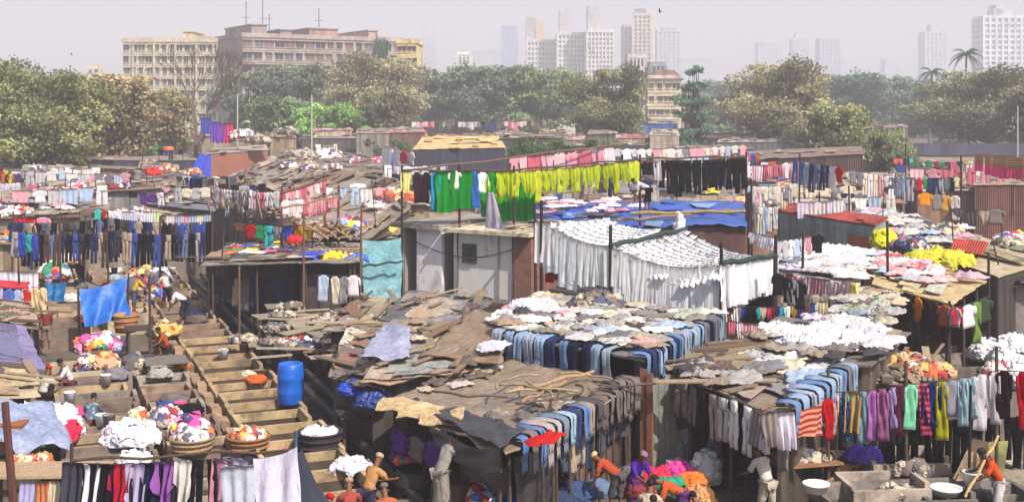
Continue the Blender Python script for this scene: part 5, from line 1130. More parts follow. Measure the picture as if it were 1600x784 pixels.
hang(LP[1], LP[2], [g_('sheet', 'green', c(20, 130, 40), 1.85), g_('kurta', 'blue', c(40, 110, 190), 1.5), g_('shirt', 'white', c(240, 240, 242), 1.2), g_('kurta', 'green', c(24, 148, 44), 1.4), g_('pointed', 'lime yellow', c(208, 220, 20), 2.1), g_('pointed', 'lime yellow', c(196, 212, 24), 2.1)], 'middle of the line above the concrete house', 'garments above the concrete house', .05)
hang(LP[2], LP[3], [g_('pointed' if i % 3 else 'kurta', *random.Random(i).choice(CN['lime']), (1.9 if i % 3 else 1.25)) for i in range(19)], 'lime line behind the canopy', 'lime garments on the long line', .06, kind_word='garment')
p0, p1 = far(757, 271, 51.8), far(803, 268, 52.1); hang(p0, p1, [g_('pointed', 'lime yellow', CN['lime'][0][1], 2.0)] * 4, 'lime stretch hung in front of the green sheets', 'lime garments on the long line', .03, same=True)
hang(far(757, 292, 53), far(835, 284, 54), [g_('sheet', 'green', c(24, 148, 44), 1.5)] * 4, 'green line behind the lime garments', 'green sheets behind the lime garments', .04, same=True)
hang(far(1003, 252, 55.2), far(1030, 252, 55.4), [g_('shirt', 'black', c(34, 30, 36), 1.0), g_('shirt', 'black', c(34, 30, 36), 1.0), g_('towel', 'white', c(220, 220, 220), 1.2)], 'gap between the lime and the black garments', 'garments on the long line', .02, same=True)
hang(far(1032, 251, 55.5), LP[4], [g_(('kurta', 'trousers')[i % 2], 'black', c(22, 22, 28), 1.42) for i in range(17)], 'black line behind the canopy', 'black garments on the long line', .05, same=True, kind_word='garment')
hang(far(800, 245, 60), far(960, 228, 66), pick('pinks', 16, ('shirt', 'towel'), 14, (1.1, 1.4)), 'pink and white line behind the lime garments', 'pink garments on the back line', .1)
hang(far(960, 232, 66), far(1165, 226, 72), pick('pale', 18, ('shirt', 'towel'), 15, (.6, .9)), 'pale line behind the black garments', 'pale garments on the back line', .1)
beam(far(628, 268, 51) + V3((0, 0, 0)), far(960, 226, 66), .05, 'long bamboo slanting away above the lime garments', c(120, 96, 76))
# blue tarped roof with heaps behind the canopy
BRC = c(120, 104, 96)
B = [at(722, 358, 3.7), at(1175, 352, 3.7), at(1160, 316, 3.7), at(762, 318, 3.7)]
shack('blue', B, 'wide shack behind the canopy with bright blue tarps spread on its roof', 'tarp', c(48, 88, 170), 'boards', c(96, 60, 54), (), 16, pal=[c(30, 80, 190), c(44, 100, 200), BRC, c(60, 44, 44), c(120, 160, 200)], amp=.12, fold=.1, nu=50, nv=20, patchmats=('tarp',))
laid('blue', 34, 'pinks', 'on the blue tarped roof', 'clothes on the blue tarped roof', 21, .08, .6, .35, .98, (.9, 1.5))
laid('blue', 14, 'greys', 'on the blue tarped roof', 'clothes on the blue tarped roof', 22, .02, .3, .3, .9, (.9, 1.4))
beam(far(985, 334, 55), far(1165, 330, 54), .1, 'thick pale bamboo across the blue tarped roof', c(168, 138, 100))
beam(far(960, 345, 54), far(1080, 335, 54), .07, 'thinner pale bamboo in front of the thick one on the blue tarped roof', c(160, 130, 96))
hangcloth([far(762, 300, 47.5), far(770, 300, 47.3), far(786, 358, 46.6), far(757, 356, 47.4)], 'white and pink cloth hanging to a point above the concrete house', c(216, 206, 220), 'cloth', 'hanging_cloth', 'cloth', 8, 8, .08)
mbx = heap(far(1062, 362, 50), .25, .25, .8, 'white_heap', 'little white peaked bundle behind the canopy', seed=51)
laid('house', 9, 'jeans', 'on the concrete house roof', 'clothes on the concrete house roof', 23, .4, .95, .1, .9, (.5, .9), -.05)
# ================================================================ the left-centre long hut and big roofs behind it
DH = [far(312, 413, 47.5), far(566, 408, 47), far(566, 378, 53), far(350, 385, 55)]
shack('dark', DH, 'long open-fronted shack with dark interior beside the turquoise screen', 'sheeting', c(146, 136, 122), 'boards', c(96, 84, 82), ('front', 'left'), 8, group='large shacks in the middle')
mb = MB(); a, b_ = far(470, 0, 47.8), far(560, 0, 47.8); wallbox(mb, V3((a.x, a.y, 0)), V3((b_.x, b_.y, 0)), 0, 2.5, 2.5); reg(mk('board_screen', mb.mesh('board_screen', 'boards'), None, None, c(84, 68, 70)), 'dull maroon board front closing the right half of the long open shack', 'screen')
litter('dark', 26, 'on the long open-fronted shack', 2, .5); laid('dark', 14, 'mixed', 'on the long open-fronted shack roof', 'clothes on the long open shack roof', 31, .1, .6, .2, .9, (.6, .9))
for (px, py, col, cn) in ((495, 402, c(40, 70, 180), 'blue'), (525, 402, c(232, 190, 40), 'yellow'), (545, 406, c(50, 100, 190), 'bright blue')):
    P0 = far(px, py, 48.5); heap(P0, .75, .55, .18, 'cloth', f'{cn} plastic sheet bunched on the right end of the long open shack roof', 'plastic_bundle', 'plastic sheet', px, col, 'plastic on the long open shack')
hangcloth([far(566, 374, 50), far(630, 370, 51), far(630, 440, 51), far(566, 446, 50)], 'turquoise sheet screen between the long open shack and the concrete house', c(120, 172, 182), 'tarp', 'screen_sheet', 'screen', fold=.06, seed=9)
hangcloth([far(568, 436, 49.6), far(628, 432, 50.6), far(626, 470, 50.6), far(570, 476, 49.6)], 'second turquoise sheet hanging below the first', c(130, 178, 188), 'tarp', 'screen_sheet', 'screen', fold=.06, seed=19)
beam(far(566, 416, 49.4), far(630, 408, 50.4), .05, 'dark pole across the turquoise screen', c(50, 60, 60))
for px, py, lab in ((374, 415, 'crooked pale post before the long open shack'), (562, 320, 'tall brown post at the right end of the long open shack'), (474, 335, 'reddish post rising above the long open shack roof'), (497, 430, 'short pale post before the maroon boards')):
    pole(tuple(far(px, 0, 46.8).xy) + (0,), far(px, py, 46.8).z, lab, .05, c(116, 84, 66))
hang(far(500, 428, 46.5), far(560, 428, 46.5), pick('pale', 4, ('shirt', 'kurta'), 17, (1.0, 1.2)), 'pale cloths hung on the maroon boards', 'cloths on the maroon boards', .08)
hang(far(335, 432, 48.6), far(460, 430, 48.6), pick('darks', 9, ('shirt', 'kurta'), 18, (1.0, 1.2)), 'dark row of clothes inside the long open shack', 'clothes inside the long open shack', .08)
# slabs and benches beside the gutter
for i, (px, py, w, d, z, cc) in enumerate([(432, 535, 1.9, 1.2, 1.1, 3), (452, 512, 2.0, 1.1, 1.15, 1), (438, 493, 2.0, 1.0, 1.2, 2), (484, 545, 1.6, 1.2, 1.1, 0), (500, 505, 2.2, 1.3, 1.3, 4), (540, 520, 2.4, 1.2, 1.4, 5), (455, 478, 2, 1, 1.2, 1)]):
    table(at(px, py, z) - V3((0, 0, z)), w, d, z, f'{["wide cream", "long pale", "short tan", "rough grey", "broad buff", "splintered pale", "narrow far"][i]} slatted bench top beside the gutter', math.radians(15 + i * 7 % 20), jit(c(158, 144, 122), .2), 'work_bench', 'benches beside the gutter')
# patchwork roofs between benches and tarp shack
S = {'p1': ([at(512, 588, 2.0), at(600, 612, 2.0), at(655, 545, 2.2), at(545, 505, 2.2)], 'patchwork shack roof of rags and boards above the blue plastic'),
     'p2': ([at(560, 600, 2.25), at(745, 580, 2.35), at(760, 560, 2.4), at(600, 540, 2.4)], 'narrow wrinkled shack roof behind the brown tarp roof'),
     'p3': ([at(570, 560, 2.35), at(690, 545, 2.4), at(720, 492, 2.6), at(610, 500, 2.5)], 'shack roof with a lilac grey sheet in the middle of the patchwork'),
     'p4': ([at(655, 556, 2.55), at(778, 566, 2.6), at(822, 492, 3.0), at(742, 482, 3.1)], 'tilted smooth brown shack roof left of the jeans shack'),
     'p5': ([at(590, 498, 2.2), at(740, 505, 2.2), at(770, 468, 2.3), at(640, 455, 2.3)], 'low grey shack roof at the foot of the concrete house'),
     'p6': ([at(500, 520, 1.9), at(600, 520, 1.9), at(650, 470, 2.0), at(560, 465, 2.0)], 'low dusty shack roof below the turquoise screen')}
for k, (P, lab) in S.items():
    rc = {'p1': c(132, 118, 102), 'p2': c(150, 126, 98), 'p3': c(140, 134, 140), 'p4': c(138, 116, 92), 'p5': c(104, 100, 100), 'p6': c(140, 128, 112)}[k]
    shack(k, P, lab, 'tarp' if k in ('p2', 'p4') else 'sheeting', rc, 'boards', c(80, 72, 66), (), 0 if k == 'p4' else 6, amp=.1, fold=.06 if k != 'p4' else .03, nu=30, nv=22, group='patchwork shacks', ragged=.25, seed=k, pa=.3, patchmats=('sheeting', 'tarp', 'sheeting', 'plank'))
    if k != 'p4': litter(k, 11, f'on the {lab[:lab.find("roof") + 4].replace("shack ", "")}', len(lab), .35)
P0 = at(600, 535, 2.8); q = [at(560, 560, 2.6), at(640, 560, 2.62), at(640, 512, 2.8), at(600, 508, 2.75)]; mb = sheet(q, q[0], .02, .08, 2, fold=.08, seed=4, nu=24, nv=20, ragged=.2); reg(mk('tarp', mb.mesh('tarp', 'tarp', True), None, None, c(150, 152, 176), q[0]), 'lilac grey plastic sheet spread over the patchwork roofs', 'tarpaulin')
laid('p4', 16, 'pale', 'at the top of the tilted brown roof', 'clothes on the tilted brown roof', 41, .6, .98, .6, .98, (.6, .9)); laid('p4', 5, 'whites', 'at the right foot of the tilted brown roof', 'clothes on the tilted brown roof', 42, .8, .98, .1, .3, (.6, .9))
for i, (px, py) in enumerate([(556, 612), (580, 630), (600, 622), (572, 598)]):
    heap(at(px, py, 1.7), .42, .35, .3, 'tarp', f'{["bright", "dark", "turquoise", "deep"][i]} blue plastic bundle left of the tarp shack', 'plastic_bundle', 'plastic bundle', i * 3.3, [c(20, 60, 170), c(24, 50, 120), c(20, 110, 150), c(16, 50, 140)][i], 'blue plastic bundles')
table(at(575, 650, 1.1) - V3((0, 0, 1.1)), 1.6, 1.3, 1.2, 'dark rack table carrying the blue plastic bundles', .3, c(60, 56, 56))

rr = random.Random(12)
for i in range(7):
    px = 850 + i * 22; q = at(px, 700 - i * 13, 2.15); pole((q.x, q.y + .35, 0), 2.15, 'slim dark prop under the right edge of the tarp roof', .035, c(80, 66, 56), 'props under the tarp roof')
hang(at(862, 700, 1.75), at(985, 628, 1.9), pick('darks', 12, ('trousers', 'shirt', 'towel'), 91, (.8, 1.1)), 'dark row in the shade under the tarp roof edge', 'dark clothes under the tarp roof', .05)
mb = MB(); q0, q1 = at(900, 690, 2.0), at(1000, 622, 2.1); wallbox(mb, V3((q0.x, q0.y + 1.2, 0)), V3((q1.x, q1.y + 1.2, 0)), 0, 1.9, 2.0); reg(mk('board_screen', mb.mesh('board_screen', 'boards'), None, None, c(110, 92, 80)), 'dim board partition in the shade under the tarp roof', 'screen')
for i, (px, py, cc) in enumerate([(850, 760, c(90, 110, 150)), (905, 775, c(70, 90, 130)), (935, 770, c(110, 130, 160)), (870, 785, c(60, 70, 100))]): heap(at(px, py, .5), .42, .34, .3, 'cloth', f'{["pale", "faded", "light", "dark"][i]} denim heap at the foot of the tarp shack', seed=170 + i, color=cc, group='denim heaps', sub=4)

rr = random.Random(8)
for i, (px, py, z) in enumerate([(410, 535, 1.2), (445, 512, 1.25), (425, 493, 1.3), (470, 545, 1.2), (505, 505, 1.4), (545, 520, 1.5), (395, 530, 1.2), (455, 480, 1.3), (520, 498, 1.4), (485, 540, 1.2)]):
    k = rr.uniform(.25, .5); heap(at(px + rr.uniform(-15, 15), py, z), k * 1.5, k, k * .5, rr.choice(('dull_heap', 'dull_heap', 'mixed_heap')), 'small dull heap of cloths on a slatted bench', seed=400 + i, group='heaps on the benches')
for i in range(12):
    p = at(rr.uniform(410, 570), rr.uniform(480, 560), 1.35); o = mk('plank', rr.choice(PLK), None, None, jit(c(170, 156, 130), .2, rr), p); o.scale = (rr.uniform(.5, 1.1), rr.uniform(.8, 1.6), 1); o.rotation_euler = (rr.uniform(-.08, .08), rr.uniform(-.08, .08), rr.uniform(-.3, .8)); reg(o, 'loose pale plank lying across the slatted benches', 'plank', 'planks on the benches')
litter('house', 16, 'on the concrete house roof', 3, .45)
# ================================================================ right-hand side
U1 = [at(1056, 590, 2.5), at(1225, 650, 2.45), at(1345, 562, 2.75), at(1135, 535, 2.85)]
shack('plankroof', U1, 'shack right of the board screens with a splintered plank roof edged with hanging trousers', 'sheeting', c(132, 118, 104), 'boards', c(84, 74, 68), ('front',), 8, group='large shacks in the middle', patchmats=('plank', 'sheeting', 'plank'))
litter('plankroof', 34, 'on the splintered plank roof', 4, .8, s1=.6); laid('plankroof', 26, 'pale', 'on the splintered plank roof', 'clothes on the plank roof', 51, .35, .98, .3, .98, (.7, 1.1)); laid('plankroof', 10, 'greys', 'on the splintered plank roof', 'clothes on the plank roof', 52, .05, .6, .02, .4, (.7, 1.2))
t_ = lambda n, col, k=.92: g_('trousers', n, col, k)
q0, q1 = U1[0] + V3((0, -.25, .05)), U1[1] + V3((0, -.3, .0))
hang(q0, q0.lerp(q1, .6), [t_('taupe', c(150, 136, 130)), t_('taupe', c(140, 126, 122)), t_('black', c(40, 38, 40)), t_('beige', c(178, 166, 150)), t_('pale grey', c(196, 192, 186)), t_('white', c(236, 232, 228), 1.0)], 'sloping line under the plank roof edge', 'trousers under the plank roof', .06, seed=4)
hang(q0.lerp(q1, .62), q1, [t_('white', c(236, 236, 238), 1.0), g_('towel', 'taupe', c(160, 148, 144), 1.1), g_('towel', 'white', c(224, 220, 228), 1.2), t_('taupe', c(150, 136, 134))], 'right end of the sloping line under the plank roof edge', 'trousers under the plank roof', .04, seed=5)
hang(at(1240, 632, 2.8), at(1340, 566, 2.95), items2(['blue', 'light blue', 'pale grey blue', 'light blue', 'blue', 'light blue', 'pale grey blue', 'blue', 'grey', 'light blue'], 'drape', ['jeans'], 1.0), 'row of jeans over the right edge of the plank roof', 'jeans over the plank roof', 0, False, kind_word='pair of jeans', rotj=.08, endname='near')
WB = [at(1150, 552, 2.9), at(1360, 572, 2.9), at(1425, 520, 3.0), at(1215, 492, 3.0)]
shack('whiteheap', WB, 'shack behind the plank roof carrying a great white spread of washing', 'sheeting', c(120, 112, 104), 'boards', c(100, 88, 80), (), 4)
laid('whiteheap', 20, 'greys', 'around the great white spread', 'clothes round the white spread', 54, .02, .98, .02, .4, (.7, 1.1))
for i, (px, py, a, b_) in enumerate([(1290, 540, 1.2, .7), (1240, 526, .9, .6), (1340, 532, .8, .5), (1300, 518, .8, .5)]):
    heap(at(px, py, 3.0), a, b_, .22, 'white_heap', f'{["widest", "left", "right", "rear"][i]} drift of the brilliant white washing spread behind the plank roof', seed=60 + i, group='white washing drifts', crease=.5)
laid('whiteheap', 26, 'whites', 'at the edges of the great white spread', 'white clothes in the great spread', 55, .15, .95, .2, .95, (.8, 1.3), .05)
# small colourful line left of the white spread
hang(far(1135, 478, 38), far(1290, 470, 38), pick('mixed', 20, ('towel', 'shirt', 'pointed'), 23, (.5, .9)), 'colourful tattered line below the white canopy', 'small colourful garments below the canopy', .1)
hang(far(1140, 500, 36), far(1200, 505, 36), pick('pinks', 6, ('towel', 'shirt'), 24, (.6, .8)), 'short pink line left of the great white spread', 'small pink garments', .05)
hang(far(1225, 460, 39), far(1350, 452, 40), pick('greys', 9, ('shirt', 'kurta'), 25, (1.0, 1.2)), 'grey line below the pink and white garments', 'grey garments below the white roof', .05)
pole(tuple(far(1209, 0, 38).xy) + (0,), far(1209, 400, 38).z, 'thick dark pole left of the great white spread', .09, c(50, 44, 42))
X = [at(1290, 515, 2.7), at(1385, 520, 2.7), at(1412, 460, 2.9), at(1335, 452, 2.9)]
shack('striped', X, 'shack roof layered with striped and turquoise cloths right of the pink garments', 'sheeting', c(120, 116, 118), 'boards', c(70, 62, 60), (), 2)
laid_rows('striped', 9, 4, 'roofcloth', 'on the layered striped roof', 'clothes on the striped roof', 56, 1.1); laid('striped', 6, 'jeans', 'on the layered striped roof', 'clothes on the striped roof', 156, .02, .98, .02, .4, (.8, 1.2)); laid('striped', 8, 'mixed', 'on the layered striped roof', 'clothes on the striped roof', 57, .3, .9, .1, .9, (.8, 1.3))
Z = [at(1362, 445, 3.1), at(1488, 474, 3.1), at(1540, 438, 3.2), at(1372, 398, 3.3)]
shack('cloth', Z, 'shack with dark open front and buff roof strewn with pink and white cloths', 'sheeting', c(196, 172, 128), 'boards', c(62, 54, 52), ('front', 'right'), 4, pal=[c(200, 180, 140), c(170, 150, 110), c(190, 190, 170)])
laid('cloth', 20, 'pinks', 'on the buff roof with open front', 'clothes on the buff roof', 58, .05, .95, .35, .98, (1.0, 1.5)); laid('cloth', 12, 'pale', 'on the buff roof with open front', 'clothes on the buff roof', 59, .0, .5, .3, .98, (.9, 1.3))
hang(far(1412, 455, 38.5), far(1500, 480, 36.5), [g_('shirt', 'black', c(40, 36, 40)), g_('shirt', 'orange', c(232, 140, 20), 1.1), g_('kurta', 'black', c(36, 34, 38)), g_('kurta', 'dark brown', c(84, 56, 48), 1.1), g_('shirt', 'orange brown', c(190, 100, 50), 1.0), g_('shirt', 'white', c(220, 214, 214), .9)], 'row hanging in the open front of the buff-roofed shack', 'garments in the buff-roofed shack', .05)
hang(far(1490, 480, 36.5), far(1545, 462, 38), [g_('shirt', 'red', c(190, 30, 60), .9), g_('shirt', 'white', c(226, 224, 226), 1), g_('kurta', 'green', c(110, 140, 70), 1.2), g_('shirt', 'dark green', c(60, 76, 56), 1)], 'row at the right side of the buff-roofed shack', 'garments right of the buff-roofed shack', .05)
# grey tank
r = root('water_tank', at(1462, 556, 0) * 1, math.radians(18), label='big square grey water tank right of the great white spread', cat='water tank'); mb = MB(); mb.box((-.8, 0, 0), (.7, 1.3, 1.5)); mk('body', mb.mesh('body', 'concrete'), None, r, c(150, 152, 154)); mb = MB(); mb.box((-.85, -.05, 1.5), (.75, 1.35, 1.56)); mk('lid', mb.mesh('lid', 'concrete'), None, r, c(120, 118, 116))
for i, (px, py, k) in enumerate([(1545, 545, .75), (1582, 556, .8), (1582, 532, .6), (1560, 578, .6), (1600, 580, .7)]):
    heap(at(px, py + 12, .9), k, k * .8, k * .8, 'white_heap' if i != 3 else 'mixed_heap', f'{["round", "fat", "small upper", "pale mixed", "cut-off"][i]} white bundle of washing in the tanks at the right edge', 'bundle', 'bundle', 70 + i, None, 'white bundles at the right edge', .15)
hangcloth([at(1380, 566, 2.3), at(1425, 572, 2.2), at(1432, 590, 1.9), at(1384, 586, 1.9)], 'mint green cloth spread above the dress line', c(110, 220, 184), 'cloth', 'hanging_cloth', 'cloth', fold=.08)
shack('mint', [at(1340, 600, 2.1), at(1470, 600, 2.1), at(1465, 560, 2.3), at(1345, 552, 2.3)], 'small cluttered shack roof behind the long dress line', 'sheeting', c(140, 120, 96), 'boards', c(110, 80, 60), ('front',), 6)
litter('mint', 26, 'on the small cluttered roof behind the dress line', 9, .35, [c(200, 190, 180), c(150, 110, 80), c(230, 225, 220)])
# the dress line
DL = [far(1296, 612, 27.5), far(1418, 600, 27), far(1560, 578, 26.5), far(1660, 578, 26)]
d1 = [g_('kurta', 'pink', c(214, 150, 180), 1.1, 'patterned_cloth'), g_('kurta', 'teal', c(50, 140, 150), 1.05, 'patterned_cloth'), g_('towel', 'ochre', c(180, 150, 90), 1.2), g_('kurta', 'pale teal', c(130, 170, 176), 1.05), g_('kurta', 'orchid', c(176, 110, 176), 1.15), g_('kurta', 'mauve', c(170, 100, 150), 1.15), g_('kurta', 'lilac', c(180, 150, 206), 1.05), g_('kurta', 'maroon', c(96, 36, 60), 1.05)]
hang(DL[0], DL[1], d1, 'left third of the long dress line', 'dresses on the long dress line', .05, sc=1.0)
d2 = [g_('kurta', 'mint', c(140, 222, 184), 1.15), g_('kurta', 'red and blue', c(190, 60, 110), 1.1, 'striped_cloth'), g_('shirt', 'navy', c(30, 46, 100), 1.3), g_('kurta', 'olive lime', c(170, 170, 30), 1.15), g_('shirt', 'grey', c(150, 150, 160), 1.2), g_('kurta', 'pale blue', c(164, 196, 210), 1.05), g_('kurta', 'ice blue', c(176, 204, 214), 1.05), g_('kurta', 'white', c(222, 220, 226), 1.15), g_('kurta', 'silver', c(200, 198, 206), 1.15)]
hang(DL[1], DL[2], d2, 'middle of the long dress line', 'dresses on the long dress line', .05)
hang(DL[2], DL[3], [g_('kurta', 'black', c(40, 20, 26), 1.2), g_('kurta', 'scarlet', c(206, 20, 44), 1.2), g_('kurta', 'red', c(196, 24, 48), 1.2), g_('kurta', 'crimson', c(176, 24, 44), 1.2)], 'right end of the long dress line', 'dresses on the long dress line', .03)
hang(far(1415, 655, 28), far(1640, 648, 27.5), [g_('trousers', 'black', c(20, 20, 24), 1.05) for _ in range(9)], 'black row behind the long dress line', 'black trousers behind the dresses', .03, same=True)
hang(far(1300, 640, 28.5), far(1415, 645, 28.5), [g_('trousers', 'dark', c(44, 40, 46), 1.0) for _ in range(4)], 'dark row behind the patterned dresses', 'dark trousers behind the dresses', .03, same=True)
for p, lab in ((DL[0], 'post at the left end of the long dress line'), (DL[1], 'post beside the mint dress'), (DL[2], 'post before the red dresses')): pole((p.x, p.y + .1, 0), p.z + .5, lab, .045, c(90, 76, 64), lean=(0, 0))
# sari, white cloths and red dress
hangcloth([far(1236, 640, 25.6), far(1286, 628, 26.2), far(1285, 680, 26.1), far(1242, 683, 25.6)], 'striped orange sari draped on the line right of the white cloths', c(206, 120, 96), 'striped_cloth', 'sari', 'sari', 14, 12, .1)
hang(far(1188, 640, 25.3), far(1238, 644, 25.5), [g_('towel', 'taupe', c(160, 148, 146), 1.15), g_('towel', 'white', c(226, 222, 232), 1.2)], 'pair of cloths left of the striped sari', 'cloths beside the sari', .02)
hang(far(1284, 622, 26.2), far(1300, 622, 26.3), [g_('kurta', 'bright red', c(190, 20, 34), 1.0)], 'line right of the striped sari', 'red dress', 0)
beam(far(1188, 640, 25.3), DL[0], .04, 'bamboo carrying the striped sari')
# pens on the right
CR = c(164, 150, 138)
for i, (px, py, w, l, h, rot, tone, lab) in enumerate([
    (1300, 790, 3.2, 1.2, .8, .12, c(104, 98, 92), 'wide dark tank cut by the bottom edge at the right'), (1334, 768, 1.7, 1.2, .95, .08, CR, 'high grey tank front in the second rank at the right'), (1365, 726, 1.8, 1.3, .95, .05, CR, 'grey tank beside the purple bundle'),
    (1470, 742, 1.8, 1.3, .7, .1, c(110, 106, 100), 'low tank behind the leaning slab'), (1455, 790, 2.4, 1.2, .75, .1, c(96, 92, 90), 'dark tank below the leaning slab'), (1545, 775, 2.0, 1.4, .7, .1, c(120, 112, 100), 'tank behind the man in orange'),
    (1480, 540, 2.6, 1.5, .8, .2, CR, 'far tank before the white bundles'), (1475, 575, 2.8, 1.5, .8, .2, c(112, 102, 94), 'tank in front of the white bundles'), (1530, 520, 2.6, 1.5, .8, .2, CR, 'farthest tank at the right edge'), (1420, 620, 3.2, 1.5, .8, .15, c(112, 102, 94), 'long tank hidden behind the dresses'), (1540, 615, 3, 1.5, .8, .15, c(112, 102, 94), 'tank at the right edge behind the dresses'), (1540, 735, 2.2, 1.3, .8, .1, c(150, 140, 116), 'pale tank at the right edge behind the leaning slab')]):
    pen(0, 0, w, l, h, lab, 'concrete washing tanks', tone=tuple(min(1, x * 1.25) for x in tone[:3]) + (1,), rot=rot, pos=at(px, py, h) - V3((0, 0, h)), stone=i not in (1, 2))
P0 = at(1478, 770, .5); q = [P0, P0 + V3((.75, .15, .1)), at(1545, 690, 1.6), at(1520, 684, 1.7)]; mb = sheet(q, P0, .09, .02, 2, nu=10, nv=14); reg(mk('stone_slab', mb.mesh('stone_slab', 'concrete'), None, None, c(200, 172, 140), P0), 'long pale stone slab leaning across the tanks left of the man in orange', 'slab')
q = [at(1530, 772, .5), at(1565, 766, .5), at(1575, 688, 1.5), at(1545, 690, 1.5)]; mb = sheet(q, q[0], .07, .02, 2, nu=8, nv=12); reg(mk('stone_slab', mb.mesh('stone_slab', 'concrete'), None, None, c(146, 146, 92), q[0]), 'mossy green slab leaning behind the bamboo', 'slab')
beam(at(1508, 776, .8), far(1560, 680, 26.2), .035, 'long pale bamboo leaning on the slab beside the man in orange', c(206, 170, 116))
pole(tuple(far(1513, 0, 26.5).xy) + (0,), far(1513, 600, 26.5).z, 'thin dark pole in front of the leaning slab', .035, c(40, 36, 36))
heap(at(1350, 718, .9), .42, .34, .32, 'cloth', 'violet bundle at the left end of the grey tank', 'bundle', 'bundle', 3, c(96, 70, 180), crease=.15)
heap(at(1424, 738, 1.0), .4, .22, .3, 'dull_heap', 'grey cloth thrown over the edge of the high grey tank', seed=81); heap(at(1400, 770, .8), .4, .3, .16, 'dull_heap', 'dark wet clothes on the tank edge before the white basin', seed=82)
def basin_(loc, r_, h, label, col=c(228, 224, 220)):
    ro = root('basin', loc, 0, label=label, cat='basin'); mb = MB(); mb.lathe([(0, 0), (r_ * .75, 0), (r_, h), (r_ * 1.05, h), (r_ * 1.05, h + .03), (r_ * .95, h + .03), (r_ * .72, .06), (0, .06)], 26); mk('bowl', mb.mesh('bowl', 'plastic', True), None, ro, col)
    mb = MB(); mb.lathe([(0, h * .8), (r_ * .9, h * .8)], 26); mk('water', mb.mesh('water', 'wash_water'), None, ro, c(220, 220, 216))
basin_(at(1275, 768, 1.0), .27, .16, 'round white basin on the table at the bottom right'); basin_(at(1478, 772, .8), .32, .13, 'wide white basin on the tank left of the man in orange'); basin_(at(1519, 760, .9), .2, .3, 'small white bucket at the hand of the man in orange')
table(at(1278, 790, 0) + V3((0, 1.3, 0)), 1.0, .9, .98, 'low table carrying the round white basin', .1, c(130, 100, 76)); table(at(1255, 720, .95) - V3((0, 0, .95)), 1.5, 1.0, .95, 'rickety plank table heaped with cream cloths', .25, c(150, 110, 80))
heap(at(1255, 718, .95) + V3((0, 0, .05)), .75, .4, .2, 'dull_heap', 'cream cloths piled on the rickety plank table', seed=83)
for i in range(6): beam(at(1285 + i * 5, 765 - i * 4, .5), at(1330 + i * 3, 708 + i * 3, .9), .05, f'{ordn(i)} of the split bamboos propped left of the high grey tank', c(150, 112, 78), 'bamboos propped by the tank')
# white sacks by the dark doorway
for i, (px, py, a, b_, h, cc) in enumerate([(1048, 720, .42, .4, .85, c(170, 176, 150)), (1085, 712, .75, .55, .75, c(196, 200, 206)), (1104, 745, .45, .4, .7, c(206, 206, 202)), (1070, 745, .6, .4, .45, c(150, 160, 160))]):
    heap(at(px, py + 25, 0) + V3((0, .3, .25)), a, b_, h, 'plastic' if i < 2 else 'cloth', f'{["greenish standing", "big pale grey", "smaller white", "flattened grey"][i]} plastic sack by the dark doorway', 'sack', 'sack', 90 + i, cc, 'sacks by the doorway', .16)
heap(at(890, 762, .4), .5, .4, .4, 'dull_heap', 'small dull heap at the foot of the tarp shack', seed=95)
heap(at(742, 796, .5), .5, .4, .55, 'bright_heap', 'rainbow coloured bundle at the bottom edge beside the rusty drum', 'bundle', 'bundle', 96, None, None, .12); heap(at(800, 800, .45), .4, .3, .35, 'plastic', 'blue plastic tub bulging at the bottom edge', 'tub', 'tub', 97, c(20, 60, 190), None, .05)
for i, (px, py, cc, cn) in enumerate([(1025, 750, c(200, 30, 60), 'red'), (1045, 765, c(30, 130, 100), 'green'), (1060, 740, c(214, 60, 140), 'pink'), (1095, 780, c(190, 140, 90), 'tan'), (1080, 760, c(230, 110, 30), 'orange'), (1000, 770, c(120, 40, 50), 'maroon'), (985, 750, c(90, 84, 90), 'grey')]):
    heap(at(px, py, .45), .38, .3, .3, 'cloth', f'{cn} bundle of cloth on the ground before the sacks', 'bundle', 'bundle', i * 2.1, cc, 'bundles before the sacks', .2)
# ================================================================ far right sheds
def box_shed(key, P, label, **k): return shack(key, P, label, over=.1, ragged=.03, amp=.03, **k)
RR = [at(1212, 328, 3.8), at(1368, 352, 3.8), at(1388, 340, 3.95), at(1240, 316, 3.95)]
box_shed('redroof', RR, 'shed with rusty red roof and grey-green walls right of the black garments', roof='corrugated', rc=c(190, 70, 56), wall='boards', wc=c(140, 156, 154), patches=2, pal=[c(196, 80, 64)], patchmats=('corrugated',))
p0, p1 = bil(RR, .74, 0), bil(RR, .96, 0); mb = MB(); wallbox(mb, V3((p0.x, p0.y - .1, 0)), V3((p1.x, p1.y - .1, 0)), .5, 3.2, 3.2); reg(mk('shed_door', mb.mesh('shed_door', 'boards'), None, None, c(190, 90, 50)), 'orange board door leaning on the front of the rusty red roofed shed', 'door')
box_shed('brown', [at(1520, 288, 4.1), at(1640, 288, 4.1), at(1640, 278, 4.1), at(1528, 278, 4.1)], 'brown corrugated shed wall at the right edge', roof='sheeting', rc=c(176, 156, 136), wall='corrugated', wc=c(124, 82, 74), patches=2)
box_shed('beige', [far(1418, 243, 128), far(1620, 243, 128), far(1620, 224, 136), far(1418, 224, 136)], 'long beige walled shed with dark blue roof', roof='corrugated', rc=c(66, 66, 84), wall='plaster', wc=c(176, 160, 140), patches=0)
box_shed('longbrown', [far(1165, 250, 108), far(1350, 240, 104), far(1345, 228, 112), far(1165, 236, 116)], 'long brown shed before the scrubby bush', roof='sheeting', rc=c(140, 116, 106), wall='corrugated', wc=c(104, 76, 72), patches=5)
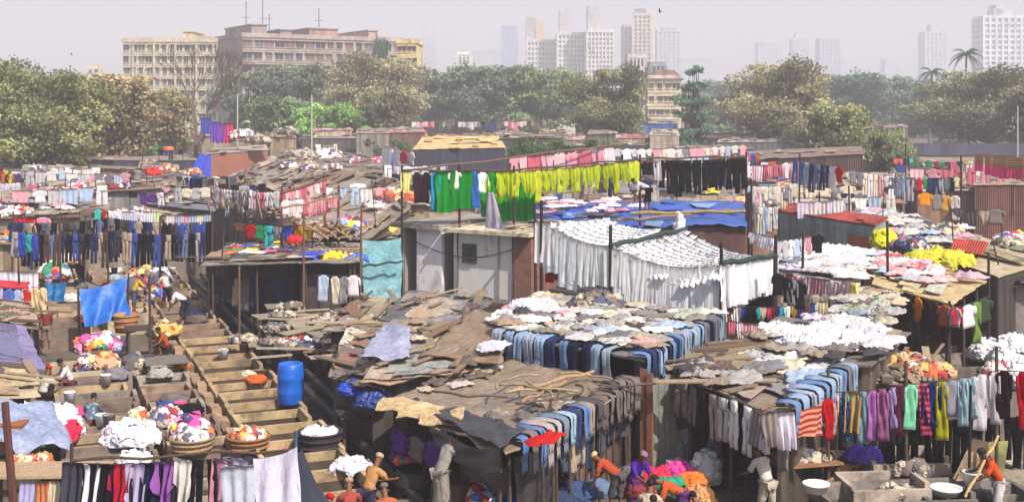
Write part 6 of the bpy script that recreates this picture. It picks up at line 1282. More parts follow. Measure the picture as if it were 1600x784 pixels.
box_shed('lr1', [at(1295, 350, 3.3), at(1500, 388, 3.2), at(1535, 368, 3.3), at(1340, 325, 3.4)], 'long shed roof strewn with pale washing on the right', roof='sheeting', rc=c(150, 150, 156), wall='boards', wc=c(90, 84, 90), patches=5)
laid('lr1', 34, 'pale', 'on the long pale roof at the right', 'clothes on the long pale roof', 71, .05, .98, .05, .95, (1.2, 1.8))
box_shed('lr2', [at(1378, 372, 3.1), at(1560, 432, 3.1), at(1660, 400, 3.2), at(1430, 345, 3.2)], 'long beige shed roof below the pale washing at the right', roof='sheeting', rc=c(190, 174, 142), wall='boards', wc=c(66, 60, 58), patches=9, pal=[c(196, 180, 146), c(170, 150, 120), c(150, 146, 120)])
q = [at(1484, 388, 3.5), at(1535, 398, 3.5), at(1545, 378, 3.6), at(1492, 372, 3.6)]; mb = sheet(q, q[0], .03, .04, 1); reg(mk('roof_panel', mb.mesh('roof_panel', 'corrugated'), None, None, c(220, 70, 44), q[0]), 'bright orange-red corrugated panel lying on the beige roof', 'roof panel')
heap(at(1465, 410, 3.3), 1.3, .8, .45, 'cloth', 'olive yellow cloth bunched on the beige roof', seed=101, color=c(190, 180, 50), name='cloth_bundle', cat='bundle'); heap(at(1382, 382, 3.3), .6, .5, .7, 'cloth', 'lime yellow bundle behind the white roof', seed=102, color=c(214, 208, 30), name='cloth_bundle', cat='bundle')
heap(at(1415, 385, 3.3), .6, .5, .4, 'bright_heap', 'orange and red heap beside the lime yellow bundle', seed=103); heap(at(1432, 392, 3.3), .55, .4, .6, 'mixed_heap', 'dark patterned bundle beside the olive yellow cloth', seed=104)
hang(far(1165, 258, 70), far(1250, 250, 70), pick('pinks', 10, ('shirt', 'towel'), 33, (1.0, 1.3)), 'pale line right of the black garments', 'garments on the right back lines', .1)
hang(far(1168, 290, 62), far(1245, 286, 62), pick('pale', 12, ('shirt', 'trousers'), 34, (1.0, 1.3)), 'cream line behind the rusty red roof', 'garments on the right back lines', .1)
hang(far(1168, 318, 58), far(1215, 322, 58), pick('pale', 6, ('kurta', 'trousers'), 35, (1.0, 1.3)), 'cream line left of the rusty red roof', 'garments on the right back lines', .1)
hang(far(1240, 248, 66), far(1315, 260, 62), pick('lightjeans', 7, ('trousers',), 36, (1.2, 1.4)) + [g_('sheet', 'white', c(236, 234, 230), 1.1), g_('shirt', 'red', c(206, 26, 40), 1.2)], 'blue and white line above the rusty red roof', 'garments on the right back lines', .1)
hang(far(1330, 266, 66), far(1415, 276, 66), pick('pale', 10, ('shirt', 'trousers'), 37, (1.0, 1.2)), 'pale and yellow line before the long sheds', 'garments on the right back lines', .08)
hang(far(1390, 276, 66), far(1500, 276, 66), pick('darks', 5, ('sheet', 'shirt'), 38, (1.0, 1.2)) + [g_('shirt', 'red', c(206, 26, 60), 1.1), g_('shirt', 'green', c(40, 150, 80), 1.0)] + pick('darks', 5, ('sheet', 'shirt'), 39, (1.0, 1.2)) + [g_('shirt', 'cream', c(206, 206, 160), 1.0)], 'dark line before the brown corrugated shed', 'garments on the right back lines', .08)
hang(far(1250, 315, 60), far(1315, 310, 60), pick('whites', 6, ('sheet', 'kurta'), 40, (.9, 1.1)), 'white line above the rusty red roof', 'garments on the right back lines', .08)
hang(far(1440, 300, 60), far(1500, 305, 60), [g_('shirt', 'orange', c(226, 150, 40), 1.1), g_('shirt', 'grey', c(150, 140, 130), 1.1), g_('shirt', 'ochre', c(200, 150, 60), 1.1), g_('kurta', 'pale', c(200, 196, 196), 1.1)], 'orange and grey line left of the brown shed', 'garments on the right back lines', .05)
for i in range(9):
    p0 = far(1525, 240 + i * 1.5, 96 - i * 3); p1 = far(1640, 247 + i * 2.5, 92 - i * 3)
    hang(p0, p1, [g_('towel', *(('pink', c(230, 80, 130)) if i % 2 == 0 else ('lime', c(140, 200, 50))), .9) for _ in range(9)], f'{ordn(i)} pink and lime line above the brown corrugated shed', 'pink and lime cloths at the right edge', .1, same=True)
for px, d, yt, lab in ((1503, 58, 243, 'tall dark pole left of the brown corrugated shed'), (1247, 64, 240, 'dark pole above the rusty red roof'), (1283, 60, 300, 'dark pole before the white line'), (1415, 90, 225, 'pole at the corner of the long beige shed'), (1328, 62, 290, 'short dark pole before the long sheds'), (1176, 50, 280, 'dark pole at the right of the black garments'), (1388, 42, 345, 'pole beside the lime yellow bundle'), (1478, 37, 470, 'pale post in the open front of the buff-roofed shack'), (1545, 42, 395, 'pale pole at the right behind the buff roof')):
    pole(tuple(far(px, 0, d).xy) + (0,), far(px, yt, d).z, lab, .055, c(60, 46, 42))
# ================================================================ left-hand side
# garments over the far tanks
L1 = [far(18, 346, 55), far(170, 340, 55), far(330, 346, 55)]
hang(L1[0], L1[1], pick('darks', 17, ('trousers', 'trousers', 'shirt'), 51, (1.2, 1.5)), 'upper left trouser line, its left half', 'trousers on the upper left lines', .15)
hang(L1[1], L1[2], pick('darks', 19, ('trousers', 'trousers', 'shirt'), 52, (1.2, 1.5)), 'upper left trouser line, its right half', 'trousers on the upper left lines', .15)
hang(far(20, 362, 51), far(180, 360, 51), pick('darks', 17, ('trousers',), 53, (1.1, 1.3)), 'lower left trouser line, its left half', 'trousers on the lower left lines', .15)
hang(far(180, 360, 51), far(322, 362, 51), pick('darks', 16, ('trousers',), 54, (1.1, 1.3)), 'lower left trouser line, its right half', 'trousers on the lower left lines', .15)
for px, d, yt, lab in ((18, 55, 330, 'pole at the left end of the left trouser lines'), (170, 53, 330, 'pole in the middle of the left trouser lines'), (330, 54, 335, 'pole at the right end of the left trouser lines'), (96, 53, 340, 'thin pole in the left half of the trouser lines'), (250, 52, 338, 'thin pole in the right half of the trouser lines'), (235, 40, 430, 'thin pole among the tanks'), (33, 46, 400, 'rusty pole before the white cloths at the left edge')):
    pole(tuple(far(px, 0, d).xy) + (0,), far(px, yt, d).z, lab, .05, c(84, 60, 50))
hang(far(22, 338, 57), far(75, 338, 57), [g_('sheet', 'crimson', c(220, 40, 70), 1.0), g_('sheet', 'red', c(200, 30, 44), .9), g_('shirt', 'pink', c(226, 160, 180), 1.0)], 'red line at the left edge above the trousers', 'cloths above the left trouser lines', .05)
hang(far(28, 362, 50.5), far(60, 366, 50.5), [g_('kurta', 'blue', c(56, 80, 190), 1.1), g_('kurta', 'teal', c(40, 170, 160), .9), g_('kurta', 'royal blue', c(70, 80, 180), 1.1)], 'blue group at the left edge of the trouser lines', 'blue garments at the left edge', .03)
hang(far(150, 326, 62), far(250, 330, 62), [g_('kurta', 'turquoise', c(60, 200, 190), 1.1), g_('shirt', 'red', c(200, 40, 40), 1.0)] + pick('whites', 9, ('shirt', 'towel'), 55, (1.0, 1.3)) + [g_('towel', 'pale green', c(216, 226, 180), 1.2)], 'white line above the left trouser lines', 'white garments above the left trouser lines', .08)
hang(far(262, 336, 60), far(330, 334, 60), pick('pale', 6, ('towel',), 56, (1.0, 1.2)), 'pale green line at the right end above the trousers', 'pale garments above the left trouser lines', .05)
hang(far(-5, 285, 84), far(30, 285, 84), pick('whites', 6, ('sheet', 'shirt'), 57, (1.2, 1.5)), 'white line at the left edge under the tree', 'white garments under the tree', .05); hang(far(-5, 272, 86), far(32, 270, 86), pick('mixed', 6, ('shirt',), 58, (1.0, 1.2)), 'red line at the left edge under the tree', 'coloured garments under the tree', .05)
hang(far(338, 292, 60), far(395, 296, 58), pick('pale', 11, ('shirt', 'trousers'), 59, (1.1, 1.4)), 'white and grey line on the brown roofs, its left half', 'garments on the brown roofs', .1); hang(far(395, 298, 57), far(442, 296, 56), pick('pinks', 9, ('shirt', 'trousers'), 60, (1.0, 1.2)), 'white and grey line on the brown roofs, its right half', 'garments on the brown roofs', .1)
# rack of pink and white cloths
RK = [far(440, 302, 52), far(508, 280, 55), far(528, 300, 52)]
hang(RK[0], RK[1], pick('pinks', 14, ('towel', 'pointed'), 61, (.7, .9)), 'upper line of the pink rack', 'cloths on the pink rack', .05); hang(far(445, 312, 51), far(526, 304, 51.5), pick('pinks', 14, ('shirt', 'towel'), 62, (.9, 1.1)), 'lower line of the pink rack', 'cloths on the pink rack', .05)
for p, lab in ((RK[0], 'left post of the pink rack'), (RK[1], 'rear post of the pink rack'), (RK[2], 'right post of the pink rack')): pole((p.x, p.y, 2.5), p.z + .3, lab, .06, c(120, 66, 54))
beam(RK[0], RK[1], .06, 'reddish bamboo along the top of the pink rack', c(130, 80, 62)); beam(far(443, 325, 50), far(530, 306, 51), .05, 'pale bamboo across the pink rack', c(150, 124, 96))
for i in range(9): beam(far(455 + i * 9, 345 + (i * 7) % 12, 51 + i * .2), far(500 + i * 6, 362 + (i * 5) % 14, 50), .06, f'{ordn(i)} of the planks tumbled below the pink rack', jit(c(170, 136, 104), .2), 'planks tumbled below the rack')
heap(far(550, 352, 51), .7, .5, .4, 'bright_heap', 'pink and white heap beside the tumbled planks', seed=111); heap(far(460, 376, 50), .3, .3, .2, 'cloth', 'small red bundle on the long open shack', 'bundle', 'bundle', 112, c(200, 30, 40))
# big brown roofs
BR = {'b1': ([at(318, 345, 3.2), at(450, 390, 2.9), at(470, 350, 4.0), at(345, 322, 4.2)], 'dark tilted board roof right of the left trouser lines', c(96, 92, 92)),
 'b2': ([at(425, 338, 3.5), at(530, 350, 3.5), at(634, 285, 4.7), at(540, 262, 4.9)], 'long smooth grey-brown roof sloping up towards the lime line', c(160, 146, 130)),
 'b2b': ([at(508, 368, 3.3), at(575, 374, 3.3), at(642, 325, 4.2), at(622, 290, 4.6)], 'second overlapping grey-brown roof below the long smooth one', c(150, 136, 120)),
 'b2c': ([at(560, 377, 3.0), at(640, 380, 3.0), at(662, 345, 3.6), at(615, 332, 3.7)], 'lowest overlapping grey-brown roof beside the tall thin pole', c(142, 130, 116)),
 'b2d': ([at(395, 362, 3.2), at(500, 378, 3.2), at(520, 342, 3.8), at(440, 330, 3.8)], 'tumbled brown roof under the pink rack', c(140, 124, 108)),
 'b3': ([at(305, 300, 3.6), at(440, 322, 3.5), at(560, 268, 5.0), at(420, 250, 5.1)], 'broad brown sheet roof below the rust-red wall', c(132, 114, 98)),
 'b4': ([at(225, 318, 3.2), at(340, 330, 3.2), at(345, 296, 3.3), at(240, 290, 3.3)], 'bluish layered roof above the white line on the left', c(124, 124, 136)),
 'b5': ([at(430, 262, 3.8), at(630, 272, 3.8), at(640, 244, 4.0), at(440, 236, 4.0)], 'dusty roof with heaps behind the great brown roof', c(134, 120, 108)),
 'b6': ([at(30, 325, 3.2), at(95, 332, 3.2), at(92, 298, 3.4), at(28, 296, 3.4)], 'pleated brown roof under the big tree', c(140, 116, 104)),
 'b7': ([at(80, 322, 3.4), at(140, 326, 3.4), at(136, 296, 3.6), at(80, 294, 3.6)], 'small teal-walled shack right of the pleated brown roof', c(130, 124, 122)),
 'b8': ([at(200, 296, 3.4), at(330, 300, 3.4), at(320, 268, 3.5), at(190, 266, 3.5)], 'roof with red and orange heaps below the green drum', c(116, 108, 110))}
for k, (P, lab, cc) in BR.items():
    shack(k, P, lab, 'sheeting', cc, 'boards', c(70, 100, 100) if k == 'b7' else c(80, 72, 72), (), 9 if k.startswith('b2') else 40 if k in ('b3', 'b5') else 12, group='brown roofed shacks on the left', patchmats=('sheeting', 'corrugated', 'corrugated', 'plank'), pa=.5, seed=k)
    litter(k, 9 if k.startswith('b2') else 36 if k in ('b3', 'b5') else 14, f'on the {lab[:lab.find("roof") + 4] if "roof" in lab else "teal-walled shack"}'[:70], len(lab), .45)
for i, (px, py, k, mm, lab) in enumerate([(235, 272, .9, 'cloth', 'scarlet heap on the roof below the green drum'), (262, 266, .8, 'warm_heap', 'orange yellow heap on the roof below the green drum'), (300, 272, .8, 'warm_heap', 'pale orange heap beside the blue hanging tarp'), (555, 253, .8, 'bright_heap', 'pink heap on the dusty roof'), (590, 253, .8, 'bright_heap', 'yellow and lilac heap on the dusty roof'), (617, 242, 1.2, 'white_heap', 'peaked white heap on the dusty roof'), (470, 248, 2, 'dull_heap', 'wide dark heap on the dusty roof'), (510, 246, 1.8, 'mixed_heap', 'grey and white heap on the dusty roof')]):
    heap(at(px, py, 3.9), k, k * .7, k * .55, mm, lab, seed=120 + i, color=c(214, 36, 30) if mm == 'cloth' else None)
drum(at(614, 262, 4.0), .4, 1.0, c(30, 90, 190), 'small blue drum on the dusty roof before the white heap')
hang(far(600, 228, 84), far(650, 238, 80), [g_('sheet', 'white', c(236, 234, 236), 1.4), g_('sheet', 'white', c(236, 234, 236), 1.4), g_('shirt', 'pink', c(220, 70, 110), 1.2), g_('shirt', 'white', c(230, 226, 226), 1.2)], 'short line left of the straw roof', 'garments left of the straw roof', .05)
# rust-red wall, blue tarp falling, green drum
box_shed('rust', [far(322, 240, 112), far(420, 234, 118), far(416, 226, 126), far(330, 232, 122)], 'rust-red walled shed on the left with pale roof edge', roof='sheeting', rc=c(176, 164, 150), wall='plaster', wc=c(150, 98, 80), patches=2)
hangcloth([far(312, 240, 110), far(330, 242, 110), far(330, 284, 96), far(285, 292, 90)], 'deep blue tarp falling from the left corner of the rust-red shed', c(30, 60, 190), seed=7, fold=.3, nu=20)
drum(at(230, 248, 3.6), 1.1, 1.6, c(40, 150, 90), 'round green water tank under the trees on the left', 'water_tank', cat='water tank'); drum(at(263, 246, 3.6), .6, 1.2, c(220, 110, 50), 'small orange tank right of the green water tank', 'water_tank', cat='water tank')
box_shed('darkshed', [far(135, 250, 116), far(310, 250, 116), far(305, 242, 124), far(140, 242, 124)], 'long dark shed with bluish front under the trees on the left', roof='sheeting', rc=c(150, 136, 130), wall='boards', wc=c(70, 68, 92), patches=3)
# straw roof, green hut, pink roofs further back
box_shed('straw', [far(645, 233, 110), far(790, 230, 112), far(780, 213, 126), far(660, 214, 124)], 'shed with straw-yellow matted roof and dark front', roof='sheeting', rc=c(214, 184, 130), wall='boards', wc=c(58, 56, 74), patches=9, pal=[c(222, 196, 140), c(200, 166, 112)], patchmats=('plank',))
box_shed('greenhut', [far(500, 204, 200), far(575, 204, 200), far(572, 199, 212), far(504, 199, 212)], 'small green hut with dark window beyond the dusty roof', roof='sheeting', rc=c(160, 156, 146), wall='boards', wc=c(90, 150, 124), patches=0)
for i, (px0, px1, py, d, rc, wc) in enumerate([(390, 500, 208, 170, c(150, 140, 130), c(110, 100, 96)), (470, 640, 216, 150, c(160, 154, 150), c(96, 88, 86)), (640, 720, 193, 240, c(200, 170, 170), c(150, 110, 106)), (700, 790, 192, 250, c(196, 150, 150), c(160, 120, 110)), (780, 900, 192, 250, c(170, 130, 120), c(200, 196, 190)), (560, 650, 226, 145, c(140, 130, 120), c(96, 70, 66)), (1000, 1060, 194, 170, c(150, 150, 150), c(70, 100, 180)), (960, 1130, 216, 160, c(150, 120, 100), c(90, 80, 80)), (1120, 1240, 222, 150, c(190, 180, 170), c(96, 92, 96)), (290, 400, 212, 165, c(170, 160, 150), c(110, 90, 84)), (230, 300, 206, 175, c(206, 190, 180), c(180, 90, 70)), (1040, 1180, 234, 120, c(110, 108, 112), c(80, 76, 80)), (860, 1010, 228, 130, c(130, 120, 110), c(90, 84, 80)), (1320, 1420, 200, 160, c(150, 130, 120), c(120, 110, 104)), (780, 880, 216, 120, c(140, 128, 120), c(80, 76, 76))]):
    box_shed(f'mid{i}', [far(px0, py, d), far(px1, py - 1, d), far(px1 - 4, py - 5, d + 12), far(px0 + 4, py - 5, d + 12)], f'{["low grey", "wide pale", "pink-roofed", "rosy", "brown and white", "dull brown", "blue-walled", "long tan", "pale-topped", "cream-edged", "red-fronted", "dark", "drab", "dusty", "small grey"][i]} shed far back between the trees and the washing', roof='sheeting', rc=rc, wall='boards', wc=wc, patches=9, pal=[rc, wc] + GREY, group='sheds far back', pa=.6)
    litter(f'mid{i}', 8, 'on the roofs of the sheds far back', i * 3, .6)
hang(far(318, 182, 118), far(362, 192, 118), [g_('sheet', 'blue', c(70, 90, 170), 1.8), g_('sheet', 'purple', c(120, 80, 190), 1.9), g_('sheet', 'violet', c(130, 70, 180), 1.8), g_('sheet', 'rose', c(214, 60, 110), 1.7)], 'blue and purple sheets beside the leafless tree', 'sheets beside the leafless tree', .3)
for i in range(6): px0 = 645 + i * 36; hang(far(px0, 190, 165), far(px0 + 33, 189, 165), pick(('pinks', 'greys', 'pale', 'darks')[i % 4], 7, ('sheet', 'shirt'), 700 + i, (.8, 1.2)), f'{ordn(i)} rosy far line before the green trees', 'garments before the green trees', .1)
for i, (px, py, d, mm) in enumerate([(378, 214, 118, 'mixed_heap'), (404, 222, 116, 'dull_heap'), (450, 208, 140, 'dull_heap')]):
    heap(far(px, py, d), 1.3, .9, .7, mm, f'{["pale mixed", "dull", "greyish"][i]} heap of washing on the far sheds', seed=140 + i, group='heaps on the far sheds')
for i in range(10):
    px0 = 640 + i * 55; d = 120 - i * 3; hang(far(px0, 240 - (i % 3) * 5, d), far(px0 + 50, 239 - (i % 3) * 5, d), pick(('pinks', 'mixed', 'darks', 'pale')[i % 4], 9, ('shirt', 'towel'), 200 + i, (.9, 1.2)), f'{ordn(i)} far line beyond the black garments', 'garments on the far lines', .1)
rr = random.Random(55)
for i in range(34):
    px = 120 + i * 31 + rr.uniform(-12, 12); py = rr.uniform(203, 224); d = rr.uniform(135, 195); wpx = rr.uniform(34, 80)
    if 640 < px < 1000: py = rr.uniform(208, 228)
    a, b_ = rr.choice(GREY + RUST), rr.choice(GREY + RUST + [c(100, 110, 130), c(120, 90, 84)])
    box_shed(f'band{i}', [far(px, py, d), far(px + wpx, py + rr.uniform(-2, 2), d + rr.uniform(-4, 4)), far(px + wpx - 4, py - rr.uniform(4, 9), d + 12), far(px + 4, py - rr.uniform(4, 9), d + 12)], 'small patched shed in the far band of roofs before the trees', roof='sheeting', rc=a, wall='boards', wc=b_, patches=5, pal=GREY, group='small sheds in the far band', pa=.6)
    if i % 3 == 0: p0 = far(px, py - 6, d + 3); p1 = far(px + wpx, py - 6, d + 3); hang(p0, p1, pick(rr.choice(('pale', 'mixed', 'pinks')), int(wpx / 7), ('shirt', 'towel'), 800 + i, (1.1, 1.5)), f'{ordn(i // 3)} line over the far band of roofs', 'garments over the far band', .1)
# rows of fill shacks closing the slum towards the trees
rr = random.Random(99); fi = 0
FILL = [(58, -60, 20), (62, -60, 300), (70, -80, 300), (78, -80, 215), (88, -80, 190), (99, -90, 190), (112, -90, 300), (122, 430, 640), (132, 300, 640), (142, 300, 660), (128, -90, 330), (68, 960, 1290), (74, 640, 800), (76, 1090, 1300), (86, 640, 1300), (96, 800, 1300), (72, 1300, 1420), (82, 1320, 1530), (92, 1340, 1650), (106, 1360, 1680), (52, 1600, 1700), (44, 1560, 1700), (118, 1360, 1700), (150, -60, 1700), (170, 600, 1400), (190, 300, 1500)]
for (d, a, b_) in FILL:
    x = a
    while x < b_ - 10:
        w = rr.uniform(3.2, 6.2); pw = w / d * F; z = rr.uniform(2.2, 3.7); dep = rr.uniform(4, 6); rot = rr.uniform(-.15, .15) + (.18 if x < 700 else -.1)
        p = far(x, 0, d + rr.uniform(-2, 2)); p.z = z; u = V3((math.cos(rot), math.sin(rot), rr.uniform(-.06, .06))); v = V3((-math.sin(rot), math.cos(rot), rr.uniform(0, .14)))
        P = [p, p + u * w, p + u * w + v * dep, p + v * dep]; key = f'fill{fi}'; cc = rr.choice(GREY + RUST + [c(120, 130, 150)])
        shack(key, P, f'{rr.choice(["low", "plain", "crooked", "dusty"])} {rr.choice(["grey", "brown", "tin", "patched"])} roofed shack in the dense rows behind the washing', rr.choice(('sheeting', 'corrugated', 'sheeting')), cc, 'boards', None, (), 5 if d < 100 else 3, group='shacks in the dense rows', pa=.35, seed=fi)
        if d < 100:
            litter(key, 3, 'on a shack roof in the dense rows', fi, .5)
            if rr.random() < .5: laid(key, rr.randint(2, 4), rr.choice(('pale', 'mixed', 'greys', 'darks')), 'on a shack roof in the dense rows', 'clothes on the dense rows', fi, size=(1.1, 1.8))
        if rr.random() < .2 and 56 < d < 115:
            q0, q1 = P[0] + V3((0, .3, 1.5)), P[1] + V3((0, .3, 1.5)); hang(q0, q1, pick(rr.choice(('pale', 'mixed', 'darks', 'pinks', 'greys')), int(w / .75), ('shirt', 'trousers', 'towel'), fi + 500, (1, 1.2)), f'{ordn(fi)} line over the dense rows', 'garments over the dense rows', .1)
        x += pw * 1.02 + rr.uniform(0, 8); fi += 1
# thin poles, short lines and small heaps crowding the roofs
rr = random.Random(7)
keys = [k for k in ROOFS if (k.startswith('fill') or k in BR or k in ('lr1', 'lr2', 'mint', 'dark')) and ROOFS[k][0][0].y < 112]
for i in range(190):
    k = rr.choice(keys); p = roofpt(k, rr.uniform(.05, .95), rr.uniform(.05, .95), -.1)
    if i % 5 == 0 and p.y > 50:
        L = rr.uniform(2, 4.5); a = rr.uniform(-.5, .5); q = p + V3((L * math.cos(a), L * math.sin(a), 0)); h = rr.uniform(1.0, 1.6); pole(p, p.z + h, 'thin crooked pole standing on the crowded roofs', .03, group='thin poles on the crowded roofs'); pole(q, q.z + h, 'thin crooked pole standing on the crowded roofs', .03, group='thin poles on the crowded roofs')
        hang(p + V3((0, 0, h)), q + V3((0, 0, h)), pick(rr.choice(('pale', 'mixed', 'darks', 'whites', 'greys')), int(L / rr.uniform(.4, .6)), ('shirt', 'towel', 'pointed', 'trousers'), i, (.6, 1.0)), f'{ordn(i // 5)} short line among the thin roof poles', 'garments on short roof lines', .1)
    elif i % 5 < 3: pole(p, p.z + rr.uniform(.6, 2.2), 'thin crooked pole standing on the crowded roofs', rr.uniform(.02, .04), group='thin poles on the crowded roofs', lean=(rr.uniform(-.4, .4), rr.uniform(-.3, .3)))
    else: kk = rr.uniform(.35, .8); heap(p + V3((0, 0, .05)), kk * 1.3, kk, kk * .5, rr.choice(('mixed_heap', 'dull_heap', 'white_heap', 'dull_heap', 'mixed_heap', 'dull_heap', 'warm_heap', 'bright_heap')), 'small heap of washing dumped on the crowded roofs', seed=300 + i, group='small heaps on the crowded roofs')
# ================================================================ left edge, nearer
hang(far(-8, 422, 48), far(56, 424, 48), [g_('sheet', 'white', c(230, 230, 236), 1.1)] * 4, 'white row at the left edge above the tanks', 'white sheets at the left edge', .03, same=True)
hang(far(-8, 448, 43), far(48, 452, 43), [g_('towel', 'lilac', c(190, 180, 214), .9), g_('shirt', 'blue', c(90, 120, 200), .9), g_('shirt', 'pale blue', c(170, 190, 220), .9), g_('shirt', 'red', c(200, 40, 40), .8)], 'blue and lilac row at the left edge', 'garments at the left edge', .03)
hang(far(48, 448, 42), far(72, 448, 42), [g_('kurta', 'cream', c(226, 206, 160), 1.1)] * 2, 'pair of cream cloths left of the small blue cloth', 'cream cloths', .02, same=True)
shack('redtop', [far(-30, 446, 44.5), far(42, 450, 44), far(46, 440, 47), far(-30, 438, 47)], 'small shack with red and white roof edge at the left edge', 'paint', c(200, 40, 50), 'boards', c(90, 80, 80), (), 0)
shack('lilac', [at(-90, 545, 2.2), at(72, 578, 1.6), at(40, 510, 2.0), at(-60, 492, 2.6)], 'lean-to with lilac grey sloping roof at the left edge', 'sheeting', c(132, 124, 164), 'boards', c(80, 74, 72), (), 3, pal=[c(140, 132, 170), c(120, 116, 150)], pa=.2)
shack('rags', [at(-60, 505, 2.0), at(60, 512, 1.9), at(58, 468, 2.1), at(-50, 462, 2.2)], 'ragged tan shack roof above the lilac one', 'sheeting', c(160, 144, 120), 'boards', c(80, 74, 72), (), 8, pa=.3); litter('rags', 16, 'on the ragged tan roof', 7, .4)
shack('cream', [at(-70, 622, 1.9), at(62, 618, 1.7), at(60, 578, 1.9), at(-50, 570, 2.1)], 'low cream slab roof below the lilac one', 'sheeting', c(184, 166, 138), 'boards', c(60, 54, 52), ('front',), 6, pa=.3, pal=[c(190, 170, 140), c(170, 150, 120)]); litter('cream', 10, 'on the low cream slab roof', 8, .4)
# grey-blue tarp and the board with orange bits
q = [at(-20, 690, 1.6), at(118, 700, 1.1), at(85, 630, 1.5), at(-30, 618, 2.1)]; mb = sheet(q, q[0], .03, .1, 1.6, nu=40, nv=26, fold=.16, seed=18, ragged=.2, droop=.15); reg(mk('tarp', mb.mesh('tarp', 'tarp', True), None, None, c(140, 150, 180), q[0]), 'grey-blue tarp heaped over bundles at the lower left', 'tarpaulin')
heap(at(50, 670, .9), 1.3, .8, .55, 'white_heap', 'pale bundles swelling under the grey-blue tarp', seed=150); heap(at(108, 685, .9), .22, .5, .45, 'cloth', 'crimson cloth at the right end of the grey-blue tarp', 'cloth_bundle', 'bundle', 151, c(206, 30, 70))
r = root('display_board', at(-40, 744, 1.5) - V3((0, 0, 0)), .03, label='long tan board table with orange peppers drying at the lower left', cat='table'); mb = MB(); mb.box((0, 0, -.06), (2.55, 1.05, 0)); mk('table_top', mb.mesh('table_top', 'plank'), None, r, c(178, 150, 122))
for sx in (.1, 2.4):
    for sy in (.1, .95): mb = MB(); mb.box((sx, sy, -1.5), (sx + .08, sy + .08, -.062)); mk('leg', mb.mesh('leg', 'wood'), None, r, c(90, 74, 62))
heap(at(30, 718, 1.5), .26, .1, .05, 'warm_heap', 'first scatter of orange peppers on the tan board', 'pepper_heap', 'peppers', 152, sub=4); heap(at(62, 716, 1.5), .24, .1, .06, 'warm_heap', 'second scatter of orange peppers nearer the right end of the board', 'pepper_heap', 'peppers', 153, sub=4)
r = root('wooden_crate', at(-10, 700, 1.1), .05, label='orange brown crate behind the leaning post at the left edge', cat='crate'); mb = MB(); mb.box((0, 0, 0), (.62, .5, .5)); mk('body', mb.mesh('body', 'plank'), None, r, c(176, 116, 66)); mb = MB(); mb.box((-.03, -.03, .5), (.65, .53, .54)); mk('lid', mb.mesh('lid', 'plank'), None, r, c(150, 96, 56))
pole(tuple(far(30, 0, 24).xy) + (-.2,), far(30, 628, 24).z, 'thick reddish post leaning at the left edge of the picture', .09, c(96, 56, 52), lean=(-.28, 0))
# foreground line
FL = [far(112, 722, 22.5), far(300, 716, 22), far(462, 704, 21.5)]
hang(FL[0], FL[1], [g_('towel', 'grey', c(70, 70, 84), 1.4), g_('towel', 'black', c(26, 26, 32), 1.4), g_('pointed', 'white', c(226, 224, 230), 2.0), g_('towel', 'dark blue', c(40, 44, 66), 1.5), g_('towel', 'black', c(24, 24, 30), 1.3), g_('pointed', 'red', c(190, 30, 60), 1.8), g_('trousers', 'charcoal', c(44, 42, 50), 1.1), g_('pointed', 'lilac', c(196, 184, 220), 2.0), g_('towel', 'navy', c(30, 38, 70), 1.5), g_('trousers', 'charcoal', c(40, 40, 46), 1.1), g_('pointed', 'violet', c(150, 90, 170), 1.9), g_('trousers', 'slate', c(56, 56, 64), 1.1), g_('pointed', 'cream', c(226, 220, 216), 1.9)], 'front line at the bottom left', 'garments on the front line', .06)
hang(FL[1], far(400, 708, 21.7), [g_('trousers', 'black', c(24, 24, 30), 1.1), g_('trousers', 'dark', c(36, 36, 44), 1.1), g_('sheet', 'pink edged', c(206, 140, 160), .9), g_('sheet', 'pale lilac', c(210, 206, 226), .95), g_('trousers', 'dark grey', c(60, 62, 70), 1.2)], 'middle of the front line at the bottom left', 'garments on the front line', .05)
hangcloth([far(396, 716, 21.5), far(464, 698, 21.3), far(470, 800, 21), far(398, 806, 21)], 'big pale lilac striped sheet at the right end of the front line', c(214, 208, 226), 'cloth', 'hanging_sheet', 'sheet', 20, 14, .08, seed=31)
hangcloth([far(462, 698, 21.3), far(472, 700, 22.5), far(520, 800, 22.5), far(470, 805, 21)], 'dark grey cloth sloping from the pole at the right end of the front line', c(70, 76, 90), 'cloth', 'hanging_cloth', 'cloth', 12, 12, .06, seed=33)
hangcloth([far(355, 705, 22.6), far(400, 700, 22.8), far(406, 760, 22.5), far(360, 730, 22.5)], 'dark cloth thrown over the front line left of the big lilac sheet', c(44, 46, 56), 'cloth', 'hanging_cloth', 'cloth', 12, 10, .08, seed=35)
hang(far(345, 722, 21.2), far(396, 728, 21.2), [g_('sheet', 'ice blue', c(204, 210, 226), .9)] * 1, 'slanting sheet left of the big lilac one', 'garments on the front line', .02)
beam(FL[0] + V3((0, 0, .03)), FL[2] + V3((0, 0, .03)), .03, 'bamboo carrying the front line at the bottom left', c(96, 76, 62))
for p, lab in ((FL[0], 'pole at the left end of the front line'), (FL[2], 'blue-capped pole at the right end of the front line')): pole((p.x, p.y, 0), p.z + .35, lab, .04, c(60, 90, 110) if p is FL[2] else c(70, 60, 56), lean=(0, 0))
hang(far(35, 752, 22.8), far(118, 744, 22.8), [g_('towel', 'lilac', c(180, 176, 216), .8), g_('towel', 'orange', c(206, 130, 90), .9), g_('towel', 'cream', c(216, 206, 180), .8), g_('towel', 'black', c(34, 32, 36), .9)], 'short line below the tan board', 'cloths below the tan board', .05)
heap(at(550, 730, .9), .5, .4, .2, 'white_heap', 'pale blue soaking sheets in the tank by the gutter', seed=160)
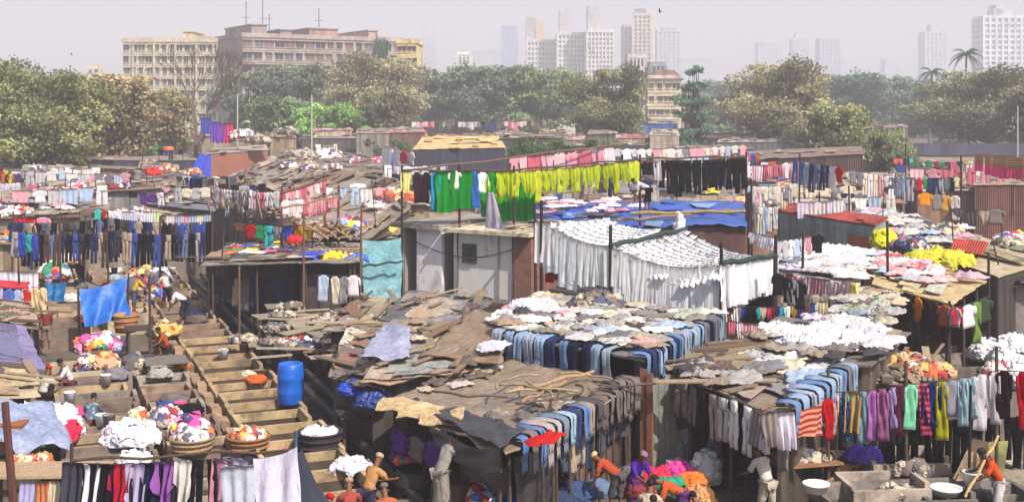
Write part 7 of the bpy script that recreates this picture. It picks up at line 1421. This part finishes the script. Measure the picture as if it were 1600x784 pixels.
# ================================================================ people
sk1, sk2 = c(104, 66, 46), c(130, 86, 62)
def P_(px, py, z, f, pose, top, legs, lab, d=None, **k):
    loc = at(px, py, z) if d is None else V3(tuple(far(px, 0, d).xy) + (z,)); return person(loc, f, pose, top, legs, lab, **k)
CW, CD = c(226, 222, 214), c(50, 50, 62)
mb = MB(); mb.box((-1.3, -.5, 0), (.9, 1.2, .5)); reg(mk('plinth', mb.mesh('plinth', 'concrete'), None, None, c(110, 102, 94), V3(tuple(far(690, 0, 25.3).xy) + (0,))), 'low grey plinth under the man in the pale robe', 'plinth')
P_(688, 790, .5, -.9, 'work', c(172, 166, 156), c(164, 158, 150), 'man in a long pale grey robe working at the rusty drum under the tarp', d=25.3, height=1.75, robe=True)
P_(574, 790, .2, -.6, 'work', c(200, 150, 100), c(60, 60, 90), 'bare-backed man in a white cap bending at the bottom edge left of centre', d=25.2, wrap=c(196, 178, 150), height=1.6)
P_(608, 800, .1, .4, 'squat', c(190, 110, 70), c(70, 60, 60), 'person in orange wearing a grey hat at the bottom edge', d=25.0, wrap=c(128, 128, 120), height=1.7)
P_(547, 800, .3, .2, 'squat', c(170, 80, 70), c(90, 60, 60), 'person in red and white crouching at the bottom edge', d=24.8, wrap=c(190, 160, 130))
P_(498, 800, .3, -.5, 'squat', c(216, 212, 206), c(90, 60, 60), 'small figure in white with red cap at the bottom edge beside the front line', d=23.8, wrap=c(196, 36, 40))
P_(990, 800, -.05, -2.6, 'work', c(90, 40, 170), c(110, 50, 120), 'woman in a violet shawl standing under the hanging grey trousers', d=27.0, wrap=c(160, 120, 140), woman=True, height=1.55)
P_(966, 800, .35, .9, 'bend', c(190, 84, 52), c(96, 90, 90), 'person in orange with a straw-yellow head cloth bending forward', d=26.0, wrap=c(222, 196, 130), height=1.5)
P_(1012, 800, .1, -.3, 'squat', c(206, 190, 170), c(120, 24, 30), 'dark-haired person in a beige shirt crouching over red cloths', d=25.2, height=1.75)
P_(1035, 800, .2, 2.4, 'squat', c(96, 120, 170), c(70, 80, 110), 'person in blue crouching beside the one in the beige shirt', d=24.9, height=1.5)
P_(1068, 800, .1, 1.4, 'bend', c(206, 96, 48), c(110, 60, 120), 'woman in bright orange and violet leaning towards the crouching boy', d=25.5, height=1.5, woman=True)
P_(1098, 800, .1, .6, 'squat', c(200, 100, 50), c(60, 50, 50), 'dark-haired boy crouching before the white sacks', d=25.2, height=1.4)
P_(1200, 800, 0, .5, 'work', c(220, 216, 204), c(196, 184, 166), 'man in white standing at the rickety plank table', d=26.3, height=1.68)
P_(1172, 790, 0, -2.2, 'stand', c(50, 50, 56), c(60, 58, 60), 'shadowy figure in dark clothes behind the man in white', d=28.4, height=1.6, topmat='cloth')
P_(1562, 800, .15, 1.5, 'work', c(212, 84, 40), c(232, 228, 224), 'man in an orange shirt washing at the tanks on the right', d=26.0, height=1.62, skin=c(80, 50, 38))
P_(290, 500, .75, 1.2, 'bend', c(232, 230, 232), c(60, 60, 72), 'washer in a white shirt bent double among the tanks', d=46.5, height=1.65)
P_(66, 620, .3, -.5, 'sit', c(222, 220, 214), c(50, 50, 56), 'man in white with red cloth squatting beside the low cream roof', d=35, height=1.6, wrap=c(190, 40, 40))
P_(72, 520, .3, .5, 'stand', c(150, 60, 60), c(150, 130, 110), 'figure in dull red among the far left tanks', d=44, height=1.5)
P_(262, 530, .7, 2, 'squat', c(190, 90, 50), c(90, 50, 40), 'person in brown and orange crouching behind the slatted table', d=41, height=1.5)
P_(262, 450, .75, 1, 'work', c(214, 206, 200), c(60, 60, 80), 'pale-shirted washer among the bundles above the bent one', d=50, height=1.6)
P_(208, 452, .75, -1, 'work', c(222, 180, 60), c(90, 90, 120), 'washer in yellow right of the hanging blue tarp', d=49, height=1.6)
P_(140, 640, .6, 0, 'squat', c(110, 150, 150), c(130, 60, 60), 'person in checked green crouching left of the big white heap', d=31.5, height=1.5, topmat='patterned_cloth')
P_(112, 585, .5, 2, 'squat', c(226, 220, 222), c(120, 70, 70), 'person in white beside the pale green bundle', d=36.5, height=1.6)
P_(1014, 325, 4.55, 1.3, 'bend', c(206, 206, 214), c(24, 24, 30), 'man in a white shirt bending on the blue tarped roof', d=53, height=1.75)
P_(455, 290, 3.7, .4, 'squat', c(206, 190, 200), c(60, 60, 90), 'small seated figure on the brown roofs above the pink rack', d=66, height=1.6)

# the largest laid-out garments stay single things, the small far ones become one mass
def px_size(o): w = o.location; return o.scale.x / max(5, w.y)
LAID.sort(key=px_size, reverse=True); rest = LAID[285:]
mb = MB(); dye = []; bpy.context.view_layer.update()
for o in rest:
    vv = [o.matrix_world @ v.co for v in o.data.vertices]; ff = [tuple(p.vertices) for p in o.data.polygons]; b0 = len(mb.v); mb.v += [tuple(v) for v in vv]; mb.f += [tuple(b0 + i for i in f) for f in ff]; mb.uv += [(0, 0)] * sum(len(f) for f in ff); dye += [tuple(o.color)] * sum(len(f) for f in ff)
if rest:
    m = mb.mesh('scattered_washing', 'scrap_cloth', True); a = m.color_attributes.new('dye', 'FLOAT_COLOR', 'CORNER'); a.data.foreach_set('color', [x for cc in dye for x in cc])
    reg(mk('scattered_washing', m), 'small far garments strewn over the roofs', 'washing', kind='stuff')
    for o in rest: bpy.data.objects.remove(o)
PL_ = sorted([o for o in COL.objects if o.name.split('.')[0] == 'plank'], key=px_size, reverse=True)[290:]
mb = MB(); dye = []
for o in PL_:
    vv = [o.matrix_world @ v.co for v in o.data.vertices]; ff = [tuple(p.vertices) for p in o.data.polygons]; b0 = len(mb.v); mb.v += [tuple(v) for v in vv]; mb.f += [tuple(b0 + i for i in f) for f in ff]; mb.uv += [(0, 0)] * sum(len(f) for f in ff); dye += [tuple(o.color)] * sum(len(f) for f in ff)
if PL_:
    m = mb.mesh('scattered_planks', 'scrap_cloth'); a = m.color_attributes.new('dye', 'FLOAT_COLOR', 'CORNER'); a.data.foreach_set('color', [x for cc in dye for x in cc])
    reg(mk('scattered_planks', m), 'small far planks strewn over the roofs', 'planks', kind='stuff')
    for o in PL_: bpy.data.objects.remove(o)
for o in COL.objects:
    l = o.get('label')
    while l and len(l.split()) > 16 and ' the ' in l: l = l.replace(' the ', ' ', 1); o['label'] = l
    if l and len(l.split()) > 16: print('LONG', o.name, l)
